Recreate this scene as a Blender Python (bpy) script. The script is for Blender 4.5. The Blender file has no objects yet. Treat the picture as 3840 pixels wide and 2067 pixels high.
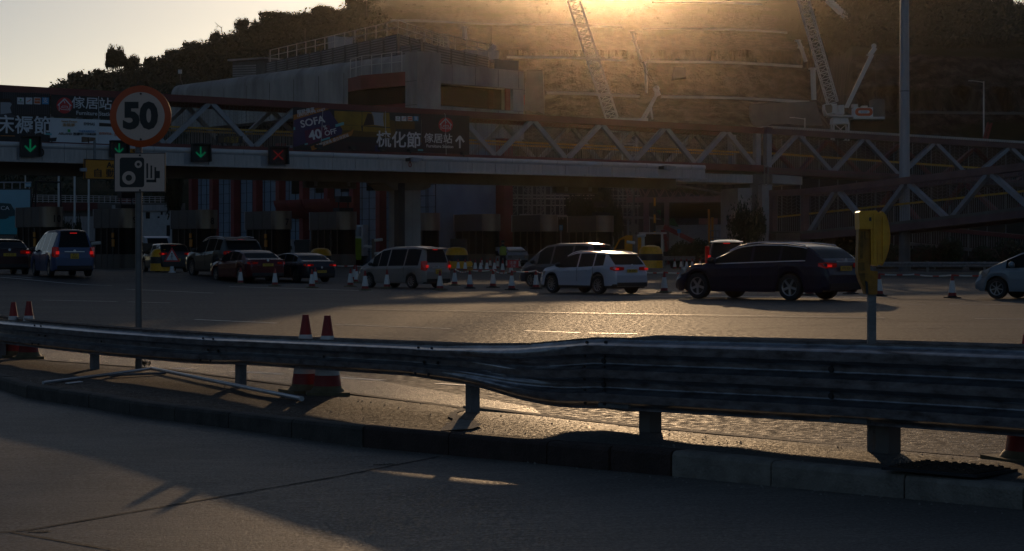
import bpy, math, random
from mathutils import Vector, Matrix, noise
R = math.radians
random.seed(7)
sc = bpy.context.scene
# ------------------------------------------------------------- camera, sky, sun, exposure
F, HZ, CH = 7467.0, 945.0, 1.45            # focal length in photo pixels, horizon row, eye height
cam_d = bpy.data.cameras.new('camera'); cam = bpy.data.objects.new('camera', cam_d)
sc.collection.objects.link(cam); sc.camera = cam
cam.location = (0, 0, CH); cam.rotation_euler = (R(90), 0, 0)
cam_d.sensor_width = 36; cam_d.lens = F / 3840 * 36
cam_d.shift_y = -(1033.5 - HZ) / 3840
cam_d.clip_start = 0.1; cam_d.clip_end = 6000
SUN_EL, SUN_AZ = 7.8, 2.9                  # low sun just above the frame, a little right of the view axis
w = bpy.data.worlds.new('World'); sc.world = w; w.use_nodes = True
nt = w.node_tree; bg = nt.nodes['Background']
sky = nt.nodes.new('ShaderNodeTexSky'); sky.sky_type = 'NISHITA'; sky.sun_disc = False
sky.sun_elevation = R(SUN_EL); sky.sun_rotation = R(SUN_AZ)
sky.altitude = 20; sky.air_density = 0.6; sky.dust_density = 0.5; sky.ozone_density = 1.2
nt.links.new(sky.outputs[0], bg.inputs[0]); bg.inputs[1].default_value = 0.12
sl = bpy.data.lights.new('sun', 'SUN'); sl.energy = 3.0; sl.angle = R(0.5); sl.color = (1.0, 0.66, 0.36)
so = bpy.data.objects.new('sun', sl); sc.collection.objects.link(so)
so.rotation_euler = (R(90 - SUN_EL), 0, R(180 - SUN_AZ)); so.location = (20, 300, 200)
sc.view_settings.view_transform = 'Standard'; sc.view_settings.look = 'None'
sc.view_settings.gamma = 1.0; sc.view_settings.exposure = -1.25
sc.cycles.volume_bounces = 0; sc.cycles.max_bounces = 6
sc.cycles.volume_max_steps = 64

# ------------------------------------------------------------- helpers
col = sc.collection
def W(px, py, D): return Vector(((px - 1920) / F * D, D, CH + (HZ - py) / F * D))
def sstep(t): t = max(0., min(1., t)); return t * t * (3 - 2 * t)
def gz(x, y): return 0.32 * sstep((-.616 * x + .788 * y - 79) / 10)
def G(px, py):                              # ground point under a photo pixel
    z = 0
    for _ in range(12):
        D = (CH - z) * F / (py - HZ); x = (px - 1920) / F * D; z = .5 * z + .5 * gz(x, D)
    return Vector((x, D, gz(x, D)))
def GD(px, D):
    x = (px - 1920) / F * D; return Vector((x, D, gz(x, D)))
def lerp(a, b, t): return a + (b - a) * t
def interp(tab, x):
    if x <= tab[0][0]: return tab[0][1]
    for (x0, y0), (x1, y1) in zip(tab, tab[1:]):
        if x <= x1: return y0 + (y1 - y0) * (x - x0) / (x1 - x0)
    return tab[-1][1]
class Pl:                                   # a vertical plane through two (photo column, depth) posts
    def __init__(s, a, da, b, db):
        s.a, s.b = 1 / da, (1 / db - 1 / da) / (b - a); s.x0 = a
        A, B = W(a, HZ, da), W(b, HZ, db); d = (B - A); d.z = 0
        s.dir = d.normalized(); s.n = Vector((s.dir.y, -s.dir.x, 0))      # n points to the camera
        s.ang = math.atan2(s.dir.y, s.dir.x)
    def D(s, px): return 1 / (s.a + s.b * (px - s.x0))
    def P(s, px, py, off=0): return W(px, py, s.D(px)) + s.n * off
    def Z(s, px, z, off=0):
        p = W(px, HZ, s.D(px)); p.z = z; return p + s.n * off
class MB:
    def __init__(s): s.v = []; s.f = []; s.m = []; s.mi = 0
    def add(s, vs, fs):
        o = len(s.v); s.v += [Vector(v) for v in vs]; s.f += [[i + o for i in f] for f in fs]; s.m += [s.mi] * len(fs)
    def box(s, c, d, rot=None, bev=0):
        x, y, z = d[0] / 2, d[1] / 2, d[2] / 2
        vs = [Vector(p) for p in ((-x,-y,-z),(x,-y,-z),(x,y,-z),(-x,y,-z),(-x,-y,z),(x,-y,z),(x,y,z),(-x,y,z))]
        if rot is not None:
            M = Matrix.Rotation(rot, 3, 'Z') if isinstance(rot, (int, float)) else rot
            vs = [M @ v for v in vs]
        s.add([v + Vector(c) for v in vs], [(0,3,2,1),(4,5,6,7),(0,1,5,4),(1,2,6,5),(2,3,7,6),(3,0,4,7)])
    def bar(s, a, b, w, h, up=Vector((0,0,1))):
        a, b = Vector(a), Vector(b); d = (b - a).normalized()
        x = d.cross(Vector(up))
        x = Vector((1,0,0)) if x.length < 1e-4 else x.normalized()
        u = x.cross(d).normalized()
        q = [x*w/2+u*h/2, -x*w/2+u*h/2, -x*w/2-u*h/2, x*w/2-u*h/2]
        s.add([a+k for k in q] + [b+k for k in q], [(0,1,2,3),(7,6,5,4),(0,4,5,1),(1,5,6,2),(2,6,7,3),(3,7,4,0)])
    def tube(s, a, b, r, n=8, r2=None, cap=True):
        a, b = Vector(a), Vector(b); d = (b - a)
        if d.length < 1e-6: return
        d.normalize(); x = d.orthogonal().normalized(); y = d.cross(x); r2 = r if r2 is None else r2
        ring = lambda c, rr: [c + x*rr*math.cos(2*math.pi*i/n) + y*rr*math.sin(2*math.pi*i/n) for i in range(n)]
        fs = [(i, (i+1) % n, n+(i+1) % n, n+i) for i in range(n)]
        if cap: fs += [tuple(range(n-1,-1,-1)), tuple(range(n, 2*n))]
        s.add(ring(a, r) + ring(b, r2), fs)
    def path(s, pts, r, n=7):
        for a, b in zip(pts, pts[1:]): s.tube(a, b, r, n)
    def lathe(s, prof, n=20, M=None, sq=None):
        vs = []; fs = []
        for (r, z) in prof:
            for i in range(n):
                t = 2*math.pi*i/n; v = Vector((r*math.cos(t), r*math.sin(t), z)); vs.append(M @ v if M else v)
        for k in range(len(prof)-1):
            for i in range(n):
                j = (i+1) % n; fs.append((k*n+i, k*n+j, (k+1)*n+j, (k+1)*n+i))
        fs.append(tuple(range(n-1,-1,-1))); o = (len(prof)-1)*n; fs.append(tuple(range(o, o+n)))
        s.add(vs, fs)
    def prism(s, pts, back):                # polygon of 3D points extruded by the vector back
        pts = [Vector(p) for p in pts]; n = len(pts); bk = Vector(back)
        s.add(pts + [p + bk for p in pts], [tuple(range(n)), tuple(range(2*n-1, n-1, -1))] +
              [(i, n+i, n+(i+1) % n, (i+1) % n) for i in range(n)])
    def pp(s, pl, pts, th=.1, off=0):       # the same from photo pixels on a plane, th metres thick
        s.prism([pl.P(x, y, off) for x, y in pts], -pl.n * th)
    def beam(s, pl, a, b, wpx, th=.3, off=0):
        A, B = pl.P(*a, off), pl.P(*b, off); d = (B - A).normalized(); u = d.cross(pl.n).normalized()
        h = wpx / F * pl.D((a[0]+b[0])/2) / 2
        s.prism([A+u*h, B+u*h, B-u*h, A-u*h], -pl.n * th)
    def build(s, name, mat, parent=None, smooth=None, world=False):
        me = bpy.data.meshes.new(name)
        o = parent.location if (parent is not None and world) else Vector((0,0,0))
        me.from_pydata([v - o for v in s.v], [], s.f)
        mats = mat if isinstance(mat, list) else [mat]
        for m_ in mats: me.materials.append(m_)
        if len(mats) > 1:
            me.polygons.foreach_set('material_index', s.m)
        me.validate(); me.update()
        import bmesh
        bm = bmesh.new(); bm.from_mesh(me); bmesh.ops.recalc_face_normals(bm, faces=bm.faces); bm.to_mesh(me); bm.free()
        if smooth is not None:
            me.polygons.foreach_set('use_smooth', [True]*len(me.polygons)); me.set_sharp_from_angle(angle=R(smooth))
        ob = bpy.data.objects.new(name, me); col.objects.link(ob)
        if parent is not None: ob.parent = parent
        return ob
def tag(o, label=None, cat=None, group=None, kind=None):
    if label: o['label'] = label
    if cat: o['category'] = cat
    if group: o['group'] = group
    if kind: o['kind'] = kind
    return o
def thing(name, label, cat, loc=(0,0,0), rz=0, group=None, s=1):
    o = bpy.data.objects.new(name, None); col.objects.link(o); o.empty_display_size = .2
    o.location = loc; o.rotation_euler = (0,0,rz); o.scale = (s,s,s)
    return tag(o, label, cat, group)
def dup(root, loc, rz=None, label=None, s=None):
    r = root.copy(); col.objects.link(r); r.location = loc
    if rz is not None: r.rotation_euler = (0,0,rz)
    if s is not None: r.scale = (s,s,s)
    if label: r['label'] = label
    def rec(src, dst):
        for ch in list(src.children):
            if ch.parent is src:
                c = ch.copy(); col.objects.link(c); c.parent = dst; rec(ch, c)
    rec(root, r); return r

# ------------------------------------------------------------- materials
def pm(name, c, rough=.6, metal=0., var=0., vs=3., bump=0., bs=20., emit=None, es=1., coat=0., stretch=None, c2=None, spec=None, coord='Object', alpha=None, trans=None):
    m = bpy.data.materials.new(name); m.use_nodes = True; n = m.node_tree; b = n.nodes['Principled BSDF']
    b.inputs['Base Color'].default_value = (*c, 1); b.inputs['Roughness'].default_value = rough; b.inputs['Metallic'].default_value = metal
    if coat: b.inputs['Coat Weight'].default_value = coat; b.inputs['Coat Roughness'].default_value = .05
    if spec is not None: b.inputs['Specular IOR Level'].default_value = spec
    if trans: b.inputs['Transmission Weight'].default_value = trans
    if emit: b.inputs['Emission Color'].default_value = (*emit, 1); b.inputs['Emission Strength'].default_value = es
    if var or bump or c2:
        tc = n.nodes.new('ShaderNodeTexCoord'); mp = n.nodes.new('ShaderNodeMapping'); n.links.new(tc.outputs[coord], mp.inputs[0])
        if stretch: mp.inputs['Scale'].default_value = stretch
        if var or c2:
            t = n.nodes.new('ShaderNodeTexNoise'); t.inputs['Scale'].default_value = vs; t.inputs['Detail'].default_value = 8; t.inputs['Roughness'].default_value = .65
            n.links.new(mp.outputs[0], t.inputs[0])
            r = n.nodes.new('ShaderNodeValToRGB'); r.color_ramp.elements[0].position = .32; r.color_ramp.elements[1].position = .68
            a_ = c2 if c2 else tuple(x*(1-var) for x in c); b_ = c if c2 else tuple(min(1, x*(1+var)) for x in c)
            r.color_ramp.elements[0].color = (*a_, 1); r.color_ramp.elements[1].color = (*b_, 1)
            n.links.new(t.outputs[0], r.inputs[0]); n.links.new(r.outputs[0], b.inputs['Base Color'])
        if bump:
            t2 = n.nodes.new('ShaderNodeTexNoise'); t2.inputs['Scale'].default_value = bs; t2.inputs['Detail'].default_value = 6
            n.links.new(mp.outputs[0], t2.inputs[0]); bp = n.nodes.new('ShaderNodeBump'); bp.inputs['Strength'].default_value = min(1, bump); bp.inputs['Distance'].default_value = max(.02, .02*bump)
            n.links.new(t2.outputs[0], bp.inputs['Height']); n.links.new(bp.outputs[0], b.inputs['Normal'])
    return m
M = {}
M['asphalt'] = pm('asphalt', (.075,.07,.065), .66, var=.28, vs=.5, bump=1.4, bs=26, spec=.35)
M['asphalt_patch'] = pm('asphalt_patch', (.04,.038,.036), .7, var=.3, vs=2, bump=1, bs=40)
M['coarse'] = pm('coarse_asphalt', (.055,.052,.05), .5, var=.5, vs=60, bump=2, bs=42)
M['concrete_lane'] = pm('concrete_lane', (.15,.14,.125), .62, var=.22, vs=1.1, bump=.7, bs=70, stretch=(1,1,1))
M['joint'] = pm('joint_tar', (.012,.011,.01), .8)
M['island_soil'] = pm('island_soil', (.10,.062,.035), .85, var=.45, vs=2.2, bump=1, bs=45)
M['island_conc'] = pm('island_concrete', (.20,.18,.155), .8, var=.25, vs=2.5, bump=.9, bs=40)
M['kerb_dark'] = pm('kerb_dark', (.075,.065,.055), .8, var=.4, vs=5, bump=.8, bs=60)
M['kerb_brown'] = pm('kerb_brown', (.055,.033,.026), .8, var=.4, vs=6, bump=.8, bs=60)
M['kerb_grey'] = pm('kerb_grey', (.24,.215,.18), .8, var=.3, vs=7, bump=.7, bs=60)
M['mortar'] = pm('mortar', (.25,.23,.2), .85, var=.2, vs=8, bump=.8, bs=40)
M['line'] = pm('road_paint', (.75,.73,.68), .45, var=.3, vs=6, bump=.4, bs=60)
M['galv'] = pm('galvanised_steel', (.40,.42,.46), .28, .8, vs=6, bump=.18, bs=7, c2=(.13,.125,.13), stretch=(1,1,3))
M['galv_dull'] = pm('galvanised_dull', (.24,.24,.25), .6, .5, var=.3, vs=6, bump=.3, bs=30)
M['post'] = pm('post_steel', (.20,.20,.20), .7, .2, var=.3, vs=8, bump=.4, bs=40)
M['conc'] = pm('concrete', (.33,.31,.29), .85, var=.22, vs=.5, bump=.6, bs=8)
M['conc_old'] = pm('weathered_concrete', (.52,.49,.46), .85, c2=(.22,.205,.19), vs=.35, bump=.6, bs=6, stretch=(1,1,.28))
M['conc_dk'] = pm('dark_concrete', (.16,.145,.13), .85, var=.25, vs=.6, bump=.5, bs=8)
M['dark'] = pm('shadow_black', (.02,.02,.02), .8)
M['blackmetal'] = pm('black_metal', (.022,.022,.024), .5, var=.3, vs=5)
M['maroon'] = pm('maroon_paint', (.16,.045,.04), .6, var=.25, vs=.6, bump=.2, bs=5)
M['maroon2'] = pm('faded_maroon_paint', (.17,.10,.10), .65, var=.25, vs=.6, bump=.2, bs=5)
M['red'] = pm('red_render', (.22,.04,.035), .7, var=.25, vs=.8, bump=.3, bs=8)
M['greysteel'] = pm('grey_painted_steel', (.30,.31,.34), .5, .1, var=.15, vs=1.5)
M['yellowrail'] = pm('yellow_paint', (.55,.30,.03), .55, var=.2, vs=3)
M['tile'] = pm('blue_tile', (.20,.27,.34), .5, var=.15, vs=.6)
M['fascia'] = pm('fascia_panel', (.46,.43,.42), .6, var=.18, vs=2.2, stretch=(3,3,.35), bump=.2, bs=4)
M['pipe'] = pm('fascia_pipe', (.58,.56,.56), .35, .2, var=.12, vs=1.5)
M['boothglass'] = pm('booth_glass', (.012,.012,.012), .35, 0, spec=.12)
M['booth'] = pm('booth_cladding', (.13,.112,.10), .5, .3, var=.12, vs=1.5)
M['boothend'] = pm('booth_steel_end', (.27,.22,.185), .34, .75, var=.1, vs=1)
M['glass'] = pm('dark_glass', (.012,.014,.016), .06, 0, spec=.8)
M['carglass'] = pm('car_glass', (.014,.018,.02), .06, 0, spec=.32)
M['carglass'].node_tree.nodes['Principled BSDF'].inputs['IOR'].default_value = 1.2
M['rubber'] = pm('rubber', (.018,.018,.018), .75)
M['rim'] = pm('alloy_rim', (.38,.38,.39), .3, .9)
M['chrome'] = pm('chrome', (.7,.7,.74), .32, .9)
M['plastic'] = pm('black_plastic', (.02,.02,.021), .5)
M['white'] = pm('white_paint', (.62,.61,.6), .5, var=.1, vs=2)
M['whitevinyl'] = pm('white_vinyl', (.62,.64,.68), .5, var=.06, vs=1)
M['blackvinyl'] = pm('black_vinyl', (.018,.018,.02), .5, var=.3, vs=.6)
M['maroonvinyl'] = pm('maroon_vinyl', (.035,.018,.02), .5, var=.3, vs=.6)
M['logo_red'] = pm('logo_red', (.55,.03,.03), .5)
M['ink'] = pm('black_ink', (.02,.02,.02), .55)
M['cone_red'] = pm('cone_red', (.27,.012,.009), .5, var=.25, vs=6, emit=None)
M['cone_white'] = pm('cone_sleeve', (.60,.58,.56), .45, var=.15, vs=12)
M['cone_base'] = pm('cone_base', (.14,.11,.055), .7, var=.3, vs=10)
M['sign_red'] = pm('sign_red', (.55,.085,.015), .5, var=.08, vs=4)
M['sign_white'] = pm('sign_white', (.60,.44,.36), .5, var=.06, vs=4)
M['orange'] = pm('orange_sign', (.60,.24,.015), .5, var=.1, vs=3)
M['yellow'] = pm('yellow_plastic', (.75,.35,.01), .42, var=.2, vs=9, bump=.15, bs=30)
M['yellow_old'] = pm('worn_yellow', (.46,.20,.012), .6, c2=(.20,.09,.015), vs=14, bump=.4, bs=40)
M['green_led'] = pm('green_led', (.0,.05,.02), .4, emit=(.0,1,.42), es=.12)
M['red_led'] = pm('red_led', (.1,.0,.0), .4, emit=(1,.03,.02), es=.12)
M['dim_led'] = pm('clock_led', (.1,.08,.0), .4, emit=(.8,.7,.1), es=.10)
M['tail'] = pm('tail_light_lit', (.3,.0,.0), .3, emit=(1,.02,.015), es=.7)
M['tail_dim'] = pm('tail_light', (.25,.008,.006), .15, emit=(1,.02,.01), es=.05)
M['headlamp'] = pm('headlamp_glass', (.5,.5,.5), .1, .6)
M['plate'] = pm('yellow_plate', (.55,.33,.03), .5)
M['bark'] = pm('bark', (.07,.05,.035), .9, var=.3, vs=6)
M['leaf'] = pm('leaves', (.032,.042,.016), .7, c2=(.014,.02,.008), vs=.6, var=.3)
M['shrub'] = pm('shrub_leaves', (.035,.055,.02), .7, c2=(.016,.026,.01), vs=1.5, var=.3)
M['cranewhite'] = pm('crane_paint', (.55,.54,.52), .5, var=.1, vs=1)
M['scaff'] = pm('scaffold_steel', (.20,.185,.175), .5, .4)
M['bench'] = pm('bench_wall', (.60,.57,.52), .85, var=.25, vs=.15)
M['lime'] = pm('lime_truck', (.35,.52,.03), .45, var=.1, vs=1)
M['tape_red'] = pm('tape_red', (.45,.03,.02), .5)
M['skin'] = pm('skin', (.32,.19,.13), .6)
M['hivis'] = pm('hivis_vest', (.20,.27,.03), .7)
M['shirt'] = pm('lilac_shirt', (.25,.24,.40), .8)
M['trouser'] = pm('dark_trousers', (.012,.012,.015), .85)
def surf_mat(name, c0, c1, fine, big, rot, stretch, bump, rough=(.4,.8), stain=.5):
    m = bpy.data.materials.new(name); m.use_nodes = True; n = m.node_tree; b = n.nodes['Principled BSDF']; b.inputs['Specular IOR Level'].default_value = .4
    tc = n.nodes.new('ShaderNodeTexCoord'); mp = n.nodes.new('ShaderNodeMapping'); mp.inputs['Rotation'].default_value = (0,0,rot); mp.inputs['Scale'].default_value = stretch; n.links.new(tc.outputs['Object'], mp.inputs[0])
    def nz(sc_, det, src, r=.6):
        t = n.nodes.new('ShaderNodeTexNoise'); t.inputs['Scale'].default_value = sc_; t.inputs['Detail'].default_value = det; t.inputs['Roughness'].default_value = r; n.links.new(src, t.inputs[0]); return t.outputs[0]
    def ramp(src, p0, p1, v0, v1):
        r = n.nodes.new('ShaderNodeMapRange'); r.inputs[1].default_value = p0; r.inputs[2].default_value = p1; r.inputs[3].default_value = v0; r.inputs[4].default_value = v1; n.links.new(src, r.inputs[0]); return r.outputs[0]
    def math_(op, a_, b_):
        r = n.nodes.new('ShaderNodeMath'); r.operation = op; n.links.new(a_, r.inputs[0])
        if isinstance(b_, (int, float)): r.inputs[1].default_value = b_
        else: n.links.new(b_, r.inputs[1])
        return r.outputs[0]
    O = tc.outputs['Object']
    f = nz(fine, 3, O, .8); s_ = nz(1, 5, mp.outputs[0]); g = nz(big, 6, O)
    fac = math_('ADD', math_('MULTIPLY', ramp(f, .3, .7, 0, 1), .55), math_('MULTIPLY', ramp(s_, .36, .62, 0, 1), .45))
    fac = math_('MULTIPLY', fac, ramp(g, .35, .62, 1-stain, 1))
    mx = n.nodes.new('ShaderNodeMix'); mx.data_type = 'RGBA'; n.links.new(fac, mx.inputs[0]); mx.inputs[6].default_value = (*c0, 1); mx.inputs[7].default_value = (*c1, 1); n.links.new(mx.outputs[2], b.inputs['Base Color'])
    n.links.new(ramp(nz(fine*.8, 2, O), .38, .62, rough[1], rough[0]), b.inputs['Roughness'])
    bp = n.nodes.new('ShaderNodeBump'); bp.inputs['Strength'].default_value = 1; bp.inputs['Distance'].default_value = bump; n.links.new(math_('ADD', f, math_('MULTIPLY', s_, 1.2)), bp.inputs['Height']); n.links.new(bp.outputs[0], b.inputs['Normal'])
    return m
M['asphalt'] = surf_mat('asphalt', (.026,.024,.022), (.125,.114,.10), 14, .22, R(28.6), (.05,1.5,1), .03, (.56,.9), .5)
M['coarse'] = surf_mat('coarse_asphalt', (.015,.014,.014), (.12,.115,.105), 55, .6, 0, (3,3,1), .03, (.35,.7), .3)
M['concrete_lane'] = surf_mat('concrete_lane', (.068,.06,.051), (.27,.235,.195), 60, .7, R(-25), (2.2,60,1), .006, (.5,.8), .5)
M['island_soil'] = surf_mat('island_soil', (.018,.011,.007), (.105,.065,.038), 40, .9, R(-20), (3,14,1), .02, (.55,.9), .6)
M['island_conc'] = surf_mat('island_concrete', (.05,.045,.04), (.18,.165,.14), 50, .9, R(-25), (3,40,1), .012, (.5,.85), .55)
def paint(name, c, rough=.35): return pm(name, c, rough, .15, coat=.5)

def text(body, size, mat, parent, loc, rot, ext=.002, off=0., sx=1, align='CENTER', name='lettering', shear=0):
    cu = bpy.data.curves.new('t', 'FONT'); cu.body = body; cu.size = size; cu.extrude = ext; cu.offset = off; cu.resolution_u = 3
    cu.align_x = align; cu.align_y = 'CENTER'; cu.shear = shear
    o = bpy.data.objects.new('t', cu); col.objects.link(o); bpy.context.view_layer.update()
    me = bpy.data.meshes.new_from_object(o.evaluated_get(bpy.context.evaluated_depsgraph_get())); me.name = name
    bpy.data.objects.remove(o); me.materials.clear(); me.materials.append(mat)
    ob = bpy.data.objects.new(name, me); col.objects.link(ob); ob.parent = parent
    ob.location = Vector(loc); ob.rotation_euler = rot; ob.scale = (sx, 1, 1); return ob
def ptext(body, pl, px, py, hpx, mat, parent, off=.03, tilt=0, sx=1, bold=0, align='CENTER', name='lettering'):
    D = pl.D(px); p = pl.P(px, py, off) - parent.location
    size = hpx / F * D / .72
    M3 = (Matrix.Rotation(pl.ang, 4, 'Z') @ Matrix.Rotation(R(90), 4, 'X') @ Matrix.Rotation(tilt, 4, 'Z'))
    return text(body, size, mat, parent, p, M3.to_euler(), ext=.01, off=bold*size, sx=sx, align=align, name=name)
# ------------------------------------------------------------- ground, roads, island
def wpt(px, py, z): D = (CH - z) * F / (py - HZ); return ((px-1920)/F*D, D)
KZP = [(0,.07),(800,.07),(1361,.10),(1700,.12),(2051,.14),(2350,.16),(3840,.18)]
LZP = [(0,-.07),(1361,-.07),(2051,-.02),(2515,0),(3840,.05)]
KF = [wpt(x, y, interp(KZP, x)) for x, y in ((0,1413),(101,1443),(212,1459),(333,1476),(485,1501),(656,1522),(858,1544),(1095,1570),(1361,1596),(1681,1623),(2051,1655),(2285,1672),(2515,1692),(2890,1730),(3392,1778),(3840,1822))]
KF = [(-16,45),(-11,33),(-8,26.5)] + KF + [(4.2,9.4),(6.2,6.6),(9,3.2),(12,-1)]
KB = [wpt(x, y, min(.14, interp(KZP, x))) for x, y in ((0,1342),(172,1352),(606,1383),(1060,1438),(1290,1471),(1736,1530),(2100,1568),(2400,1601),(3155,1671),(3744,1719))]
KB = [(-17,53),(-12,40),(-8.5,31)] + KB + [(5.6,9.9),(7.6,6.9),(10.4,3.2),(13.4,-1)]
KB[3] = (-6.45, 25.1) if KB[3][1] < 20 else KB[3]
KXZ = [(KF[3+i][0], interp(KZP, p)) for i, p in enumerate((0,101,212,333,485,656,858,1095,1361,1681,2051,2285,2515,2890,3392,3840))]
LXZ = [(KF[3+i][0], interp(LZP, p)) for i, p in enumerate((0,101,212,333,485,656,858,1095,1361,1681,2051,2285,2515,2890,3392,3840))]
kz = lambda x: interp(KXZ, x)
lz = lambda x: interp(LXZ, x)
kfy = lambda x: interp(KF, x)
kby = lambda x: interp(KB, x)
def frange(a, b, n): return [a + (b-a)*i/(n-1) for i in range(n)]
# main carriageway sheet
xs = frange(-300, -20, 22) + frange(-19, 19, 140) + frange(20, 300, 22)
ys = frange(-30, 2, 6) + frange(2.5, 40, 150) + frange(41, 100, 80) + frange(102, 240, 50) + frange(260, 2500, 12)
mb = MB(); vs = []
for y in ys:
    for x in xs:
        ym = (kfy(x) + kby(x)) / 2 if -16 < x < 12 else (45 if x <= -16 else -30)
        t = sstep((y - ym) / .3 + .5)
        vs.append((x, y, lerp(-.9, gz(x, y), t)))
n = len(xs); mb.add(vs, [(j*n+i, j*n+i+1, (j+1)*n+i+1, (j+1)*n+i) for j in range(len(ys)-1) for i in range(n-1)])
tag(mb.build('road', M['asphalt'], smooth=60), kind='structure')
# near concrete lane: falls gently towards the camera
def lanez(x, y): return lz(x) - .009 * max(0, (kfy(max(-16, min(12, x))) - y) * .72)
mb = MB(); vs = []; cols_ = frange(-15.9, 11.9, 120); rows = frange(0, 1, 30)
for t in rows:
    for x in cols_:
        y0 = kfy(x) + .03; y = lerp(y0, -6, t ** 1.3 if y0 > 0 else t); vs.append((x, y, lanez(x, y)))
n = len(cols_); mb.add(vs, [(j*n+i, (j+1)*n+i, (j+1)*n+i+1, j*n+i+1) for j in range(29) for i in range(n-1)])
tag(mb.build('concrete_lane', M['concrete_lane'], smooth=60), kind='structure')
def lp(px, py):                             # pixel -> near lane
    z = 0
    for _ in range(12): D = (CH - z) * F / (py - HZ); x = (px-1920)/F*D; z = .5*z + .5*lanez(x, D)
    return Vector((x, D, z))
mb = MB()
def groove(p, wd, f, lift=.004, seg=40, jit=.006):
    for a, b in zip(p, p[1:]):
        A, B = f(*a), f(*b); d = (B-A); d.z = 0; nn = Vector((-d.y, d.x, 0)).normalized(); L = []; Rr = []
        for i in range(seg+1):
            c = A.lerp(B, i/seg); c.z = lanez(c.x, c.y) + lift if f is lp else gz(c.x, c.y) + lift
            j1, j2 = random.uniform(-jit, jit), random.uniform(-jit, jit)
            L.append(c + nn*(wd/2+j1)); Rr.append(c - nn*(wd/2+j2))
        mb.add(L + Rr, [(i, i+1, seg+2+i, seg+1+i) for i in range(seg)])
groove([(-40,2003),(110,1988),(1500,1742),(1645,1714)], .028, lp)
groove([(44,1997),(442,2067),(900,2160)], .02, lp)
groove([(110,1994),(185,1995)], .05, lp, jit=.02)
groove([(1400,1745),(1480,1742)], .045, lp, jit=.02)
tag(mb.build('lane_joint', M['joint']), kind='structure')
# island top: brown worn surface on the left, concrete on the right
def strip(name, mat, x0, x1, za=-.004, zb=-.01, inset=.14, n=60, x1b=None):
    m = MB(); vs = []; K = 8
    for i in range(n+1):
        x = lerp(x0, x1, i/n); xb = lerp(x0, x1 if x1b is None else x1b, i/n)
        a = Vector((x, kfy(x) + inset*1.4, kz(x)+za)); b = Vector((xb, kby(xb)+.06, min(.14, kz(x))+zb))
        for k in range(K+1):
            p = a.lerp(b, k/K); p.z += .035*math.sin(math.pi*k/K) + .008*noise.noise(p*1.7); vs.append(p)
    m.add(vs, [(i*(K+1)+k, i*(K+1)+k+1, (i+1)*(K+1)+k+1, (i+1)*(K+1)+k) for i in range(n) for k in range(K)])
    return tag(m.build(name, mat, smooth=60), kind='structure')
strip('traffic_island', M['island_soil'], -15.8, -.45, n=150)
strip('island_concrete', M['island_conc'], -.45, 11.8, n=120)
def isz(x, y):                              # island surface height
    k0, k1 = kfy(x)+.2, kby(x); t = max(0, min(1, (y-k0)/(k1-k0))); return lerp(kz(x)-.004, min(.14, kz(x))-.01, t) + .035*math.sin(math.pi*t) + .012
mb = MB()                                   # pale mortar smear where the two surfaces meet
k0, k1 = kfy(-.45), kby(-.45); L_ = []; R__ = []
for i in range(25):
    t = i/24; y = lerp(k0+.16, k1-.05, t); x = -.45 + .03*math.sin(9*t); wv = .03 + .10*abs(noise.noise(Vector((t*6,1,0)))) + (.12 if t < .25 else 0)
    L_.append((x-wv*.5, y, isz(x-wv*.5, y)-.003)); R__.append((x+wv, y, isz(x+wv, y)-.003))
mb.add(L_+R__, [(i, i+1, 26+i, 25+i) for i in range(24)])
tag(mb.build('island_mortar', M['mortar']), kind='structure')
# kerb stones
def kerbseg(m, a, b, wd=.14, top=.14, zb=-.2, gap=.008):
    top = kz((a[0]+b[0])/2); tA, tB = kz(a[0]), kz(b[0])
    a, b = Vector((*a, 0)), Vector((*b, 0)); d = (b-a).normalized(); a = a + d*gap; b = b - d*gap
    nn = Vector((-d.y, d.x, 0));
    if nn.y < 0: nn = -nn
    prof = [(0,zb),(.0,top-.03),(.012,top-.008),(.035,top),(wd,top),(wd,zb)]
    j = random.uniform(-.006,.006)
    n = len(prof); m.add([a + nn*(u+j) + Vector((0,0,v+j*.5+(tA-top if v > 0 else 0))) for u, v in prof] + [b + nn*(u+j) + Vector((0,0,v+j*.5+(tB-top if v > 0 else 0))) for u, v in prof],
        [tuple(range(n)), tuple(range(2*n-1, n-1, -1))] + [(i, i+1, n+i+1, n+i) for i in range(n-1)])
mk = {0: MB(), 1: MB(), 2: MB()}
px_of = lambda p: 1920 + p[0]/p[1]*F if p[1] > 1 else 9999
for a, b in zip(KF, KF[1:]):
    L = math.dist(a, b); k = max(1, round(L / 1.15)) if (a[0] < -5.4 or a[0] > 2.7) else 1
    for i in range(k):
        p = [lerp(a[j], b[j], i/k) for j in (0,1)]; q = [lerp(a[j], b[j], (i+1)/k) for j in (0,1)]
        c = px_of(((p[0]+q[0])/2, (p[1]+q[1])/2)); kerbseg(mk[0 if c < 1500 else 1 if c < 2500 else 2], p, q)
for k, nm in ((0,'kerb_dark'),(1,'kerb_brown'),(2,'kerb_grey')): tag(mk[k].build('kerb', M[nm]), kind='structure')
mb = MB()                                   # rear kerb, its pale top edge
for a, b in zip(KB, KB[1:]):
    if a[0] < -.5: continue
    a3, b3 = Vector((*a, .04)), Vector((*b, .04)); d = (b3-a3).normalized(); nn = Vector((-d.y, d.x, 0))
    mb.prism([a3, b3, b3+Vector((0,0,.10)), a3+Vector((0,0,.10))], nn*.11)
tag(mb.build('kerb', M['kerb_grey']), kind='structure')
mb = MB()
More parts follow.
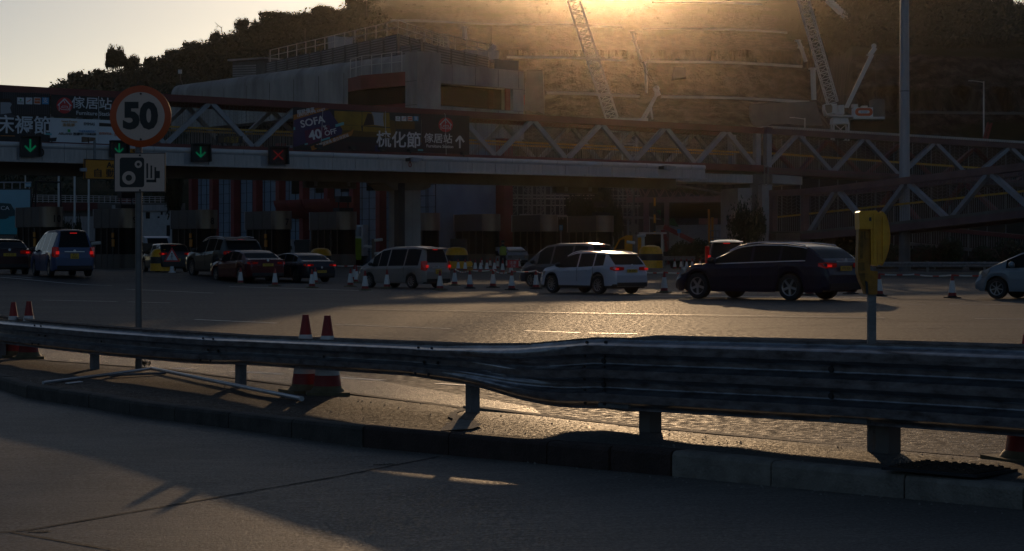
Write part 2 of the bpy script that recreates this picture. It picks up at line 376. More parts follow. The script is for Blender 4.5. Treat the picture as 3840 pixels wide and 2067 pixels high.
for a, b in zip(KB, KB[1:]):
    if a[0] > -.5: continue
    a3, b3 = Vector((*a, -.1)), Vector((*b, -.1)); d = (b3-a3).normalized(); nn = Vector((-d.y, d.x, 0))
    mb.prism([a3, b3, b3+Vector((0,0,.1+kz(b[0])-.002)), a3+Vector((0,0,.1+kz(a[0])-.002))], nn*.10)
tag(mb.build('kerb', M['kerb_dark']), kind='structure')
# the hills added behind the viewer to block sky light and reflections
mb = MB(); vs = []; nn_ = 90
for i in range(nn_):
    a_ = R(lerp(-242, 60, i/(nn_-1))); e_ = abs(i/(nn_-1)-.5)*2; hgt = lerp(20, 66, sstep((e_-.25)/.45)) * (1 + .35*noise.noise(Vector((i*.13, 0, 5)))); hgt *= sstep(min(i, nn_-1-i)/2) * .9 + .1
    for k, (rr, hh) in enumerate(((120,-2),(165,.45),(210,.8),(270,1.0),(360,.6),(460,-.1))): q_ = rr*lerp(1, 2.1, e_**2); vs.append((q_*math.cos(a_)*1.3, -10 + q_*math.sin(a_), hgt*hh if hh > 0 else -1))
mb.add(vs, [(i*6+k, i*6+k+1, (i+1)*6+k+1, (i+1)*6+k) for i in range(nn_-1) for k in range(5)])
tag(mb.build('unseen_hills', pm('unseen_hill_woods', (.035,.045,.02), .95, c2=(.015,.02,.01), vs=.1), smooth=60), kind='structure')
# coarse asphalt shoulder just behind the island and smoother patch
mb = MB(); vs = []
sh = [(-9.5,33,0),(-6.0,26,0),(-3.2,21.6,0),(-1.2,18.3,0),(-.2,16.8,0),(.35,16.6,0),(.2,18.5,0),(-2.2,24,0),(-7,34,0)]
mb.add([(x, y, .004) for x, y, _ in sh], [tuple(range(len(sh)))])
tag(mb.build('road_shoulder', M['coarse']), kind='structure')
# painted markings and tar seams on the carriageway
def gl(px, py): return G(px, py)
mb = MB()
def line(pts, wd=.12): groove(pts, wd, gl, .006, 12, .004)
line([(730,1199),(1040,1213)]); line([(1260,1218),(1690,1234)]); line([(1968,1241),(2176,1249)]); line([(2206,1250),(2390,1253)])
line([(1312,1160),(2000,1171)], .11); line([(2000,1171),(3317,1194)], .14); line([(3655,1196),(3840,1198),(4000,1200)], .12)
line([(0,1040),(200,1053),(420,1071)], .16); line([(-60,1034),(120,1044)], .12)
line([(640,1382),(728,1386)], .1); line([(870,1394),(1060,1405)], .12); line([(1275,1418),(1440,1428)], .12); line([(1640,1440),(1790,1449)], .12)
line([(160,1126),(440,1132)], .12); line([(480,1133),(640,1137)], .1); line([(3340,1141),(3470,1143)]); line([(3560,1141),(3840,1144)], .14)
line([(1900,1110),(2420,1112),(2600,1113)], .1); line([(2580,1111),(3260,1117)], .3); line([(860,1075),(1400,1092)], .14)
line([(2380,1073),(2460,1074)], .1); line([(3340,1067),(3480,1069)], .1); line([(1760,1049),(1960,1052)], .1)
line([(470,1085),(800,1100)], .1)
tag(mb.build('road_markings', M['line']), kind='structure')
mb = MB()
groove([(1312,1163),(2000,1176),(2600,1187),(3317,1197)], .16, gl, .005, 30, .03)
groove([(900,1148),(1320,1162)], .08, gl, .005, 20, .02); groove([(3200,1120),(3840,1128)], .25, gl, .005, 20, .04)
groove([(1880,1541),(2080,1516)], .02, gl, .006, 20, .008)
groove([(420,1071),(800,1092),(1300,1118)], .1, gl, .005, 20, .02); groove([(0,1075),(600,1100)], .12, gl, .005, 20, .03)
groove([(3150,1205),(3840,1208)], .09, gl, .005, 20, .02)
groove([(0,1160),(500,1172)], .07, gl, .005, 20, .02); groove([(1900,1100),(2580,1108)], .12, gl, .005, 20, .03); groove([(700,1262),(1200,1280)], .03, gl, .005, 20, .01)
groove([(2450,1262),(3000,1222),(3840,1170)], .03, gl, .005, 30, .012)
for q in ((1950,1213),(2600,1178),(620,1152),(3480,1232),(1350,1192)): groove([(q[0],q[1]),(q[0]+38,q[1]+1)], .22, gl, .0055, 8, .05)
tag(mb.build('tar_seam', M['asphalt_patch']), kind='structure')

# ------------------------------------------------------------- guardrail: W beam, transition, three-ridge beam, both sides
RL = [(-14,42,.59),(-10.2,33.2,.59),(-6.53,25.4,.592),(-4.5,22.2,.6),(-2.9,20.0,.61),(-.59,16.35,.695),(.05,15.15,.75),(.62,14.12,.846),(2.18,12.38,.883),(2.94,11.4,.898),(4.6,9.3,.9),(7.2,6.1,.9)]
RX = [(x, y) for x, y, z in RL]; RZ = [(x, z) for x, y, z in RL]
def rtan(x): e = .05; return Vector((2*e, interp(RX, x+e) - interp(RX, x-e), 0)).normalized()
def smoothRX(x): return (interp(RX, x-.3) + 2*interp(RX, x) + interp(RX, x+.3)) / 4
def blend(x): return sstep((x + .55) / 1.1)
def bh(x): return lerp(.31, .506, blend(x))
def beam_mesh(x0, x1, back, step=.12, lap=0):
    m = MB(); n = max(2, int((x1-x0)/step)); K = 54; vs = []
    for i in range(n+1):
        x = lerp(x0, x1, i/n); t = rtan(x); nn = Vector((-t.y, t.x, 0))
        if nn.y < 0: nn = -nn
        c = Vector((x, smoothRX(x), 0)) + nn * (back if back == 0 else lerp(.36, .52, sstep((x+.3)/1.2))); sg = -1 if back == 0 else 1; zt = interp(RZ, x); h = bh(x); b = blend(x)
        for k in range(K+1):
            u = k/K
            a1 = sstep(max(0, min(1, 1.7*math.sin(2*math.pi*u)**2-.3)))**.8; a3 = sstep(max(0, min(1, 1.7*math.sin(3*math.pi*u)**2-.3)))**.8
            d = .083 * lerp(a1, a3, b) + lap
            
            dz = (.03*sstep((x+3.4)/.8)*(1-sstep((x+.9)/.5)) * u) - (0 if back == 0 else .045*sstep((x+.2)/.7)*u)
            vs.append(c + nn * (sg * d) + Vector((0, 0, zt - u*h + dz)))
    m.add(vs, [(i*(K+1)+k, i*(K+1)+k+1, (i+1)*(K+1)+k+1, (i+1)*(K+1)+k) for i in range(n) for k in range(K)])
    return m
gr = thing('guardrail', 'double sided galvanised steel crash barrier running across the foreground island', 'guardrail', (0.62,14.12,.1))
for (a, b, lp_) in ((-14,-5.7,0),(-5.75,-3.05,.004),(-3.1,-.62,.001),(-.75,.72,.007),(.55,7.2,.011)):
    beam_mesh(a, b, 0, lap=lp_).build('rail_beam', M['galv'], gr, smooth=40, world=True)
beam_mesh(-14, .1, .36).build('rear_rail_beam', M['galv_dull'], gr, smooth=40, world=True)
beam_mesh(.05, 7.2, .52, lap=.006).build('rear_rail_beam', M['galv_dull'], gr, smooth=40, world=True)
def post_at(x, wd, dp, backoff, block):
    t = rtan(x); nn = Vector((-t.y, t.x, 0)); a = math.atan2(t.y, t.x); zt = interp(RZ, x) - .06
    c = Vector((x, smoothRX(x), 0)) + nn*backoff
    m = MB(); m.box(c + Vector((0,0,(.02+zt)/2)), (wd, dp, zt-.02), a)
    m.build('post', M['post'] if wd < .102 else M['conc_dk'], gr, world=True)
    if block:
        m = MB(); m.box(Vector((x-.12, smoothRX(x), zt-bh(x)+.09)) + nn*.1, (.30, .12, .035), a); m.build('spacer_plate', M['post'], gr, world=True)
for x in (-12.2,-9.3,-6.85,-4.97,-2.87,-.47): post_at(x, .10, .08, .17, False)
for x in (.80,2.18,3.75,5.4): post_at(x, .105, .12, .24, True)
def bolts(xs_, us, r=.013):
    for x in xs_:
        for u in us:
            t = rtan(x); nn = Vector((-t.y, t.x, 0)); b = blend(x); h = bh(x)
            a1 = sstep(min(1, 1.25*math.sin(2*math.pi*u)**2)); a3 = sstep(min(1, 1.25*math.sin(3*math.pi*u)**2))
            p = Vector((x, smoothRX(x), interp(RZ, x) - u*h)) - nn*(.083*lerp(a1, a3, b)+.008)
            m = MB(); m.tube(p, p - nn*.012, r, 8); m.build('bolt', M['blackmetal'], gr, world=True)
bolts((-5.72,-5.6), (.12,.5,.82)); bolts((-3.08,-2.95), (.12,.5,.82)); bolts((-.72,-.60), (.12,.5,.8))
bolts((.58,.70), (.07,.25,.42,.58,.75,.92)); bolts((.66,2.02), (.335,.665), .02); bolts((-4.6,-1.7,), (.5,), .01)

rg = random.Random(5); mb = MB()
for _ in range(240):
    x = rg.uniform(-5.2, 3.4); d = abs(rg.gauss(0, .22)) + .03; y = kfy(x) - d; r = rg.uniform(.003, .011); c = Vector((x, y, lanez(x, y)+r*.4))
    mb.add([c+Vector((r*math.cos(t), r*math.sin(t)*.8, 0)) for t in (0,1.3,2.5,3.8,5.1)] + [c+Vector((0,0,r))], [(0,1,5),(1,2,5),(2,3,5),(3,4,5),(4,0,5)])
for _ in range(160):
    x = rg.uniform(-5.2, 3.4); t = rg.random(); y = lerp(kfy(x)+.16, kby(x)-.05, t); r = rg.uniform(.004, .012); c = Vector((x, y, isz(x, y)-.012+r*.3))
    mb.add([c+Vector((r*math.cos(t), r*math.sin(t)*.8, 0)) for t in (0,1.3,2.5,3.8,5.1)] + [c+Vector((0,0,r))], [(0,1,5),(1,2,5),(2,3,5),(3,4,5),(4,0,5)])
tag(mb.build('grit', M['mortar']), 'loose grit and pebbles scattered along the kerb and island', 'grit', kind='stuff')
# drain cover, fallen pipes, weeds on the island
def isl(px, py, z=None):
    z = .1
    for _ in range(12): D = (CH - z)*F/(py-HZ); x = (px-1920)/F*D; z = .5*z + .5*isz(x, D)
    return Vector((x, D, z))
dc = thing('drain_cover', 'cast iron drain cover with raised studs let into the island beside the right cone', 'drain cover', isl(3560,1765), -.75)
mb = MB(); mb.box((0,0,.008), (.62,.46,.016)); mb.build('frame', M['blackmetal'], dc)
mb = MB(); mb.box((0,0,.0155), (.56,.40,.016))
for i in range(9):
    for j in range(7): mb.box((-.24+.06*i, -.165+.055*j, .028), (.03,.018,.012), .5 if (i+j) % 2 else -.5)
mb.build('grating', pm('rusty_iron', (.045,.03,.02), .6, .4, var=.4, vs=12), dc)
pf = thing('bent_pipe', 'pale metal pipe bent in the middle lying on the brown island', 'pipe', isl(570,1392))
mb = MB(); P_ = [isl(162,1441)+Vector((0,0,.016)), isl(570,1392)+Vector((0,0,.03)), isl(1128,1503)+Vector((0,0,.02))]
mb.tube(P_[0], P_[1], .016, 10); mb.tube(P_[1], P_[2], .02, 12); mb.build('tube', pm('white_pipe', (.5,.52,.56), .35, .4, var=.15, vs=10), pf, smooth=50, world=True)
mb = MB(); mb.tube(P_[2], P_[2] + (P_[2]-P_[1]).normalized()*.03, .023, 12); mb.build('end_cap', M['white'], pf, smooth=50, world=True)
mb = MB(); mb.tube(isl(412,1413)+Vector((0,0,.014)), isl(622,1404)+Vector((0,0,.014)), .013, 8)
tag(mb.build('loose_pipe', M['galv_dull'], smooth=50), 'short dull pipe lying across the bent pipe on the island', 'pipe')
mb = MB(); q = [isl(244,1436,.18), isl(300,1429,.18), isl(312,1431,.18), isl(255,1438,.18)]; mb.prism(q, (0,0,-.006))
tag(mb.build('scrap', M['white']), 'small white scrap lying beside the left pipe end', 'litter')
wd_ = MB()
for i in range(26):
    p = isl(545+random.uniform(-16,16), 1372+random.uniform(-4,6), .13); d = Vector((random.uniform(-.03,.03), random.uniform(-.03,.03), random.uniform(.03,.09)))
    wd_.add([p, p+d*.6+Vector((.006,0,0)), p+d, p+d*.6-Vector((.006,0,0))], [(0,1,2,3)])
tag(wd_.build('weeds', M['leaf']), 'small tuft of weeds at the island edge behind the sign pole', 'weeds')

# ------------------------------------------------------------- traffic cones
def ring_sq(m, z, s, r): pass
def cone_proto(name, label, style, group=None):
    t = thing(name, label, 'traffic cone', group=group)
    base = MB(); base.box((0,0,.018), (.40,.40,.036)); base.lathe([(.165,.036),(.15,.06),(.135,.075)], 18)
    rad = lambda z: lerp(.135, .03, (z-.07)/.68)
    def seg(z0, z1, n_, mat, e=0):
        m = MB(); m.lathe([(rad(z0)+e, z0), (rad(z1)+e, z1)], 20); return m.build(n_, mat, t, smooth=40)
    if style == 'big':
        base.build('base', M['cone_base'], t, smooth=30)
        seg(.06,.09,'foot', M['cone_base']); seg(.09,.19,'lower_band', M['cone_red']); seg(.19,.56,'sleeve', M['cone_white'], .003); m = seg(.56,.75,'tip', M['cone_red'])
    else:
        base.build('base', M['rubber'] if style == 'dark' else M['cone_base'], t, smooth=30)
        seg(.07,.17,'lower_band', M['cone_red']); seg(.17,.55,'sleeve', M['cone_white'], .004); seg(.55,.75,'tip', M['cone_red'])
    return t
big = cone_proto('traffic_cone', 'red and white cone standing behind the barrier, nearer of the middle pair', 'big', 'cones close behind the barrier')
def place(o, p, rz, label, s=1): o.location = p; o.rotation_euler = (0,0,rz); o['label'] = label; o.scale = (s,s,s)
def bh_(px, D, dz=0): x = (px-1920)/F*D; return Vector((x, D, isz(x, D)-.012))
place(big, bh_(1228,18.75), .15, 'right cone of the pair behind the barrier in the middle')
dup(big, bh_(1146,19.05), .5, 'left cone of the pair behind the barrier in the middle')
dup(big, bh_(108,25.9), .2, 'right and nearer cone of the pair by the barrier at the far left')
dup(big, bh_(50,26.3), .6, 'left and farther cone of the pair by the barrier at the far left', .97)
c_ = dup(big, bh_(3856,12.2), .3, 'large dark red cone cut off by the right edge beside the drain cover', 1.05)
for ch in c_.children:
    if ch.name.startswith('sleeve') or ch.name.startswith('foot'):
        me = ch.data.copy(); ch.data = me; me.materials.clear(); me.materials.append(M['cone_red'])
grp = 'cones set out across the toll plaza'
cp = cone_proto('traffic_cone', '', 'small', grp); cd = cone_proto('traffic_cone', '', 'dark', grp)
first = {'small': True, 'dark': True}
def cone(px, py, label, style='small', s=1.0):
    src = cp if style == 'small' else cd
    if first[style]: first[style] = False; place(src, G(px, py), random.uniform(0,1.5), label, s); return src
    return dup(src, G(px, py), random.uniform(0,1.5), label, s)
LC = [(902,1066,'cone in front of the red saloon by its rear wheel'),(1031,1074,'cone by the tail of the red saloon'),(1182,1065,'farther cone of the two at the dark saloon bumper'),
 (1170,1080,'nearer cone of the two at the dark saloon bumper'),(1314,1075,'cone left of the people carrier, nearer of the left cluster'),(1337,1062,'cone behind the left cluster beside the people carrier'),
 (1328,1052,'farthest cone of the cluster left of the people carrier'),(1369,1090,'tilted looking cone in front of the people carrier front wheel'),(1451,1082,'cone in front of the people carrier sliding door'),
 (1650,1089,'cone in front of the people carrier number plate'),(1705,1071,'cone just right of the people carrier rear bumper'),(2491,1098,'lone cone between the white car and the navy estate')]
for x, y, l in LC: cone(x, y, l)
for x, y, l in [(1762,1082,'cone carrying the yellow lamp'),(1849,1079,'cone on the tape between lamp cone and grey van'),(1919,1088,'cone just left of the moving grey van'),(2010,1084,'cone between grey van and white car front bumper'),
 (2588,1100,'cone touching the front bumper of the navy estate'),(3035,1108,'cone hidden behind the navy estate wheels'),(3190,1103,'cone hidden behind the navy estate tail'),(3297,1110,'cone right behind the yellow lamp post'),(3571,1118,'lone cone on the open road left of the silver hatchback')]: cone(x, y, l, 'dark')
crowd = [(1115,1165),(1185,1170),(1183,1115),(1237,1152),(1285,1172),(1278,1112),(1340,1174),(1350,1128),(1402,1174),(1392,1108),(1435,1132),(1478,1174),(1510,1142),(1528,1118),(1560,1184),(1592,1132),(1645,1190),(1663,1122),(1684,1112),(1725,1142)]
for i, (a, b) in enumerate(crowd): cone(1300+a*.375, 580+b*.375, 'red and white cone in the dense group in front of the booths', s=.95)
for (x, y) in [(2481,1001),(2530,1010),(2554,1010),(2575,1011),(2596,1011),(2625,1007),(2641,1003),(2648,1003)]: cone(x, y, 'red and white cone in the far row between kiosk and dark van', s=.92)
# barrier tape tubes strung from cone to cone
def tape(pts, label, zc=.72):
    t = thing('barrier_tape', label, 'barrier tape', G(*pts[0]), group='red and white tape strung between cones')
    a = MB(); k = 0
    for p, q in zip(pts, pts[1:]):
        A, B = G(*p), G(*q); n_ = max(6, int((B-A).length/.35)); 
        for i in range(n_):
            f = lambda u: A.lerp(B, u) + Vector((0,0,zc - .34*u*(1-u)*min(1.3, (B-A).length/4)))
            a.mi = 0 if k % 3 else 1; a.tube(f(i/n_), f((i+1)/n_), .024, 6); k += 1
    a.build('tape', [M['cone_white'], M['tape_red']], t, world=True)
tape([(1705,1071),(1762,1082),(1849,1079),(1919,1088),(2010,1084),(2040,1090)], 'red and white tape strung past the yellow lamp to the white car')
tape([(2410,1096),(2491,1098),(2588,1100)], 'red and white tape between white car and navy estate')
tape([(3297,1110),(3430,1112),(3571,1118),(3720,1118)], 'red and white tape on the open road at right')
tape([(1252,1052),(1328,1052),(1400,1056)], 'red and white tape behind the dark saloon')
lm = thing('warning_lamp', 'round yellow warning lamp clipped on a cone top', 'lamp', G(1762,1082) + Vector((0,0,.72)))
mb = MB(); mb.box((0,0,.06), (.22,.14,.15)); mb.build('battery_box', M['yellow_old'], lm)
mb = MB(); mb.lathe([(.02,-.04),(.10,-.035),(.115,0),(.10,.035),(.02,.04)], 18, Matrix.Translation((0,0,.25)) @ Matrix.Rotation(R(90),4,'X')); mb.build('lens', M['yellow'], lm, smooth=40)
cs = thing('cone_sign', 'small red notice board fixed on a cone in the dense group', 'sign', G(1300+1645*.375, 580+1190*.375) + Vector((.1,-.16,.3)))
mb = MB(); mb.box((0,0,.25), (.62,.03,.42)); mb.build('board', M['logo_red'], cs)
text('注意', .2, M['white'], cs, (0,-.02,.3), (R(90),0,0)); text('工程', .14, M['white'], cs, (0,-.02,.12), (R(90),0,0))

# ------------------------------------------------------------- speed sign, yellow lantern post, lamp column
SP = bh_(520,22.7); s_ = F/SP.y
ss = thing('speed_limit_sign', 'round 50 sign above a camera symbol plate on a pole behind the barrier', 'road sign', SP)
zz = lambda py: CH + (HZ-py)/s_ - SP.z
xx = lambda px: (px-1920)/s_ - SP.x
mb = MB(); mb.tube((0,0,0), (0,0,zz(340)), .039, 18); mb.build('pole', pm('sign_pole', (.14,.14,.145), .45, .5, var=.2, vs=5), ss, smooth=40)
cx, cz = xx(531), zz(438); RY = Matrix.Rotation(R(90), 4, 'X')
mb = MB(); mb.lathe([(.346,0),(.350,.003),(.350,.012),(.346,.015)], 64, Matrix.Translation((cx,-.05,cz)) @ RY); mb.build('disc', M['sign_red'], ss, smooth=40)
mb = MB(); mb.lathe([(.275,0),(.275,.003)], 64, Matrix.Translation((cx,-.0655,cz)) @ RY); mb.build('white_face', M['sign_white'], ss, smooth=40)
text('50', .40, M['ink'], ss, (cx-.004,-.0715,cz-.008), (R(90),0,0), ext=.0015, off=.02, sx=.98, name='numerals')
for z in (cz+.255, cz-.262):
    mb = MB(); mb.tube((cx+.004,-.068,z), (cx+.004,-.08,z), .012, 10); mb.build('bolt', M['ink'], ss)
x0, x1, z0, z1 = xx(431), xx(624), zz(722), zz(574)
mb = MB(); mb.box(((x0+x1)/2,-.055,(z0+z1)/2), (x1-x0, .012, z1-z0)); mb.build('camera_plate', M['ink'], ss)
mb = MB(); mb.box(((x0+x1)/2+.002,-.0625,(z0+z1)/2), (x1-x0-.022, .003, z1-z0-.022)); mb.build('plate_face', M['sign_white'], ss)
def X4(a): return xx(a*.418)
def Z4(b): return zz(500+b*.418)
mb = MB()
bx0, bx1, bz0, bz1 = X4(1084), X4(1303), Z4(486), Z4(220); r_ = .03; pts = []
for (cx_, cz_, a0) in ((bx1-r_,bz1-r_,0),(bx0+r_,bz1-r_,90),(bx0+r_,bz0+r_,180),(bx1-r_,bz0+r_,270)):
    for k in range(6): a = R(a0+18*k); pts.append((cx_+r_*math.cos(a), -.0655, cz_+r_*math.sin(a)))
mb.prism(pts, (0,.002,0))
for (a, b, c, d) in ((1322,1338,272,405),(1359,1374,292,405),(1395,1410,306,442),(1322,1410,418,442),(1408,1443,340,405)):
    mb.box(((X4(a)+X4(b))/2, -.0645, (Z4(c)+Z4(d))/2), (X4(b)-X4(a), .002, Z4(c)-Z4(d)))
mb.build('camera_symbol', M['ink'], ss)
mb = MB()
for (a, b, r) in ((1166,402,60),(1251,281,33)): mb.lathe([(r*.418/s_,0),(r*.418/s_,.001)], 32, Matrix.Translation((X4(a),-.066,Z4(b))) @ RY)
mb.build('lens_ring', M['sign_white'], ss)
mb = MB()
for (a, b, r) in ((1166,402,28),(1251,281,14)): mb.lathe([(r*.418/s_,0),(r*.418/s_,.001)], 24, Matrix.Translation((X4(a),-.0675,Z4(b))) @ RY)
mb.build('lens_dot', M['ink'], ss)
for z in (zz(584), zz(714)):
    mb = MB(); mb.tube((xx(529),-.062,z), (xx(529),-.075,z), .011, 10); mb.build('bolt', M['ink'], ss)

LP_ = bh_(3283,12.62); s_ = F/LP_.y; xx = lambda px: (px-1920)/s_ - LP_.x; zz = lambda py: CH + (HZ-py)/s_ - LP_.z
yl = thing('roadside_lantern', 'yellow plastic lantern on a cast bracket and grey post behind the barrier at right', 'lantern', LP_)
X6 = lambda a: xx(3100 + a*.4038); Z6 = lambda b: zz(760 + b*.4038)
mb = MB(); mb.box(((X6(380)+X6(455))/2, 0, Z6(840)/2), (X6(455)-X6(380), .045, Z6(840))); mb.box((xx(3283),0,.02), (.085,.07,.04)); mb.build('post', M['post'], yl)
def poly(m, pts, y0, y1): m.prism([(X6(a), y0, Z6(b)) for a, b in pts], (0, y1-y0, 0))
mb = MB(); poly(mb, [(282,92),(296,80),(440,74),(452,82),(450,590),(395,578),(390,250),(285,250)], -.075, .085); mb.build('housing', M['yellow'], yl)
mb = MB(); poly(mb, [(286,112),(410,106),(408,240),(286,246)], -.082, -.076); poly(mb, [(412,96),(440,94),(438,560),(412,560)], -.084, -.076); mb.build('housing_panel', M['yellow'], yl)
mb = MB(); poly(mb, [(452,90),(497,96),(503,560),(455,585)], -.066, .076); mb.build('collar', M['yellow'], yl)
mb = MB()
dome = [(497,78),(520,84),(545,112),(565,165),(580,230),(587,300),(585,370),(572,440),(552,505),(530,555),(512,586),(500,588)]
for k in range(10):                          # the rounded lens cover as stacked slices
    y0 = -.08 + .016*k; c = math.sqrt(max(.05, 1-((k-4.5)/5.2)**2)); poly(mb, [(498+(a-498)*c, 335+(b-335)*(.6+.4*c)) for a, b in dome], y0, y0+.016)
mb.build('lens_cover', M['yellow'], yl)
mb = MB(); poly(mb, [(286,250),(300,246),(384,244),(386,300),(392,630),(462,638),(458,850),(430,853),(352,850),(335,800),(302,730),(278,650),(276,560)], -.05, .05)
mb.build('bracket', M['yellow_old'], yl)
mb = MB()
for p in ([(332,268),(348,264),(348,350),(330,330)], [(300,268),(326,268),(322,520),(296,520)], [(284,556),(338,556),(338,628),(282,632)], [(286,655),(342,655),(345,745),(335,780),(305,720)]): poly(mb, p, -.0535, -.0505)
mb.build('bracket_recess', pm('recess_brown', (.20,.10,.02), .8, var=.4, vs=20), yl)  # thin plates of darker mottled brown on the bracket face
mb = MB(); poly(mb, [(345,725),(365,735),(372,845),(352,848)], -.062, -.05); poly(mb, [(372,140),(392,138),(394,172),(374,174)], -.084, -.0822); mb.build('grime_lug', M['blackmetal'], yl)

D = 124; p = GD(3392, D); s_ = F/D
lc = thing('lamp_column', 'tall grey tapered lamp column at right rising out of the picture', 'lamp column', p)
zz = lambda py: CH + (HZ-py)/s_ - p.z
mb = MB(); mb.tube((0,0,zz(860)), (0,0,zz(-700)), .335, 24, .23); mb.build('shaft', pm('column_paint', (.33,.33,.36), .5, .1, var=.12, vs=1, stretch=(1,1,.3)), lc, smooth=40)
mb = MB(); mb.tube((0,0,0), (0,0,zz(860)), .36, 24, .345); mb.build('lower_shaft', pm('column_dark_paint', (.13,.125,.13), .6, var=.2, vs=1), lc, smooth=40)
mb = MB(); mb.tube((0,0,zz(344)), (0,0,zz(341)), .305, 24); mb.build('seam_ring', M['blackmetal'], lc)
mb = MB(); mb.lathe([(1.1,0),(1.2,.2),(.4,.35)], 16, Matrix.Translation((0,0,zz(-705)))); mb.build('lamp_head', M['greysteel'], lc)
# ------------------------------------------------------------- vehicles (local +x is the front, origin mid-length on the ground)
def sm(tab, x):
    return .25*interp(tab, x-.06) + .5*interp(tab, x) + .25*interp(tab, x+.06)
def car(name, label, cat, L, Wd, roof, belt, wb, fo, rw, body_mat, wins, ref, heading, s=1, plate=None, tail=(.62,.95), tailw=.3, clad=False, arch=None,
        rails=False, chrome=False, spoiler=False, tlit=True, group='cars crossing the toll plaza', rspk=10, sill=.22, refwheel='rear', hl=(.60,.78), tail_y=.0, brake=True, boot_strip=False):
    """roof: upper outline (x from the rear bumper, z); belt: waistline; wins: side windows (x0,x1); ref: pixel where a near wheel touches the road"""
    hw = Wd/2; xr, xf = L - fo - wb, L - fo
    t = thing(name, label, cat, group=group, s=s)
    xs = sorted(set([round(v, 3) for v in [0,.02,.05,.09,.14,.2,.27,.35,L,L-.02,L-.05,L-.1,L-.16,L-.24,L-.34] + frange(.42, L-.42, 72) + [v for w_ in wins for v in w_]]))
    parts = {}
    def grp(k):
        if k not in parts: parts[k] = MB()
        return parts[k]
    Ra = rw + .055
    def sec(x):
        e = min(x, L-x); wx = hw * (1 - .17*max(0, 1-e/.5)**2.2) ; zr = sm(roof, x); zb = min(sm(belt, x), zr-.02)
        zs = sill + (.06 if e < .15 else 0)
        for xw in (xr, xf):
            d = abs(x-xw)
            if d < Ra: zs = max(zs, rw + math.sqrt(Ra*Ra-d*d))
        h = zr - zb; zb = max(zb, zs+.10)
        p5y = wx*.955 - .30*h; fl = 0
        pts = [(wx*.955, zs), (wx*.985, zs+min(.09,(zb-zs)*.3)), (wx, zs+(zb-zs)*.55), (wx*.992, zb-(zb-zs)*.16), (wx*.955, zb), (p5y, zb+h*.86), (p5y-.07, zb+h*.965), (p5y*.55, zr-.004), (0, zr)]
        return [Vector((x-L/2, y, z)) for y, z in pts], h, zb
    S = [(x,) + sec(x) for x in xs]
    for (xa, A, ha, za), (xb, B, hb, zb_) in zip(S, S[1:]):
        xm = (xa+xb)/2; h = (ha+hb)/2; slope = (sm(roof, xb)-sm(roof, xa))/(xb-xa)
        for sd in (1, -1):
            a = [Vector((p.x, p.y*sd, p.z)) for p in A]; b = [Vector((p.x, p.y*sd, p.z)) for p in B]
            for k in range(8):
                key = 'body'
                if k == 0 and clad: key = 'cladding'
                if k == 4 and h > .12:
                    for wi, (w0, w1) in enumerate(wins):
                        if w0-1e-3 <= xa and xb <= w1+1e-3: key = 'side_window%d%s' % (wi, 'L' if sd > 0 else 'R')
                if k in (6, 7) and abs(slope) > .2 and h > .10:
                    if xm > L/2: key = 'windshield'
                    elif h > .06: key = 'rear_window'
                grp(key).add([a[k], b[k], b[k+1], a[k+1]], [(0,1,2,3)])
    for (x, A, h, zb_) in (S[0], S[-1]):
        pts = A + [Vector((p.x, -p.y, p.z)) for p in reversed(A[:-1])]
        grp('body').add(pts, [tuple(range(len(pts)))])
    for k, m in parts.items():
        nm = 'side_window' if k.startswith('side') else k
        m.build(nm, {'body': body_mat, 'cladding': M['plastic']}.get(nm, M['carglass']), t, smooth=28)
    mb = MB(); mb.box((0,0,.36), (L-.5, Wd-.52, .30)); mb.box((-L/2+.25,0,.42), (.25, Wd*.8, .26)); mb.box((L/2-.3,0,.38), (.25, Wd*.8, .28)); mb.build('underbody', M['dark'], t)
    # wheels
    for i, (xw, sd) in enumerate(((xr,1),(xf,1),(xr,-1),(xf,-1))):
        cx, cy = xw-L/2, sd*(hw-.12)
        Mx = Matrix.Translation((cx, cy, rw)) @ Matrix.Rotation(R(-90*sd), 4, 'X')
        ty = MB(); ty.lathe([(rw*.62,-.1),(rw*.96,-.1),(rw,-.07),(rw,.07),(rw*.96,.1),(rw*.68,.105),(rw*.66,.06)], 32, Mx); ty.build('tyre', M['rubber'], t, smooth=40)
        rm = MB(); rm.lathe([(rw*.66,.05),(rw*.68,.092),(rw*.62,.085),(rw*.60,.05)], 28, Mx)
        for q in range(rspk):
            an = 2*math.pi*(q+.3)/rspk; c, s_n = math.cos(an), math.sin(an)
            rm.bar(Mx @ Vector((c*.03, s_n*.03, .075)), Mx @ Vector((c*rw*.64, s_n*rw*.64, .083)), .030 if rspk > 6 else .06, .02, up=Mx.to_3x3() @ Vector((0,0,1)))
        rm.lathe([(.045,.06),(.05,.09)], 10, Mx); rm.build('rim', M['rim'], t)
        if sd > 0 or i > 0:
            pass
    # lamps, plate, mirrors, trim
    z0, z1 = tail
    for sd in (1, -1):
        m = MB(); y1 = hw*.90; y0 = y1 - tailw
        m.prism([(-L/2-.012+.0, sd*y0, z0+.03), (-L/2-.012, sd*y0, z1-.02), (-L/2+.05, sd*y1, z1), (-L/2+.22, sd*(hw*.985), z1-.02), (-L/2+.22, sd*(hw*.992), z0+.05), (-L/2+.05, sd*(y1+.005), z0)], (.03,-sd*.03,0))
        m.build('tail_light', M['tail_dim'], t)
        if tlit:
            m = MB(); m.box((-L/2+.0, sd*(y1-.10), (z0*.55+z1*.45)), (.06, .12, min(.12, (z1-z0)*.4))); m.build('tail_lamp_glow', M['tail'], t)
        m = MB(); zz0, zz1 = hl
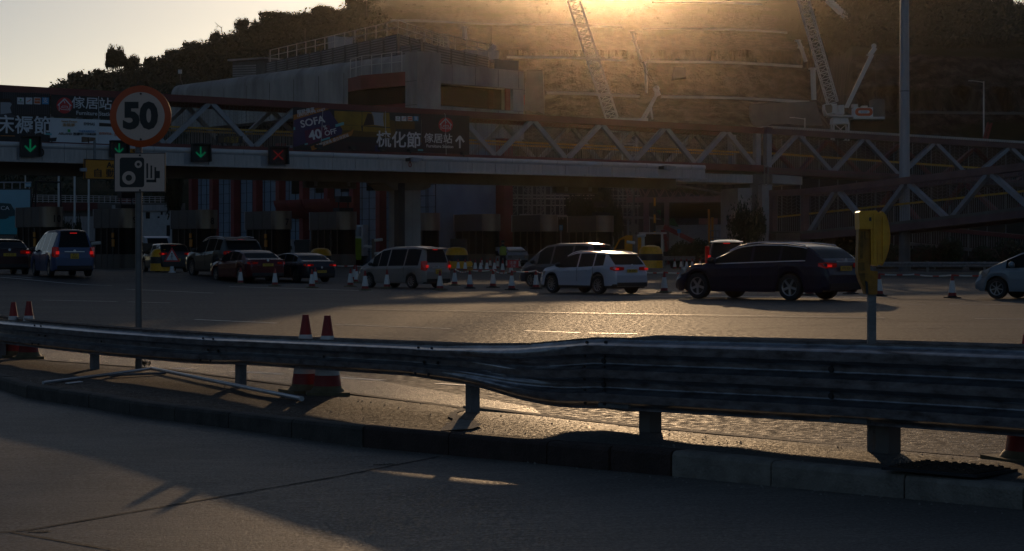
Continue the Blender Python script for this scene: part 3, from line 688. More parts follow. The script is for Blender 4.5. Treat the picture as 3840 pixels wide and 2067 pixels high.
        m.prism([(L/2-.10, sd*hw*.72, zz0), (L/2-.13, sd*hw*.72, zz1), (L/2-.30, sd*(hw*.945), zz1+.03), (L/2-.52, sd*(hw*.985), zz1+.06), (L/2-.45, sd*(hw*.99), zz0+.07), (L/2-.26, sd*(hw*.955), zz0)], (.02, sd*.02, .0))
        m.build('headlight', M['headlamp'], t)
        xm_ = L - fo - .62 if cat != 'people carrier' else L - fo - .35
        zb_ = sm(belt, xm_); m = MB(); Mx = Matrix.Translation((xm_-L/2+.1, sd*(hw+.10), zb_+.10)) @ Matrix.Diagonal((.09,.12,.085,1))
        m.lathe([(.3,-1),(.85,-.6),(1,0),(.85,.6),(.3,1)], 12, Mx); m.box((xm_-L/2+.1, sd*(hw-.02), zb_+.04), (.06,.1,.04)); m.build('mirror', M['plastic'] if cat != 'hatchback' else body_mat, t, smooth=50)
        for xd in (xr+.62, xr+.62+.98):
            if xd < xf-.1: m = MB(); m.box((xd-L/2, sd*(hw+.012), sm(belt, xd)-.13), (.18,.03,.028)); m.build('door_handle', body_mat, t)
        if rails:
            m = MB(); xa_, xb_ = wins[0][0]+.1, wins[-1][1]-.35
            pr = [Vector((x-L/2, sd*(hw*.955-.30*(sm(roof,x)-sm(belt,x))-.05), sm(roof,x)+.012)) for x in frange(xa_, xb_, 10)]; m.path(pr, .014, 6); m.build('roof_rail', M['chrome'], t)
        if chrome:
            m = MB(); pr = [Vector((x-L/2, sd*(hw*.962), sm(belt,x)+.012)) for x in frange(wins[0][0], wins[-1][1], 16)]; m.path(pr, .014, 5)
            pr = [Vector((x-L/2, sd*(hw*.962-.30*.86*(sm(roof,x)-sm(belt,x))), sm(belt,x)+.86*(sm(roof,x)-sm(belt,x))+.012)) for x in frange(wins[0][0], wins[-1][1], 22)]; m.path(pr, .011, 5); m.build('window_trim', M['chrome'], t)
        # shut lines
        m = MB()
        for xd in ([w_[1]+.03 for w_ in wins[:2]]):
            for k in range(8):
                z = lerp(.38, sm(belt, xd)-.03, k/7); 
            m.box((xd-L/2, sd*(hw*.997), (.42+sm(belt,xd))/2), (.012,.012, sm(belt,xd)-.50))
        m.build('door_gap', M['dark'], t)
    # rear details
    zr0 = sm(roof, 0.0); zp = max(.42, min(z0+.02, .82)) if not plate or len(plate) < 2 else plate[1]
    pn = plate[0] if plate else None
    m = MB(); m.box((-L/2-.022, 0, zp), (.02, .50 if not plate or '\n' not in plate[0] else .33, .12 if not plate or '\n' not in plate[0] else .21)); pl_ = m.build('number_plate', M['plate'], t)
    if pn: text(pn, .11, M['ink'], pl_, (-L/2-.034, 0, zp), (R(90), 0, R(-90)), ext=.001, name='plate_number')
    m = MB(); m.box((-L/2+.03, 0, .36), (.12, Wd*.80, .14)); m.build('rear_bumper_trim', M['plastic'] if not boot_strip else M['dark'], t)
    if boot_strip: m = MB(); m.box((-L/2-.012, 0, zp+.17), (.02, Wd*.46, .035)); m.build('boot_strip', M['chrome'], t)
    if brake:
        xb_ = next((x for x in frange(0, L/2, 60) if sm(roof, x) > max(z for _, z in roof)*.93), .3)
        m = MB(); m.box((xb_-L/2-.02, 0, sm(roof, xb_)-.035), (.04,.26,.03)); m.build('brake_light', M['tail_dim'] if not tlit else M['tail'], t)
    if spoiler:
        xb_ = spoiler; m = MB(); z = sm(roof, xb_+.15); m.prism([(xb_-L/2+.25, -Wd*.37, z+.01), (xb_-L/2-.08, -Wd*.36, z-.03), (xb_-L/2-.08, Wd*.36, z-.03), (xb_-L/2+.25, Wd*.37, z+.01)], (0,0,-.035)); m.build('spoiler', body_mat, t)
    m = MB(); m.lathe([(.055,0),(.05,.012)], 14, Matrix.Translation((-L/2-.012, 0, zp+.2)) @ Matrix.Rotation(R(-90), 4, 'Y')); m.build('emblem', M['chrome'], t)
    # place: near (left) wheel contact at the pixel
    hv = Vector((heading[0], heading[1], 0)).normalized(); rz = math.atan2(hv.y, hv.x); lf = Vector((-hv.y, hv.x, 0))
    g = G(*ref) if len(ref) == 2 else GD(ref[0], ref[2])
    xw = (xr if refwheel == 'rear' else xf) - L/2; side = 1 if lf.y < 0 else -1
    loc = g - hv*xw*s - lf*side*(hw-.03)*s; loc.z = gz(loc.x, loc.y)
    t.location = loc; t.rotation_euler = (0,0,rz); return t

saloon_r = lambda L, H: [(0,.66),(.06,.95),(.12,1.02),(.55,1.06),(1.05,H-.14),(1.5,H-.03),(2.1,H),(2.6,H-.03),(2.95,H-.13),(3.65,1.0),(L-.55,.86),(L-.15,.72),(L-.03,.6),(L,.45)]
saloon_b = lambda L: [(0,.9),(.9,.98),(3.2,.92),(3.7,.88),(L-.3,.72),(L,.5)]
van_r = lambda L, H: [(0,.62),(.05,1.02),(.10,1.12),(.17,H-.2),(.28,H-.06),(.9,H),(2.5,H-.02),(3.05,H-.10),(3.5,H-.38),(4.0,1.10),(L-.3,.92),(L-.08,.72),(L,.5)]
van_b = lambda L: [(0,1.02),(2.6,.98),(3.6,.96),(L-.4,.82),(L,.5)]
fh = (-.60, .80)
# white crossover
car('white_crossover', 'white crossover with dark cladding and lit tail lights in the middle of the plaza', 'car', 4.44, 1.82,
    [(0,.60),(.04,.95),(.10,1.05),(.2,1.16),(.55,1.50),(.75,1.55),(1.6,1.595),(2.3,1.58),(2.7,1.48),(3.35,1.10),(3.5,1.05),(4.1,.95),(4.32,.82),(4.40,.66),(4.44,.5)],
    [(0,1.0),(.6,1.06),(2.0,.99),(3.3,.96),(3.9,.88),(4.44,.55)], 2.67, .85, .34, paint('white_car_paint', (.50,.51,.58), .25), [(.62,1.15),(1.22,2.05),(2.13,3.2)], (2241,1103), (-.62,.78), s=.93,
    plate=('VR 6297', .86), tail=(.86,1.02), tailw=.42, clad=True, rails=True, rspk=10, spoiler=.5)
# navy estate, nearest
car('navy_estate', 'dark navy estate car with chrome window line crossing at right, largest car in view', 'car', 4.72, 1.81,
    [(0,.55),(.04,.88),(.10,.98),(.16,1.02),(.50,1.28),(.70,1.36),(1.3,1.425),(2.1,1.445),(2.6,1.39),(2.85,1.31),(3.5,.98),(3.65,.93),(4.25,.84),(4.5,.74),(4.66,.6),(4.72,.45)],
    [(0,.92),(.6,.98),(2.0,.94),(3.4,.89),(4.0,.80),(4.72,.5)], 2.84, .80, .335, pm('navy_paint', (.003,.006,.03), .3, 0, coat=.25, spec=.3), [(.62,1.35),(1.42,2.2),(2.28,3.35)], (2960,1127), (-.745,.667), s=1.2,
    plate=('WB 8261', .80), tail=(.80,.95), tailw=.40, rails=True, chrome=True, rspk=5, boot_strip=True, sill=.2)
# silver people carrier
car('people_carrier', 'silver beige people carrier with lit tail lights left of the taped cones', 'people carrier', 4.69, 1.70, van_r(4.69,1.865), van_b(4.69), 2.86, .93, .32,
    paint('beige_silver', (.27,.235,.21), .3), [(.45,1.35),(1.42,2.45),(2.53,3.1),(3.14,3.55)], (1541,1082), (-.70,.714), s=.90, plate=('WG\n9178', .74), tail=(.78,1.22), tailw=.10, rspk=10, spoiler=.14, boot_strip=True)
# grey moving van behind the white car
car('grey_people_carrier', 'blurred dark grey people carrier half hidden behind the white crossover', 'people carrier', 4.6, 1.70, van_r(4.6,1.86), van_b(4.6), 2.85, .85, .31,
    paint('grey_paint', (.06,.06,.075), .3), [(.45,1.25),(1.35,2.45),(2.55,3.35)], (1990,1076), (-.66,.75), s=.98, tail=(.8,1.2), tailw=.12, refwheel='front', tlit=False, rspk=8)
# dark saloon with ring tail lights
car('dark_saloon', 'dark grey saloon with ring shaped red tail lights and yellow plate', 'car', 4.66, 1.795, saloon_r(4.66,1.44), saloon_b(4.66), 2.725, .88, .325,
    paint('dark_grey_paint', (.03,.035,.045), .25), [(.95,1.3),(1.36,2.15),(2.23,3.25)], (1107,1061), (-.58,.81), s=.97, plate=('XW 1432', .52), tail=(.76,.90), tailw=.34, rspk=10, chrome=True)
# red saloon
car('red_saloon', 'dark red saloon moving in front of the green SUV', 'car', 4.87, 1.84, saloon_r(4.87,1.45), saloon_b(4.87), 2.83, .93, .33,
    paint('dark_red_paint', (.10,.008,.010), .25), [(1.0,1.35),(1.42,2.2),(2.3,3.3)], (898,1062), (-.50,.866), s=1.04, plate=('XA 507', .78), tail=(.80,.92), tailw=.34, rspk=5, tlit=False, brake=False)
# grey green SUV
car('green_suv', 'grey green SUV with roof rails queuing behind the red saloon', 'car', 4.6, 1.855,
    [(0,.62),(.04,1.0),(.12,1.12),(.45,1.50),(.65,1.62),(1.5,1.685),(2.3,1.67),(2.75,1.56),(3.4,1.16),(3.6,1.10),(4.25,.98),(4.5,.82),(4.6,.55)], [(0,1.05),(.7,1.12),(2.2,1.04),(3.4,1.0),(4.1,.9),(4.6,.55)],
    2.69, .93, .36, paint('green_grey_paint', (.03,.038,.036), .3), [(.65,1.2),(1.28,2.15),(2.23,3.25)], (719,1032), (-.52,.854), s=1.16, refwheel='front', tail=(.9,1.08), tailw=.35, clad=True, rails=True, spoiler=.4)
# blue people carrier
car('blue_people_carrier', 'metallic blue people carrier with lit tail lights at the far left booth', 'people carrier', 4.64, 1.695, van_r(4.64,1.85), van_b(4.64), 2.825, .9, .315,
    paint('blue_paint', (.05,.08,.17), .3), [(.45,1.3),(1.38,2.4),(2.48,3.05),(3.1,3.5)], (182,1040), (-.42,.907), s=1.19, plate=('KU\n9904', .80), tail=(.74,1.16), tailw=.12, rspk=6, boot_strip=True)
car('dark_red_saloon', 'dark saloon with pale roof cut off by the left edge of the picture', 'car', 4.6, 1.8, saloon_r(4.6,1.44), saloon_b(4.6), 2.8, .8, .32,
    paint('black_red_paint', (.045,.012,.012), .3), [(.95,1.3),(1.36,2.15),(2.23,3.25)], (-62,1030), (-.40,.917), s=1.24, plate=('WZ 20', .80), tail=(.82,.98), tailw=.36)
car('black_hatchback', 'black car nosing past the yellow cushion beside booth 8', 'car', 4.3, 1.78,
    [(0,.62),(.05,1.0),(.15,1.12),(.5,1.42),(.7,1.5),(1.6,1.54),(2.4,1.5),(3.3,1.06),(4.0,.9),(4.3,.55)], [(0,1.0),(2,.98),(3.3,.95),(4.3,.55)], 2.6, .85, .32,
    paint('black_paint', (.02,.02,.024), .3), [(.62,1.15),(1.22,2.05),(2.13,3.2)], (585,1014,112), (-.42,.907), s=1.05, plate=('PV 3682', .66), tail=(.9,1.05), tailw=.3)
# silver hatchback entering at right
car('silver_hatchback', 'silver hatchback nosing in from the right edge with a dark open wheel arch', 'hatchback', 3.9, 1.70,
    [(0,.6),(.05,.95),(.3,1.35),(.6,1.5),(1.5,1.525),(2.1,1.48),(2.5,1.36),(3.3,.98),(3.62,.84),(3.8,.68),(3.9,.48)], [(0,.95),(1.5,.95),(2.9,.90),(3.4,.80),(3.9,.5)], 2.5, .72, .31,
    paint('silver_blue_paint', (.20,.25,.29), .3), [(.45,1.0),(1.08,1.8),(1.88,2.9)], (3737,1121), (-.80,.60), s=1.05, refwheel='front', rspk=7, tlit=False, hl=(.62,.80))
# dark van with tall red tail light behind the estate
vn = car('dark_van', 'dark van with a tall red tail light half hidden behind the navy estate', 'people carrier', 4.7, 1.72, van_r(4.7,1.87), van_b(4.7), 2.9, .9, .32,
    paint('dark_green_paint', (.03,.02,.02), .3), [(.45,1.35),(1.42,2.45),(2.53,3.3)], (2668,1082,80), (.12,.99), s=1.05, plate=('LM 45', .7), tail=(.85,1.62), tailw=.08, spoiler=.14)
vn.location = GD(2742, 83) + Vector((0,1.5,0))
# vehicles glimpsed between the booths
def front_van(name, label, px, D, Wd, H, Lv, mat, heading, cat='van', group=None, logo=None):
    t = thing(name, label, cat, GD(px, D), math.atan2(heading[1], heading[0]), group)
    m = MB(); m.prism([(-Lv/2,-Wd/2,.35),(Lv/2,-Wd/2,.35),(Lv/2+.12,-Wd/2,.9),(Lv/2-.05,-Wd/2,1.1),(Lv/2-.75,-Wd/2,H-.1),(Lv/2-1.1,-Wd/2,H),(-Lv/2,-Wd/2,H)], (0,Wd,0)); m.build('body', mat, t)
    m = MB(); m.prism([(Lv/2-.08,-Wd*.44,1.15),(Lv/2-.72,-Wd*.40,H-.18),(Lv/2-.72,Wd*.40,H-.18),(Lv/2-.08,Wd*.44,1.15)], (.03,0,.03)); m.build('windshield', M['carglass'], t)
    for sd in (1,-1):
        m = MB(); m.box((Lv/2+.10, sd*Wd*.38, .78), (.08,.28,.17)); m.build('headlight', M['headlamp'], t)
        m = MB(); m.box((Lv/2-.55, sd*(Wd/2+.14), 1.45), (.08,.18,.28)); m.build('mirror', M['plastic'], t)
        m = MB(); m.box((-.2, sd*(Wd/2+.004), H*.68), (Lv*.62,.012,H*.24)); m.build('side_window', M['carglass'], t)
        for xw in (-Lv*.3, Lv*.3):
            m = MB(); m.lathe([(.2,-.1),(.33,-.1),(.34,0),(.33,.1),(.2,.1)], 20, Matrix.Translation((xw, sd*(Wd/2-.1), .34)) @ Matrix.Rotation(R(90),4,'X')); m.build('wheel', M['rubber'], t, smooth=40)
    m = MB(); m.box((Lv/2+.13,0,.52), (.03,.5,.12)); m.build('number_plate', M['white'], t)
    m = MB(); m.box((Lv/2+.08,0,.45), (.12,Wd*.9,.16)); m.build('bumper', M['plastic'], t)
    return t
wp = paint('white_van_paint', (.45,.46,.48), .3)
front_van('white_van', 'pale van facing out of the lane behind the speed sign pole', 565, 150, 1.9, 2.3, 4.8, wp, (.45,-.9))
front_van('silver_van', 'van facing out of the lane right of booth 7', 1108, 158, 1.8, 2.1, 4.5, paint('silver_van_paint', (.3,.32,.34)), (.45,-.9))
front_van('minibus', 'white minibus with a large windscreen facing out beside the concrete pier', 1668, 165, 2.1, 2.9, 6.5, wp, (-.35,-.94), 'minibus')
front_van('parked_car', 'left of two pale cars parked beyond the booths by the blue arrow sign', 2096, 205, 1.8, 1.6, 4.3, paint('parked_white', (.4,.4,.42)), (.35,-.94), 'car', 'cars parked beyond the booths')
front_van('parked_car', 'right of two pale cars parked beyond the booths by the blue arrow sign', 2138, 205, 1.8, 1.6, 4.3, paint('parked_silver', (.28,.3,.34)), (-.1,-.99), 'car', 'cars parked beyond the booths')
front_van('approaching_car', 'silver car with a shining headlamp behind the officer', 1893, 150, 1.75, 1.5, 4.2, paint('silver_app', (.3,.31,.33)), (.45,-.9), 'car')
# lime refrigerated truck
D = 160; p = GD(1400, D); s_ = F/D
tk = thing('box_truck', 'lime green and white box truck with a cooling unit parked left of the pier', 'truck', p, R(-40))
m = MB(); m.box((0,0,2.05), (2.1,4.6,2.45)); m.build('box_body', M['white'], tk)
m = MB(); m.box((-1.06,0,2.05), (.02,4.5,2.40)); m.build('lime_panel', M['lime'], tk)
m = MB(); m.box((.15,-2.38,2.75), (1.5,.28,.75)); [m.box((.45+.0,-2.54,2.5+.1*k), (.7,.03,.04)) for k in range(5)]; m.build('cooling_unit', M['greysteel'], tk)
m = MB(); m.prism([(-1,-4.2,.5),(-1,-2.4,.5),(-1,-2.4,2.2),(-1,-3.6,2.2),(-1,-4.1,1.5)], (2,0,0)); m.build('cab', M['lime'], tk)
m = MB(); m.prism([(-.85,-4.13,1.52),(-.85,-3.66,2.12),(.85,-3.66,2.12),(.85,-4.13,1.52)], (0,-.03,.02)); m.build('windshield', M['carglass'], tk)
for x in (-.9,.9):
    for y in (-3.4,1.5): m = MB(); m.lathe([(.25,-.12),(.42,-.12),(.42,.12),(.25,.12)], 18, Matrix.Translation((x,y,.42)) @ Matrix.Rotation(R(90),4,'Y')); m.build('wheel', M['rubber'], tk)
# yellow crane truck and red boom beyond
D = 165; p = GD(2372, D)
yt = thing('yellow_crane_truck', 'yellow works truck with a cab facing left behind the cameras', 'truck', p, R(-15))
m = MB(); m.prism([(-1.4,-1.1,.6),(1.2,-1.1,.6),(1.2,-1.1,2.5),(-.3,-1.1,2.5),(-.9,-1.1,2.2),(-1.4,-1.1,1.3)], (0,2.2,0)); m.build('cab', M['yellow'], yt)
m = MB(); m.prism([(-1.2,-1.12,1.35),(-.45,-1.12,1.35),(-.45,-1.12,2.2),(-.8,-1.12,2.1)], (0,.02,0)); m.build('cab_window', M['carglass'], yt)
m = MB(); m.box((3.2,0,.9), (4,2,.5)); m.build('chassis', M['blackmetal'], yt)
for x in (-.6,2.2,4.2):
    for y in (-1,1): m = MB(); m.lathe([(.25,-.15),(.48,-.15),(.48,.15),(.25,.15)], 18, Matrix.Translation((x,y,.48)) @ Matrix.Rotation(R(90),4,'X')); m.build('wheel', M['rubber'], yt)
pl = Pl(2400,170,2700,170)
rb = thing('red_loader_boom', 'red articulated crane boom reaching down behind the hedge', 'crane boom', GD(2600,170))
m = MB(); m.beam(pl, (2485,862), (2500,905), 14, .4); m.beam(pl, (2490,850), (2600,905), 16, .4); m.build('boom', M['red'], rb, world=True)
m = MB(); m.beam(pl, (2495,905), (2510,990), 10, .3); m.build('strut', M['red'], rb, world=True)
# ------------------------------------------------------------- toll canopy beam with lane signals
CP = Pl(0, 106.6, 2645, 132.6)
ytop = lambda px: lerp(530, 620, px/2645)            # top of the round pipe
yp = lambda px: lerp(551, 637, px/2645)
yf = lambda px: lerp(600, 668, px/2645)
yb = lambda px: lerp(606, 673, px/2645)
can = thing('toll_canopy', 'long pale toll canopy beam with rounded top edge spanning all lanes', 'canopy', GD(1545, 125))
m = MB(); XA, XB = -700, 2645
A, B = CP.P(XA, (ytop(XA)+yp(XA))/2), CP.P(XB, (ytop(XB)+yp(XB))/2)
m.tube(A - CP.n*.1, B - CP.n*.1, .155, 16); m.build('edge_pipe', M['pipe'], can, smooth=40, world=True)
m = MB()
for px in range(-600, 2600, 168):
    c = CP.P(px, (ytop(px)+yp(px))/2) - CP.n*.1; m.tube(c, c + CP.dir*.03, .162, 16)
m.build('pipe_joint', M['greysteel'], can, smooth=40, world=True)
gaps = [(60,72),(404,470),(686,780),(975,1068)]
edges = [-700] + [v for g_ in gaps for v in g_] + [2641]
for a, b in zip(edges[0::2], edges[1::2]):
    n_ = max(1, round((b-a)/88)); 
    for i in range(n_):
        u, v = lerp(a,b,i/n_)+.8, lerp(a,b,(i+1)/n_)-.8
        m = MB(); m.pp(CP, [(u,yp(u)+2),(v,yp(v)+2),(v,yf(v)),(u,yf(u))], .08, .12); m.build('fascia_panel', M['fascia'], can, world=True)
m = MB(); m.pp(CP, [(XA,yp(XA)),(XB-3,yp(XB)),(XB-3,yb(XB)-1),(XA,yb(XA)-1)], .6, .03); m.build('fascia_backing', M['greysteel'], can, world=True)
m = MB(); m.pp(CP, [(XA,yf(XA)),(XB+4,yf(XB)),(XB+4,yb(XB)),(XA,yb(XA))], .35, .22); m.build('drip_edge', M['fascia'], can, world=True)
m = MB(); z0 = CP.P(1300, yb(1300)).z
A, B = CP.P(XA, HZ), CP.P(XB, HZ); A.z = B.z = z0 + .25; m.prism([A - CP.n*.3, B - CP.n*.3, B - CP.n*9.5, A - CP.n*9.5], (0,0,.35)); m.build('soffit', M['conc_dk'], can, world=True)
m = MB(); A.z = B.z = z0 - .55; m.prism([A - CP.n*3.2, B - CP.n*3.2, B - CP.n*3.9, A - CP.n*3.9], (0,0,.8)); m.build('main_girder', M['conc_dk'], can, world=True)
for px in (880, 1545, 2160):                         # piers carrying the canopy
    pass
PR = Pl(1300, 122, 1700, 126.5)
pier = thing('concrete_pier', 'tall concrete pier with a stepped head under the toll canopy', 'pier', PR.Z(1537, .3))
m = MB(); m.pp(PR, [(1508,705),(1577,705),(1577,950),(1508,950)], 1.6); m.build('shaft', M['conc'], pier, world=True)
m = MB(); m.pp(PR, [(1545,716),(1576,716),(1576,945),(1545,945)], .05, .05); m.build('face_panel', M['conc'], pier, world=True)
m = MB(); m.pp(PR, [(1435,652),(1606,652),(1605,702),(1580,714),(1470,714),(1437,690)], 2.2, .3); m.build('head', M['conc_dk'], pier, world=True)
m = MB(); m.pp(PR, [(1483,655),(1507,655),(1507,950),(1483,950)], .5, .35); m.build('downpipe_duct', M['blackmetal'], pier, world=True)
def dark_panel(name, label, cat, pts, pl, th, mat, parts=None):
    t = thing(name, label, cat, pl.P(*pts[0])); m = MB(); m.pp(pl, pts, th); m.build('box', mat, t, world=True); return t
BK = Pl(0, 113, 2645, 139)
for (a, b, c, d_, l) in ((1148,1336,652,712,'dark back of a sign box hanging under the canopy over the unlit booth'),(2086,2242,668,732,'dark back of a sign box hanging under the canopy beside the tree')):
    t = thing('sign_box', l, 'sign', BK.P((a+b)/2, d_), group='sign boxes under the canopy')
    m = MB(); m.pp(BK, [(a,c-8),(b,c-4),(b,d_-4),(a,d_-8)], .5); m.build('box', M['conc_dk'], t, world=True)
    for x in (a+30, b-35): m = MB(); m.pp(BK, [(x,c-6),(x+10,c-6),(x+10,d_-14),(x,d_-14)], .1, .1); m.build('rib', M['greysteel'], t, world=True)
# lane signals
def signal(px0, px1, y0, y1, label, kind):
    c = (px0+px1)/2; t = thing('lane_signal', label, 'lane signal', CP.P(c, y1, .2), group='lane signals on the toll canopy')
    m = MB(); m.pp(CP, [(px0,y0),(px1,y0+1),(px1,y1),(px0,y1)], .22, .45); m.build('housing', M['blackmetal'], t, world=True)
    m = MB(); m.pp(CP, [(px0-1,y0-2),(px1+1,y0-1),(px1+1,y0+3),(px0-1,y0+2)], .5, .75); m.pp(CP, [(px1-1,y0),(px1+2,y0),(px1+5,y1),(px1-1,y1)], .3, .7); m.build('hood', M['blackmetal'], t, world=True)
    h = y1-y0; u = h/80
    m = MB()
    if kind == 'arrow':
        yt, yy = y0+.15*h, y0+.74*h
        m.beam(CP, (c,yt), (c,yy-2*u), 6.5*u, .02, .48); m.beam(CP, (c-21*u,yy-22*u), (c+1.5*u,yy), 7*u, .02, .48); m.beam(CP, (c+21*u,yy-22*u), (c-1.5*u,yy), 7*u, .02, .485)
        m.build('green_arrow', M['green_led'], t, world=True)
    else:
        m.beam(CP, (c-18,y0+14), (c+18,y0+48), 3.4, .02, .48); m.beam(CP, (c+18,y0+14), (c-18,y0+48), 3.4, .02, .485); m.build('red_cross', M['red_led'], t, world=True)
    return t
signal(68,137,512,590,'lane signal showing a green down arrow, leftmost on the canopy','arrow')
signal(404,466,530,590,'lane signal with green arrow partly behind the speed sign','arrow')
signal(709,771,541,608,'lane signal with dim green arrow right of the speed sign','arrow')
signal(999,1061,552,618,'lane signal showing a dim red cross','cross')
ptext('0', CP, 153, 574, 30, M['ink'], can, .14, bold=.015, name='lane_number')
ls = thing('lane_number_plate', 'small yellow plate with a lane number peeping behind the speed sign', 'sign', CP.P(492, 572, .2)); m = MB(); m.pp(CP, [(473,558),(511,559),(511,582),(473,581)], .05, .3); m.build('plate', M['orange'], ls, world=True); ptext('9', CP, 494, 571, 17, M['ink'], ls, .33)
at = thing('autotoll_sign', 'orange Autotoll lane sign hanging from the canopy, partly behind the camera plate', 'sign', CP.P(455, 636, .3))
m = MB(); m.pp(CP, [(303,597),(590,606),(590,680),(303,673)], .1, .5); m.build('panel', M['orange'], at, world=True)
for q in ([(303,597),(590,606),(590,609),(303,600)], [(303,670),(590,677),(590,680),(303,673)], [(303,597),(307,597),(307,673),(303,673)]): m = MB(); m.pp(CP, q, .05, .56); m.build('border', M['ink'], at, world=True)
ptext('Autotoll', CP, 436, 622, 21, M['ink'], at, .54, bold=.012, sx=1.05); ptext('自 動 線', CP, 402, 653, 24, M['ink'], at, .54, sx=1.2, bold=.004)
hg = MB(); hg.pp(CP, [(338,528),(346,528),(346,600),(338,600)], .08, .55); hg.build('hanger', M['galv_dull'], at, world=True)
hg = MB(); hg.pp(CP, [(303,514),(320,516),(320,534),(303,534)], .3, .4); hg.pp(CP, [(320,516),(346,518),(346,530),(322,532)], .3, .5); hg.build('hanger_bracket', pm('rusty_bracket', (.2,.16,.13), .8, c2=(.10,.05,.03), vs=8), at, world=True)
cam1 = thing('canopy_camera', 'small camera bracket left of the Autotoll sign', 'camera', CP.P(296, 640, .3)); m = MB(); m.pp(CP, [(288,632),(311,631),(311,645),(288,644)], .2, .6); m.build('camera_body', M['greysteel'], cam1, world=True)
ck = thing('clock_display', 'dim digital clock board reading 17 53 above the canopy', 'clock', CP.P(862, 541, 0))
m = MB(); m.pp(CP, [(815,509),(908,511),(906,538),(817,536)], .3, .1); m.build('case', M['blackmetal'], ck, world=True)
for x in (832, 866): m = MB(); m.pp(CP, [(x,536),(x+5,536),(x+5,548),(x,548)], .1, .0); m.build('foot', M['blackmetal'], ck, world=True)
SEG = {'1': 'bc', '7': 'abc', '5': 'afgcd', '3': 'abgcd'}
def digit(m, x, y, ch, w_=9, h_=17):
    q = {'a': ((x+2,y),(x+w_,y)), 'b': ((x+w_,y+1),(x+w_-1,y+h_/2)), 'c': ((x+w_-1,y+h_/2+1),(x+w_-2,y+h_)), 'd': ((x,y+h_),(x+w_-2,y+h_)), 'f': ((x+2,y+1),(x+1,y+h_/2)), 'g': ((x+1,y+h_/2),(x+w_-1,y+h_/2))}
    for s_ in SEG[ch]: m.beam(CP, q[s_][0], q[s_][1], 1.5, .01, .12)
m = MB()
for ch, x in (('1',832),('7',845),('5',864),('3',880)): digit(m, x, 516, ch)
m.build('digits', M['dim_led'], ck, world=True)
for (px, py, l) in ((1533,602,'area floodlight on the canopy edge with a dangling cable loop'),(2482,632,'area floodlight near the right end of the canopy')):
    t = thing('floodlight', l, 'floodlight', CP.P(px, py, .3), group='floodlights on the canopy')
    m = MB(); m.pp(CP, [(px-12,py-10),(px+22,py-6),(px+24,py-3),(px+8,py+8),(px-12,py+6)], .5, .9); m.build('lamp_head', M['greysteel'], t, world=True)
    m = MB(); m.pp(CP, [(px-16,py-8),(px-10,py-8),(px-10,py+4),(px-16,py+4)], .5, .6); m.build('arm', M['blackmetal'], t, world=True)
    if px < 2000: m = MB(); m.path([CP.P(px-14+a, py+b, .6) for a, b in ((0,4),(-4,14),(-4,22),(1,26),(5,22),(4,14),(0,4))], .03, 5); m.build('cable_loop', M['red'], t, world=True)
for k, (px, py) in enumerate(((200,522),(338,522),(485,526),(1198,548),(1325,553),(1435,556),(1545,563),(1745,574))):
    t = thing('banner_spotlight', 'small black spotlight on the canopy edge, number %s from the left in the row' % ['one','two','three','four','five','six','seven','eight'][k], 'spotlight', CP.P(px, py+8, -.1), group='banner spotlights on the canopy edge')
    m = MB(); m.pp(CP, [(px-14,py-4),(px+11,py-6),(px+8,py+8),(px-12,py+6)], .3, .1); m.build('head', M['blackmetal'], t, world=True)
    m = MB(); m.pp(CP, [(px-6,py+6),(px-3,py+6),(px-3,py+14),(px-6,py+14)], .1, .0); m.build('bracket', M['blackmetal'], t, world=True)

# ------------------------------------------------------------- truss footbridge above the canopy
BP = Pl(0, 112, 2865, 141)
tp = lambda px: lerp(318, 479, px/2865)
bt = lambda px: HZ - (HZ - tp(px)) * (HZ - 642) / (HZ - 479)
fb = thing('truss_footbridge', 'covered truss footbridge with maroon chords and grey diagonals above the toll canopy', 'footbridge', GD(2820, 141))
def chord(pl, x0, x1, fy, h, th, mat, name, par, off=0, sag=0):
    m = MB(); m.pp(pl, [(x0,fy(x0)),(x1,fy(x1)),(x1,fy(x1)+h(x1)),(x0,fy(x0)+h(x0))], th, off); return m.build(name, mat, par, world=True)
chord(BP, -700, 2865, tp, lambda x: lerp(27,23,x/2865), .5, M['maroon'], 'top_chord', fb)
chord(BP, -700, 2865, lambda x: bt(x)-22, lambda x: lerp(28,24,x/2865), .5, M['maroon'], 'bottom_chord', fb)
chord(BP, -700, 2865, tp, lambda x: lerp(27,23,x/2865), .5, M['maroon'], 'rear_top_chord', fb, -3.6)
chord(BP, -700, 2865, lambda x: bt(x)-22, lambda x: 24, .5, M['maroon'], 'rear_bottom_chord', fb, -3.6)
A, B = BP.P(-700, tp(-700)), BP.P(2865, tp(2865)); m = MB(); m.prism([A-BP.n*.1-Vector((0,0,.15)), B-BP.n*.1-Vector((0,0,.15)), B-BP.n*4-Vector((0,0,.15)), A-BP.n*4-Vector((0,0,.15))], (0,0,.12)); m.build('roof_deck', M['maroon'], fb, world=True)
A, B = BP.P(-700, bt(-700)), BP.P(2865, bt(2865)); m = MB(); m.prism([A-BP.n*.1, B-BP.n*.1, B-BP.n*4, A-BP.n*4], (0,0,.25)); m.build('walkway', M['conc_dk'], fb, world=True)
tops = [-920,-560,-215,100,455,794,1120,1435,1728,2003,2260,2501,2729]
xm = [ (a+b)/2 for a, b in zip(tops, tops[1:])] + [2838]
def truss(off, mat, nm, par, pl, tops, mids, ft, fb_, wd=17, dx=5, th=.3):
    for i, tx in enumerate(tops):
        if i < len(mids): b_ = mids[i]; m = MB(); m.beam(pl, (tx+dx, ft(tx)), (b_-dx, fb_(b_)), wd, th, off); m.build(nm, mat, par, world=True)
        if i > 0: b_ = mids[i-1]; m = MB(); m.beam(pl, (tx-dx, ft(tx)), (b_+dx, fb_(b_)), wd, th, off); m.build(nm, mat, par, world=True)
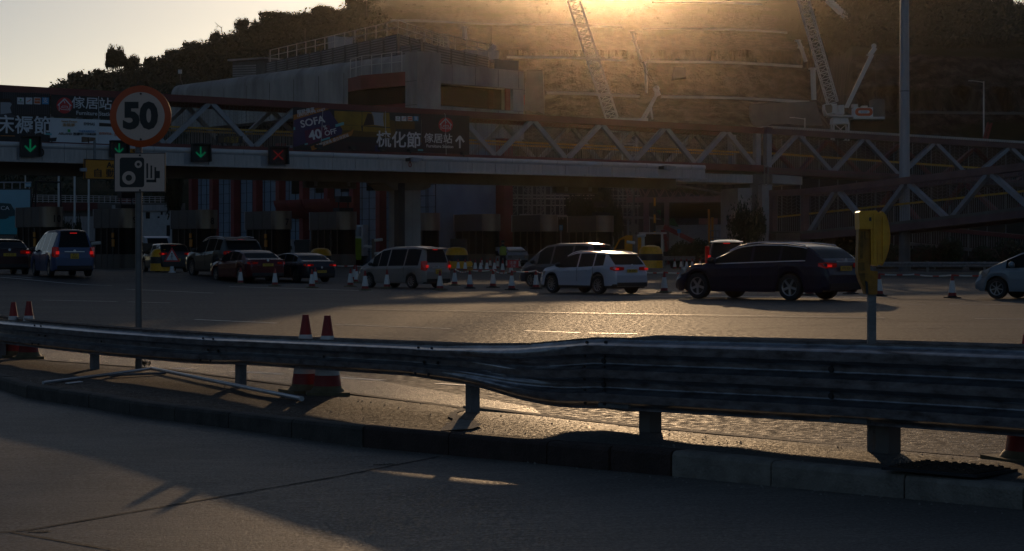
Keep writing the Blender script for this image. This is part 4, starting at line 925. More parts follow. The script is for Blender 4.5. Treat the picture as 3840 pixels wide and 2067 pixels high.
truss(-.08, M['greysteel'], 'diagonal', fb, BP, tops[1:], xm[1:], lambda x: tp(x)+24, lambda x: bt(x)-22)
truss(-3.75, M['greysteel'], 'rear_diagonal', fb, BP, tops[3:], xm[3:], lambda x: tp(x)+24, lambda x: bt(x)-22, 14)
m = MB(); m.pp(BP, [(2838,tp(2838)+20),(2855,tp(2855)+20),(2855,bt(2855)),(2838,bt(2838))], .4, -.05); m.build('end_post', M['greysteel'], fb, world=True)
def rail(pl, x0, x1, fr, fb_, par, off, mesh=None, step=7, mt='scaff'):
    mt = 'post' if pl is not BP else mt
    m = MB(); m.beam(pl, (x0,fr(x0)), (x1,fr(x1)), 7, .12, off); m.build('yellow_handrail', M['yellowrail'], par, world=True)
    m = MB(); x = x0
    while x < x1:
        D = pl.D(x); A, B = pl.P(x, fr(x), off), pl.P(x, fb_(x), off); m.bar(A, B, .03, .03); x += step
    o = m.build('baluster_panel', M[mt], par, world=True)
    if mesh:
        m = MB(); x = x0; n_ = 0
        while x < x1:                                     # chevron wire screen above the handrail
            h = fr(x) - mesh(x); s = 9 if (n_ // 2) % 2 == 0 else -9
            m.bar(pl.P(x, fr(x), off), pl.P(x, mesh(x), off), .018, .018)
            for k in range(6): y = lerp(mesh(x)+4, fr(x)-12, k/5); m.bar(pl.P(x, y, off), pl.P(x+step*2.2, y+s, off), .012, .012)
            x += step*2.2; n_ += 1
        m.build('wire_screen', M[mt], par, world=True)
hr = lambda px: HZ - (HZ - tp(px)) * (HZ - 530) / (HZ - tp(1900))
rail(BP, 380, 2865, hr, lambda x: bt(x)-20, fb, -.5, mesh=lambda x: tp(x)+26)
rail(BP, 600, 2865, hr, lambda x: bt(x)-20, fb, -3.4, step=12)
# banners on the bridge front
def banner(name, label, pts, mat, off=.06):
    t = thing(name, label, 'banner', BP.P(*pts[0], off)); m = MB(); m.pp(BP, pts, .04, off); m.build('sheet', mat, t, world=True); return t
def quad(t, pts, mat, nm, off=.075):
    m = MB(); m.pp(BP, pts, .008, off); return m.build(nm, mat, t, world=True)
def disc(t, px, py, r, mat, nm, off, n_=28, ry=None):
    return quad(t, [(px+r*math.cos(-2*math.pi*i/n_), py+(ry or r)*math.sin(-2*math.pi*i/n_)) for i in range(n_)], mat, nm, off)
def house_logo(t, px, py, r):
    disc(t, px, py, r, M['logo_red'], 'logo_disc', .085)
    m = MB(); f = r/30
    for a, b, w_ in (((-25,0),(0,-25),4),((0,-25),(25,2),4),((-4,-21),(2,-8),3),((-20,-2),(-20,20),2.2),((20,-2),(20,21),2.2),((-12,6),(-8,2),1.8),((-8,2),(10,3),1.8),((10,3),(13,8),1.8),((-15,9),(-13,15),1.8),((-13,15),(15,17),1.8),((15,17),(16,10),1.8),((-12,8),(13,10),1.5)):
        m.beam(BP, (px+a[0]*f, py+a[1]*f), (px+b[0]*f, py+b[1]*f), w_*f, .008, .095)
    m.build('house_logo', M['whitevinyl'], t, world=True)
def pay_icons(t, xs_, y, sz):
    for x, c, g in zip(xs_, ((.5,.5,.5),)*4, range(4)):
        quad(t, [(x,y),(x+sz,y+1),(x+sz,y+sz+1),(x,y+sz)], M['whitevinyl'] if g != 3 else M['pay_blue'], 'payment_icon', .08)
        if g == 0: disc(t, x+sz/2, y+sz*.35, sz*.14, M['pay_green'], 'icon_mark', .09); ptext('WeChat Pay', BP, x+sz/2, y+sz*.68, sz*.13, M['ink'], t, .09, sx=.8)
        if g == 1: m = MB(); m.beam(BP, (x+sz*.2,y+sz*.7), (x+sz*.5,y+sz*.5), sz*.1, .008, .09); m.beam(BP, (x+sz*.5,y+sz*.5), (x+sz*.8,y+sz*.3), sz*.1, .008, .092); m.build('icon_mark', M['pay_orange'], t, world=True)
        if g == 2: quad(t, [(x+2,y+3),(x+sz-2,y+3),(x+sz-2,y+sz-2),(x+2,y+sz-2)], M['pay_orange'], 'icon_mark', .09); ptext('Tap&Go', BP, x+sz/2, y+sz*.5, sz*.2, M['whitevinyl'], t, .1, sx=.9)
        if g == 3: ptext('支', BP, x+sz/2, y+sz*.5, sz*.6, M['whitevinyl'], t, .09)
M['pay_green'] = pm('pay_green', (.03,.35,.08), .5); M['pay_orange'] = pm('pay_orange', (.6,.13,.03), .5); M['pay_blue'] = pm('pay_blue', (.06,.28,.55), .5)
M['purple'] = pm('banner_purple', (.035,.025,.10), .5, var=.3, vs=.5); M['magenta'] = pm('banner_magenta', (.10,.012,.06), .5); M['b_orange'] = pm('banner_orange', (.42,.15,.02), .5); M['b_teal'] = pm('banner_teal', (.12,.42,.48), .5)
M['sofa'] = pm('sofa_yellow', (.26,.16,.015), .6, var=.3, vs=.8); M['sofa_dk'] = pm('sofa_shadow', (.11,.065,.008), .6); M['cushion'] = pm('cushion_grey', (.33,.34,.37), .6); M['brown'] = pm('cushion_brown', (.04,.02,.012), .6); M['panelgrey'] = pm('wall_panel_print', (.06,.06,.07), .6)
M['b_goldtext'] = pm('gold_text', (.45,.22,.06), .5)
z1 = lambda a, b: (a/2.569, b/2.569)
zb1 = lambda a, b: (a*.23798, 310+b*.23793)
b1 = banner('mattress_banner', 'dark mattress advertisement banner at the far left of the footbridge', [(-260,335),(187,352),(187,532),(-260,524)], M['blackvinyl'])
m = MB()
for x in range(12, 186, 7): m.beam(BP, (x,347), (x,430), 3.2, .008, .075)
m.build('slat_print', M['panelgrey'], b1, world=True)
quad(b1, [zb1(0,310),zb1(150,315),zb1(180,340),zb1(150,400),zb1(175,480),zb1(0,500)], M['cushion'], 'pillow_print', .09); quad(b1, [zb1(-200,490),zb1(150,490),zb1(300,545),zb1(-200,560)], M['panelgrey'], 'bed_print', .085)
quad(b1, [zb1(-200,250),zb1(150,255),zb1(180,300),zb1(-200,300)], M['brown'], 'headboard_print', .083)
pay_icons(b1, [zb1(a, 0)[0] for a in (265,397,527,655)], 366, 25)
ptext('feat. 消費券 Consumption Voucher', BP, 122, 357, 8, M['panelgrey'], b1, .09, sx=.8)
ptext('床褥節', BP, 88, 474, 52, M['whitevinyl'], b1, .1, sx=1.0, bold=.012)
quad(b1, [(166,499),(192,501),(192,508),(166,506)], M['b_teal'], 'teal_bar', .1); quad(b1, [(0,508),(54,509),(54,512),(0,511)], M['b_orange'], 'orange_bar', .09)
b2 = banner('station_banner', 'black furniture station banner left of the speed sign', [(191,355),(540,372),(540,452),(191,437)], M['blackvinyl'])
house_logo(b2, 240, 396, 30); ptext('傢居站', BP, 343, 391, 34, M['whitevinyl'], b2, .09, sx=1.12, bold=.008); ptext('Furniture Station', BP, 356, 427, 15, M['whitevinyl'], b2, .09, bold=.012, sx=1.05)
b3 = banner('brands_banner', 'white banner with rows of mattress logos under the black one', [(185,442),(540,456),(540,545),(185,532)], M['whitevinyl'])
for s_, px, py, h, mt, sx in (('Sweet Dream',258,456,8,'b_goldtext',1),('金裝夢',256,470,10,'b_goldtext',1.2),('EMMAS',333,466,11,'ink',.9),('AIRLAND 雅蘭',257,503,9,'ink',1),('THERAPEDIC',325,494,9,'pay_blue',.95),('美國十大床褥品牌',325,504,7,'ink',.9),('emma.',395,500,13,'pay_orange',1.1),('Emma',450,505,13,'pay_orange',1.1)):
    ptext(s_, BP, px, py, h, M[mt], b3, .09, sx=sx)
quad(b3, [(370,461),(420,464),(420,476),(370,474)], M['ink'], 'black_logo', .08); quad(b3, [(252,485),(262,486),(262,496),(252,495)], M['pay_green'], 'green_logo', .08)
m = MB(); m.path([BP.P(x, y, .12) for x, y in ((367,362),(368,537))], .015, 5); m.build('rope', M['whitevinyl'], b3, world=True)
# sofa banner
zq = lambda a, b: (1080+a*.27174, 390+b*.27174)
b4 = banner('sofa_banner', 'sofa sale banner with 40% OFF in white letters on the footbridge', [(1098,402),(1578,428),(1578,572),(1098,563)], M['blackvinyl'])
Q = lambda pts, mt, nm, off: quad(b4, [zq(a, b) for a, b in pts], M[mt], nm, off)
Q([(630,95),(1010,110),(1010,300),(640,280)], 'sofa', 'sofa_back', .075); Q([(1018,110),(1390,125),(1400,320),(1018,300)], 'sofa', 'sofa_back', .075)
Q([(620,360),(1420,400),(1430,470),(1200,460),(620,440)], 'sofa_dk', 'sofa_base', .075); Q([(640,290),(1000,300),(1010,375),(640,360)], 'sofa', 'sofa_seat', .085); Q([(1025,310),(1400,335),(1415,400),(1025,380)], 'sofa', 'sofa_seat', .085)
Q([(1390,220),(1470,235),(1480,470),(1430,470),(1400,330)], 'sofa_dk', 'sofa_arm', .09); Q([(1480,230),(1740,245),(1740,350),(1480,345)], 'sofa_dk', 'armchair_print', .075)
Q([(1140,115),(1310,125),(1300,200),(1315,310),(1180,290),(1170,180)], 'cushion', 'cushion_light', .1); Q([(1090,130),(1150,140),(1180,290),(1030,300)], 'brown', 'cushion_dark', .095)
Q([(620,520),(1850,560),(1850,670),(640,650)], 'maroonvinyl', 'floor_print', .075)
Q([(65,215),(560,90),(740,350),(730,420),(260,540),(65,600)], 'purple', 'purple_panel', .105); Q([(65,155),(400,55),(560,70),(480,100),(65,225)], 'b_orange', 'orange_ribbon', .115)
Q([(215,370),(560,290),(600,440),(245,580)], 'magenta', 'magenta_panel', .113); Q([(300,590),(850,380),(895,345),(880,410),(860,440),(320,645)], 'b_orange', 'orange_ribbon', .118)
Q([(640,285),(760,250),(762,290),(645,322)], 'b_teal', 'teal_bar', .12); Q([(450,490),(565,455),(568,480),(452,515)], 'b_teal', 'teal_bar', .122); Q([(65,320),(88,322),(88,360),(65,360)], 'b_teal', 'teal_bar', .12); Q([(218,550),(262,540),(264,560),(220,570)], 'b_teal', 'teal_bar', .12); Q([(1782,625),(1853,627),(1853,650),(1782,648)], 'b_teal', 'teal_bar', .1); Q([(1190,570),(1260,575),(1260,660),(1190,655)], 'purple', 'purple_patch', .1)
tl = R(13)
for s_, a, b, h, off, sx, bo, tt in (('SOFA',325,250,118,.13,1.12,.02,R(14)),('40',362,430,150,.13,1.1,.03,R(13)),('%',500,330,72,.13,1.0,.008,R(13)),('OFF',575,395,84,.13,1.1,.012,R(15)),('限時優惠',235,105,58,.13,1,.01,R(12)),('LIMITED TIME ONLY',310,122,38,.128,1.1,0,R(15)),('全單送傢俬‧盡在傢居站',600,510,44,.13,1.0,0,R(19))):
    x, y = zq(a, b); ptext(s_, BP, x, y, h*.27174*.85, M['whitevinyl'], b4, off, tilt=tt, sx=sx, bold=bo)
x, y = zq(1520, 510); ptext('梳化節', BP, x, y, 46, M['whitevinyl'], b4, .1, sx=1.0, bold=.012)
pay_icons(b4, [zq(a, 0)[0] for a in (1476,1559,1642,1725)], 436, 18); x, y = zq(1632, 142); ptext('feat. 消費券 Consumption Voucher', BP, x, y, 6.5, M['panelgrey'], b4, .09, sx=.85)
b5 = banner('station_banner', 'dark furniture station banner with an up arrow right of the sofa banner', [(1580,426),(1758,436),(1758,580),(1580,572)], M['maroonvinyl'], .065)
x, y = zq(2168, 290); house_logo(b5, x, y, 27); x, y = zq(2065, 485); ptext('傢居站', BP, x, y, 28, M['whitevinyl'], b5, .09, sx=1.05, bold=.008); x, y = zq(2087, 587); ptext('Furniture Station', BP, x, y, 12, M['whitevinyl'], b5, .09, bold=.008, sx=1.02)
m = MB()
for a, b, w_ in (((2362,460),(2362,612),7),((2305,520),(2364,446),8),((2420,528),(2360,446),8)): m.beam(BP, zq(*a), zq(*b), w_, .008, .09 + .002*a[0]/2400)
m.build('up_arrow', M['whitevinyl'], b5, world=True)
for t_, pts in ((b4, ((468,60),(440,590))), (b4, ((1330,105),(1333,610))), (b5, ((2140,130),(2155,150),(2168,700)))):
    m = MB(); m.path([BP.P(*zq(a,b), .14) for a, b in pts], .012, 5); m.build('rope', M['whitevinyl'], t_, world=True)

# second bridge span, its ramp, supports
B2 = Pl(2880, 142, 3840, 160)
t2 = lambda px: lerp(477, 534, (px-2890)/950); bb = lambda px: lerp(652, 700, (px-2890)/950)
fs = thing('bridge_span', 'right hand span of the footbridge with a pale ribbed roof edge', 'footbridge', GD(2900, 142))
m = MB(); m.pp(B2, [(2878,t2(2878)),(4500,t2(4500)),(4500,t2(4500)+23),(2878,t2(2878)+25)], .5); m.build('top_chord', M['maroon2'], fs, world=True)
m = MB(); m.pp(B2, [(2890,t2(2890)-4),(4500,t2(4500)-4),(4500,t2(4500)+1),(2890,t2(2890)+1)], 4, .15); m.build('roof_sheet', M['fascia'], fs, world=True)
m = MB()
x = 2895
while x < 4000: m.pp(B2, [(x,t2(x)-3),(x+4,t2(x)-3),(x+4,t2(x)+5),(x,t2(x)+5)], .1, .2); x += 9
m.build('roof_corrugation', M['bench'], fs, world=True)
m = MB(); m.pp(B2, [(2878,bb(2878)-24),(4500,bb(4500)-24),(4500,bb(4500)),(2878,bb(2878))], .5); m.build('bottom_chord', M['maroon2'], fs, world=True)
tp2 = [2999,3247,3513,3794,4090]; md2 = [3129,3380,3650,3940,4230]
truss(-.08, M['greysteel'], 'diagonal', fs, B2, [2999-130*0]+tp2[1:], md2, lambda x: t2(x)+24, lambda x: bb(x)-22, 15)
m = MB(); m.beam(B2, (2994,t2(2994)+24), (2880,bb(2880)-22), 15, .3, -.08); m.build('diagonal', M['greysteel'], fs, world=True)
truss(-3.6, M['maroon'], 'rear_diagonal', fs, B2, tp2, md2, lambda x: t2(x)+24, lambda x: bb(x)-22, 13)
for off_ in (0, -3.6):
    m = MB(); m.pp(B2, [(2880,t2(2880)+20),(2898,t2(2898)+20),(2898,bb(2898)-20),(2880,bb(2880)-20)], .4, -.1+off_); m.build('end_post', M['greysteel'], fs, world=True)
m = MB(); A, B = B2.P(2880, bb(2880)-4), B2.P(4500, bb(4500)-4); m.prism([A, B, B-B2.n*4, A-B2.n*4], (0,0,.2)); m.build('walkway', M['conc_dk'], fs, world=True)
rail(B2, 2895, 4100, lambda x: lerp(573,640,(x-2890)/950), lambda x: bb(x)-22, fs, -.5, mesh=lambda x: t2(x)+28, step=8)
RP = Pl(2880, 137, 3840, 112)
rt = lambda px: lerp(714, 709, (px-2883)/120) if px < 3003 else lerp(709, 609, ((px-3003)/837)**1.06)
rbm = lambda px: 876 if px < 3003 else lerp(876, 785, ((px-3003)/837)**1.12)
rp = thing('access_ramp', 'maroon and grey truss ramp rising to the right in front of the bridge span', 'ramp', GD(2950, 136))
xs_ = [2883,3003,3150,3300,3450,3600,3750,3840,4200]
for fy, h0, h1, nm, of in ((rt,22,29,'top_chord',0),(rbm,24,31,'bottom_chord',0),(rt,20,26,'rear_top_chord',-3.2),(rbm,20,26,'rear_bottom_chord',-3.2)):
    m = MB()
    for a, b in zip(xs_, xs_[1:]): m.pp(RP, [(a,fy(a)),(b,fy(b)),(b,fy(b)+lerp(h0,h1,(b-2883)/957)),(a,fy(a)+lerp(h0,h1,(a-2883)/957))], .45, of)
    m.build(nm, M['maroon2'], rp, world=True)
for a, b in ((2883,2897),(3001,3015)): m = MB(); m.pp(RP, [(a,rt(a)+20),(b,rt(b)+20),(b,rbm(b)),(a,rbm(a))], .4, -.03); m.build('post', M['maroon2'], rp, world=True)
rt_ = lambda x: rt(x)+lerp(22,29,(x-2883)/957); 
seq = [(3017,0),(3131,1),(3255,0),(3392,1),(3550,0),(3702,1),(3862,0),(4020,1)]
for (a, ka), (b, kb) in zip(seq, seq[1:]):
    ya = rt_(a) if ka else rbm(a); yb_ = rt_(b) if kb else rbm(b)
    m = MB(); m.beam(RP, (a+8, ya), (b-8, yb_), 18, .3, -.06); m.build('diagonal', M['greysteel'], rp, world=True)
    m = MB(); m.beam(RP, (a+60, ya), (b+40, yb_), 14, .3, -3.3); m.build('rear_diagonal', M['maroon'], rp, world=True)
m = MB()
for a, b in zip(xs_, xs_[1:]): m.prism([RP.P(a, rbm(a)+3), RP.P(b, rbm(b)+3), RP.P(b, rbm(b)+3)-RP.n*3.4, RP.P(a, rbm(a)+3)-RP.n*3.4], (0,0,.2))
m.build('walkway', M['conc_dk'], rp, world=True)
rh = lambda x: 814 if x < 3010 else lerp(812, 718, ((x-3010)/830)**1.05)
rail(RP, 2897, 4100, rh, lambda x: rbm(x), rp, -.4, mesh=lambda x: rt_(x), step=8)
R3 = Pl(2880, 150, 3840, 136)                        # lower flight seen beneath
lr = thing('lower_ramp', 'dark lower ramp flight falling to the right behind the hedge at right', 'ramp', GD(3500, 140))
lf_ = lambda x: lerp(848, 890, (x-3400)/440)
m = MB(); m.beam(R3, (3380,846), (4200,925), 16, .4); m.build('top_chord', M['maroon'], lr, world=True)
rail(R3, 3380, 4200, lambda x: lerp(850,893,(x-3400)/440), lambda x: lerp(905,948,(x-3400)/440), lr, -.2, step=9)
m = MB(); m.beam(R3, (3380,912), (4200,990), 12, .4); m.build('bottom_chord', M['conc_dk'], lr, world=True)
rb2 = thing('ramp_plinth', 'concrete plinth under the ramp landing', 'plinth', GD(2945, 137)); m = MB(); m.pp(RP, [(2882,874),(3000,874),(3000,1015),(2882,1015)], 3.2); m.build('block', M['conc'], rb2, world=True)
BP2 = Pl(2600, 139, 3010, 142.5)
bp = thing('bridge_pier', 'concrete pier and crosshead carrying the footbridge joint at right', 'pier', GD(2825, 142))
m = MB(); m.pp(BP2, [(2500,646),(2820,656),(2820,687),(2500,680)], 3.5, .1); m.build('left_crosshead', M['fascia'], bp, world=True)
m = MB(); m.pp(BP2, [(2895,655),(3006,663),(3006,694),(2895,688)], 3.5, .1); m.build('right_crosshead', M['conc'], bp, world=True)
m = MB(); m.pp(BP2, [(2820,653),(2895,653),(2895,690),(2820,690)], 3, -.05); m.build('bearing_block', M['conc_dk'], bp, world=True)
m = MB(); m.pp(BP2, [(2768,706),(2820,704),(2820,1020),(2768,1020)], 2.5, .0); m.pp(BP2, [(2850,694),(2888,694),(2888,1020),(2850,1020)], 2.5, .3); m.build('shaft', M['conc'], bp, world=True)
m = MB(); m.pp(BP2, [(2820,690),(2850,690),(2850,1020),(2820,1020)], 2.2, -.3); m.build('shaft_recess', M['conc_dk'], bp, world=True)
for x in (2845, 2858): m = MB(); m.path([BP2.P(x,625,.8), BP2.P(x,695,.8)], .05, 6); m.build('drain_pipe', M['scaff'], bp, world=True)
# ------------------------------------------------------------- toll booths
Tv = Vector((.788,.616,0)); Fv = Vector((-.616,.788,0)); TA = math.atan2(.616,.788)
def booth(px, D, label, number=None, plate=False, gap=0, extra=0):
    """px: image column of the near rounded end's centre; local +y runs away along the lane"""
    t = thing('toll_booth', label, 'toll booth', GD(px, D), TA, 'toll booths across the plaza')
    t.location.z = .30; zt, zb = 4.0, 2.72; r = .78; Ln = 3.5
    m = MB(); n = 12
    prof = [(r*math.cos(a), -r*math.sin(a)) for a in [math.pi*i/n for i in range(n+1)]]
    m.prism([(x, y, zb) for x, y in prof], (0,0,zt-zb)); m.build('rounded_end', M['boothend'], t, smooth=35)
    m = MB(); m.box((0, Ln/2+.003, (zt+zb)/2), (2*r-.01, Ln, zt-zb-.01)); 
    for y in (1.2, 2.4): m.box((-r-.002, y, (zt+zb)/2), (.02,.02,zt-zb-.03))
    m.build('header_cladding', M['booth'], t)
    m = MB(); m.box((0, Ln+.03, (zt+zb)/2), (2*r+.06, .07, zt-zb+.02)); m.build('end_plate', M['fascia'], t)
    m = MB(); m.prism([(x*.93, y*.93, .0) for x, y in prof], (0,0,1.0)); m.box((0, Ln/2, .5), (1.40, Ln-.1, 1.0)); m.build('lower_wall', M['booth'], t)
    m = MB(); m.prism([(x*.90, y*.90, 1.0) for x, y in prof], (0,0,zb-1.0)); m.box((0, Ln/2, (1.0+zb)/2), (1.32, Ln-.2, zb-1.0)); m.build('glazing', M['boothglass'], t)
    m = MB()
    for y in (0, .85, 1.7, 2.55, Ln-.08):
        for x in (-.69,.69): m.box((x, y, zb/2), (.06,.07,zb))
    m.build('window_frame', M['booth'], t)
    m = MB(); m.box((-.73, .75, 1.75), (.06,.34,.5)); m.box((-.76, .75, 2.25), (.05,.30,.32)); m.build('fare_panel', M['orange'] if number else M['blackmetal'], t)
    m = MB(); m.box((0, 1, -.05), (2.2, 9, .26)); m.prism([(-1.1,-3.5,-.2),(0,-5,-.2),(1.1,-3.5,-.2)], (0,0,.28)); m.build('lane_island', M['conc_dk'], t)
    if number:
        a = R(24)
        for ch_i, ch in enumerate(number):
            aa = a + (ch_i - (len(number)-1)/2) * R(24)
            text(ch, .62, M['ink'], t, ((r+.012)*math.sin(aa - R(20)), -(r+.012)*math.cos(aa - R(20)), (zt+zb)/2-.14), (R(90),0,aa - R(20)), ext=.004, off=.012, sx=.95, name='booth_number')
    return t
bt_ = []
for px, D, lb, nb in ((190,126,'toll booth marked 10 at the far left','10'),(482,131,'toll booth marked 9 directly behind the sign pole','9'),(772,135,'toll booth marked 8 behind the green SUV','8'),(1052,139,'toll booth marked 7 right of the green SUV','7'),
    (1296,141.5,'toll booth with a camera unit on its roof left of the lime truck',None),(1611,146,'toll booth whose rounded end shows just right of the concrete pier',None),(1838,150,'toll booth behind the dense cone group left of the officer',None),(2055,153.5,'toll booth above the grey people carrier',None),(2264,157,'toll booth furthest right behind the white crossover',None)):
    bt_.append(booth(px, D, lb, nb))
for i, k in ((0,'frame'),(1,'unit'),(4,'unit'),(8,'unit')):
    b_ = bt_[i]; m = MB()
    if k == 'unit': m.box((0,.3,4.9), (1.0,.6,.42)); [m.box((x,.3,4.35), (.06,.06,.7)) for x in (-.4,.4)]; m.box((0,.3,4.15), (1.2,.8,.25)); m.build('roof_unit', M['blackmetal'], b_)
    else: m.path([(-.8,.5,4.0),(-.75,.5,5.6),(.9,.5,5.6),(.95,.5,4.0)], .05, 6); m.path([(-.4,2,4.0),(-.75,.5,5.6)], .04, 6); m.build('roof_frame', M['blackmetal'], b_)
# crash cushions
for px, D, l, s in ((609,112,'yellow and black striped crash cushion beside the walking man sign',1.15),(1712,128,'yellow crash cushion behind the people carrier tail',1.25),(1203,132,'yellow crash cushion behind the dark saloon roof',1.2),(2440,131,'yellow and black crash cushion in front of the white kiosk',1.35)):
    t = thing('crash_cushion', l, 'crash cushion', GD(px, D), R(20), 'yellow crash cushions at the lane islands', s)
    for z0, z1, mt in ((.05,.42,'yellow'),(.42,.74,'blackmetal'),(.74,1.02,'yellow')):
        m = MB(); m.lathe([(.60,z0),(.59,z1)] if z1 < 1 else [(.59,z0),(.55,z1-.08),(.42,z1+.08),(.15,z1+.14)], 22); m.build('band', M[mt], t, smooth=30)
# walking man triangle sign
t = thing('pedestrian_sign', 'red edged triangle sign with a walking man standing on a cone base', 'road sign', GD(645, 108), 0); s_ = F/108
m = MB(); m.lathe([(.2,0),(.2,.04),(.12,.1),(.1,.35)], 14); m.build('stand', M['cone_white'], t)
def tri(r, y, zc=.86): return [(r*math.sin(a), y, zc + r*math.cos(a)) for a in (0, R(120), R(240))]
m = MB(); m.prism(tri(.52, -.02), (0,.02,0)); m.build('red_border', M['logo_red'], t)
m = MB(); m.prism(tri(.36, -.03), (0,.008,0)); m.build('white_panel', M['white'], t)
m = MB(); m.lathe([(.04,0),(.04,.005)], 10, Matrix.Translation((0,-.034,1.03)) @ RY)
for a, b in (((0,.98),(.0,.82)),((0,.82),(-.07,.66)),((0,.82),(.07,.66)),((0,.95),(-.08,.84)),((0,.95),(.08,.86))): m.bar((a[0],-.04,a[1]), (b[0],-.04,b[1]), .035, .01)
m.build('walking_man', M['ink'], t)
# cameras, poles and cabinets on the lane islands
def post_cam(px, D, h, label, n_=2):
    t = thing('lane_camera_post', label, 'camera post', GD(px, D), 0, 'camera posts on the lane islands')
    m = MB(); m.box((0,0,h/2), (.22,.22,h)); m.build('cabinet_post', M['booth'], t)
    for k in range(n_):
        sd = -1 if k % 2 else 1; z = h*.95 - .45*k
        m = MB(); m.tube((sd*.1,-.1,z), (sd*.62,-.25,z+.06), .10, 10); m.build('camera', M['white'], t, smooth=40)
        m = MB(); m.bar((0,0,z-.1), (sd*.2,-.12,z-.06), .05, .05); m.build('camera_arm', M['greysteel'], t)
post_cam(1400,133,2.0,'camera post in front of the lime truck with three pale cameras',3); post_cam(340,118,1.7,'camera post right of the blue people carrier roof',1)
post_cam(2385,133,2.3,'camera post with two pale cameras beside the yellow works truck',2); post_cam(1505,130,2.4,'dark camera post beside the concrete pier',1); post_cam(590,124,1.6,'camera post behind the black hatchback',1)
for px, D, w_, h, l in ((565,119,.85,1.5,'dark barrier box left of the black hatchback roof'),(612,120,.75,1.5,'dark barrier box above the yellow cushion'),(862,126,.9,1.75,'dark barrier box above the green SUV roof'),(1135,128,.95,1.75,'dark barrier box beside booth seven'),(1720,138,1.15,1.9,'dark cabinet in front of the minibus'),(30,118,.85,1.55,'black panel with a small green arrow at the far left')):
    t = thing('barrier_box', l, 'barrier box', GD(px, D)); m = MB(); m.box((0,0,h/2+.2), (w_,.6,h-.1)); m.build('case', M['blackmetal'], t)
    if px in (30, 612): m = MB(); m.bar((0,-.32,h-.45), (0,-.32,h-.15), .05, .02); m.bar((-.12,-.32,h-.30), (0,-.32,h-.15), .05, .02); m.bar((.12,-.32,h-.30), (0,-.32,h-.15), .05, .02); m.build('green_arrow', pm('arrow_dim', (0,.05,.02), .4, emit=(.0,1,.3), es=.08), t)
t = thing('lane_status_light', 'small red lane light showing a letter E above the blue people carrier', 'traffic light', GD(243, 122)); s_ = F/122; z = lambda py: CH+(HZ-py)/s_-t.location.z
m = MB(); m.box((0,0,z(900)/2), (.12,.12,z(900))); m.box((0,0,z(880)), (.32,.2,.85)); m.build('case', M['blackmetal'], t)
text('E', .30, M['tail'], t, (0,-.11,z(872)), (R(90),0,0), off=.012, name='letter'); m = MB(); m.lathe([(.10,0),(.10,.01)], 12, Matrix.Translation((0,-.105,z(891))) @ RY); m.build('red_lamp', M['tail'], t)
for px, yt in ((220,632),(280,632),(333,672)):
    D = 175; t = thing('flagpole', 'slim pale pole behind booth ten, %s of three' % {220:'left',280:'middle',333:'right'}[px], 'flagpole', GD(px, D), 0, 'three pale poles behind booth ten'); m = MB(); m.tube((0,0,0), (0,0,CH+(HZ-600)/F*D), .11, 8, .08); m.build('pole', M['white'], t)
kd = 150; p = GD(2452, kd); s_ = F/kd
t = thing('kiosk', 'small white framed kiosk with an open window behind the striped cushion', 'kiosk', p, 0)
m = MB()
for x in (-.78,.62): m.box((x,0,1.25), (.16,.16,2.5))
for x in (-.78,.62): m.box((x,1.2,1.25), (.16,.16,2.5))
m.build('frame', M['white'], t); m = MB(); m.box((-.05,.6,2.55), (2.0,1.6,.12)); m.build('roof', M['white'], t); m = MB(); m.box((-.08,.6,.5), (1.3,1.3,.9)); m.build('base_panel', M['white'], t); m = MB(); m.box((-.08,.62,1.7), (1.25,1.2,1.5)); m.build('interior_glass', M['glass'], t)
# officer standing by the cones
D = 120; p = GD(1886, D)
of = thing('person', 'officer in a yellow vest and dark trousers standing among the cones facing left', 'person', p, R(90))
bm_ = bpy.data.meshes.new('body'); J = [(0,0,.93),(0,0,1.15),(0,0,1.42),(.02,0,1.52),(.04,0,1.66), (.02,.10,.88),(.03,.11,.48),(-.02,.11,.07),(.14,.11,.04), (.0,-.10,.88),(.0,-.11,.48),(-.06,-.11,.07),(.09,-.11,.04), (0,.19,1.40),(.03,.24,1.12),(.26,.20,1.00),(.33,.19,.99), (0,-.19,1.40),(.02,-.25,1.12),(.22,-.20,.98),(.29,-.19,.97),(.08,0,1.70)]
E_ = [(0,1),(1,2),(2,3),(3,4),(0,5),(5,6),(6,7),(7,8),(0,9),(9,10),(10,11),(11,12),(2,13),(13,14),(14,15),(15,16),(2,17),(17,18),(18,19),(19,20),(4,21)]
RR = [.15,.14,.17,.06,.095,.10,.07,.05,.045,.10,.07,.05,.045,.07,.05,.04,.045,.07,.05,.04,.045,.09]
bm_.from_pydata(J, E_, []); bo = bpy.data.objects.new('body', bm_); col.objects.link(bo); bo.parent = of
md = bo.modifiers.new('skin', 'SKIN'); sv = bm_.skin_vertices[0].data if bm_.skin_vertices else None
if sv is None:
    bpy.context.view_layer.objects.active = bo
    bm_.attributes.new('x', 'FLOAT', 'POINT')
else:
    for i, r in enumerate(RR): sv[i].radius = (r, r)
    sv[0].use_root = True
bo.modifiers.new('sub', 'SUBSURF').levels = 1; bm_.materials.append(M['trouser'])
m = MB(); m.lathe([(.17,0),(.185,.15),(.20,.38),(.16,.5),(.07,.54)], 16, Matrix.Translation((0,0,.93)) @ Matrix.Diagonal((.85,1.15,1,1))); m.build('vest', M['hivis'], of, smooth=50)
for sd in (1,-1): m = MB(); m.tube((0,sd*.19,1.40), (.03,sd*.245,1.12), .068, 10, .055); m.tube((.03,sd*.245,1.12), (.26,sd*.20,1.0), .055, 10, .045); m.build('sleeve', M['shirt'], of, smooth=50)
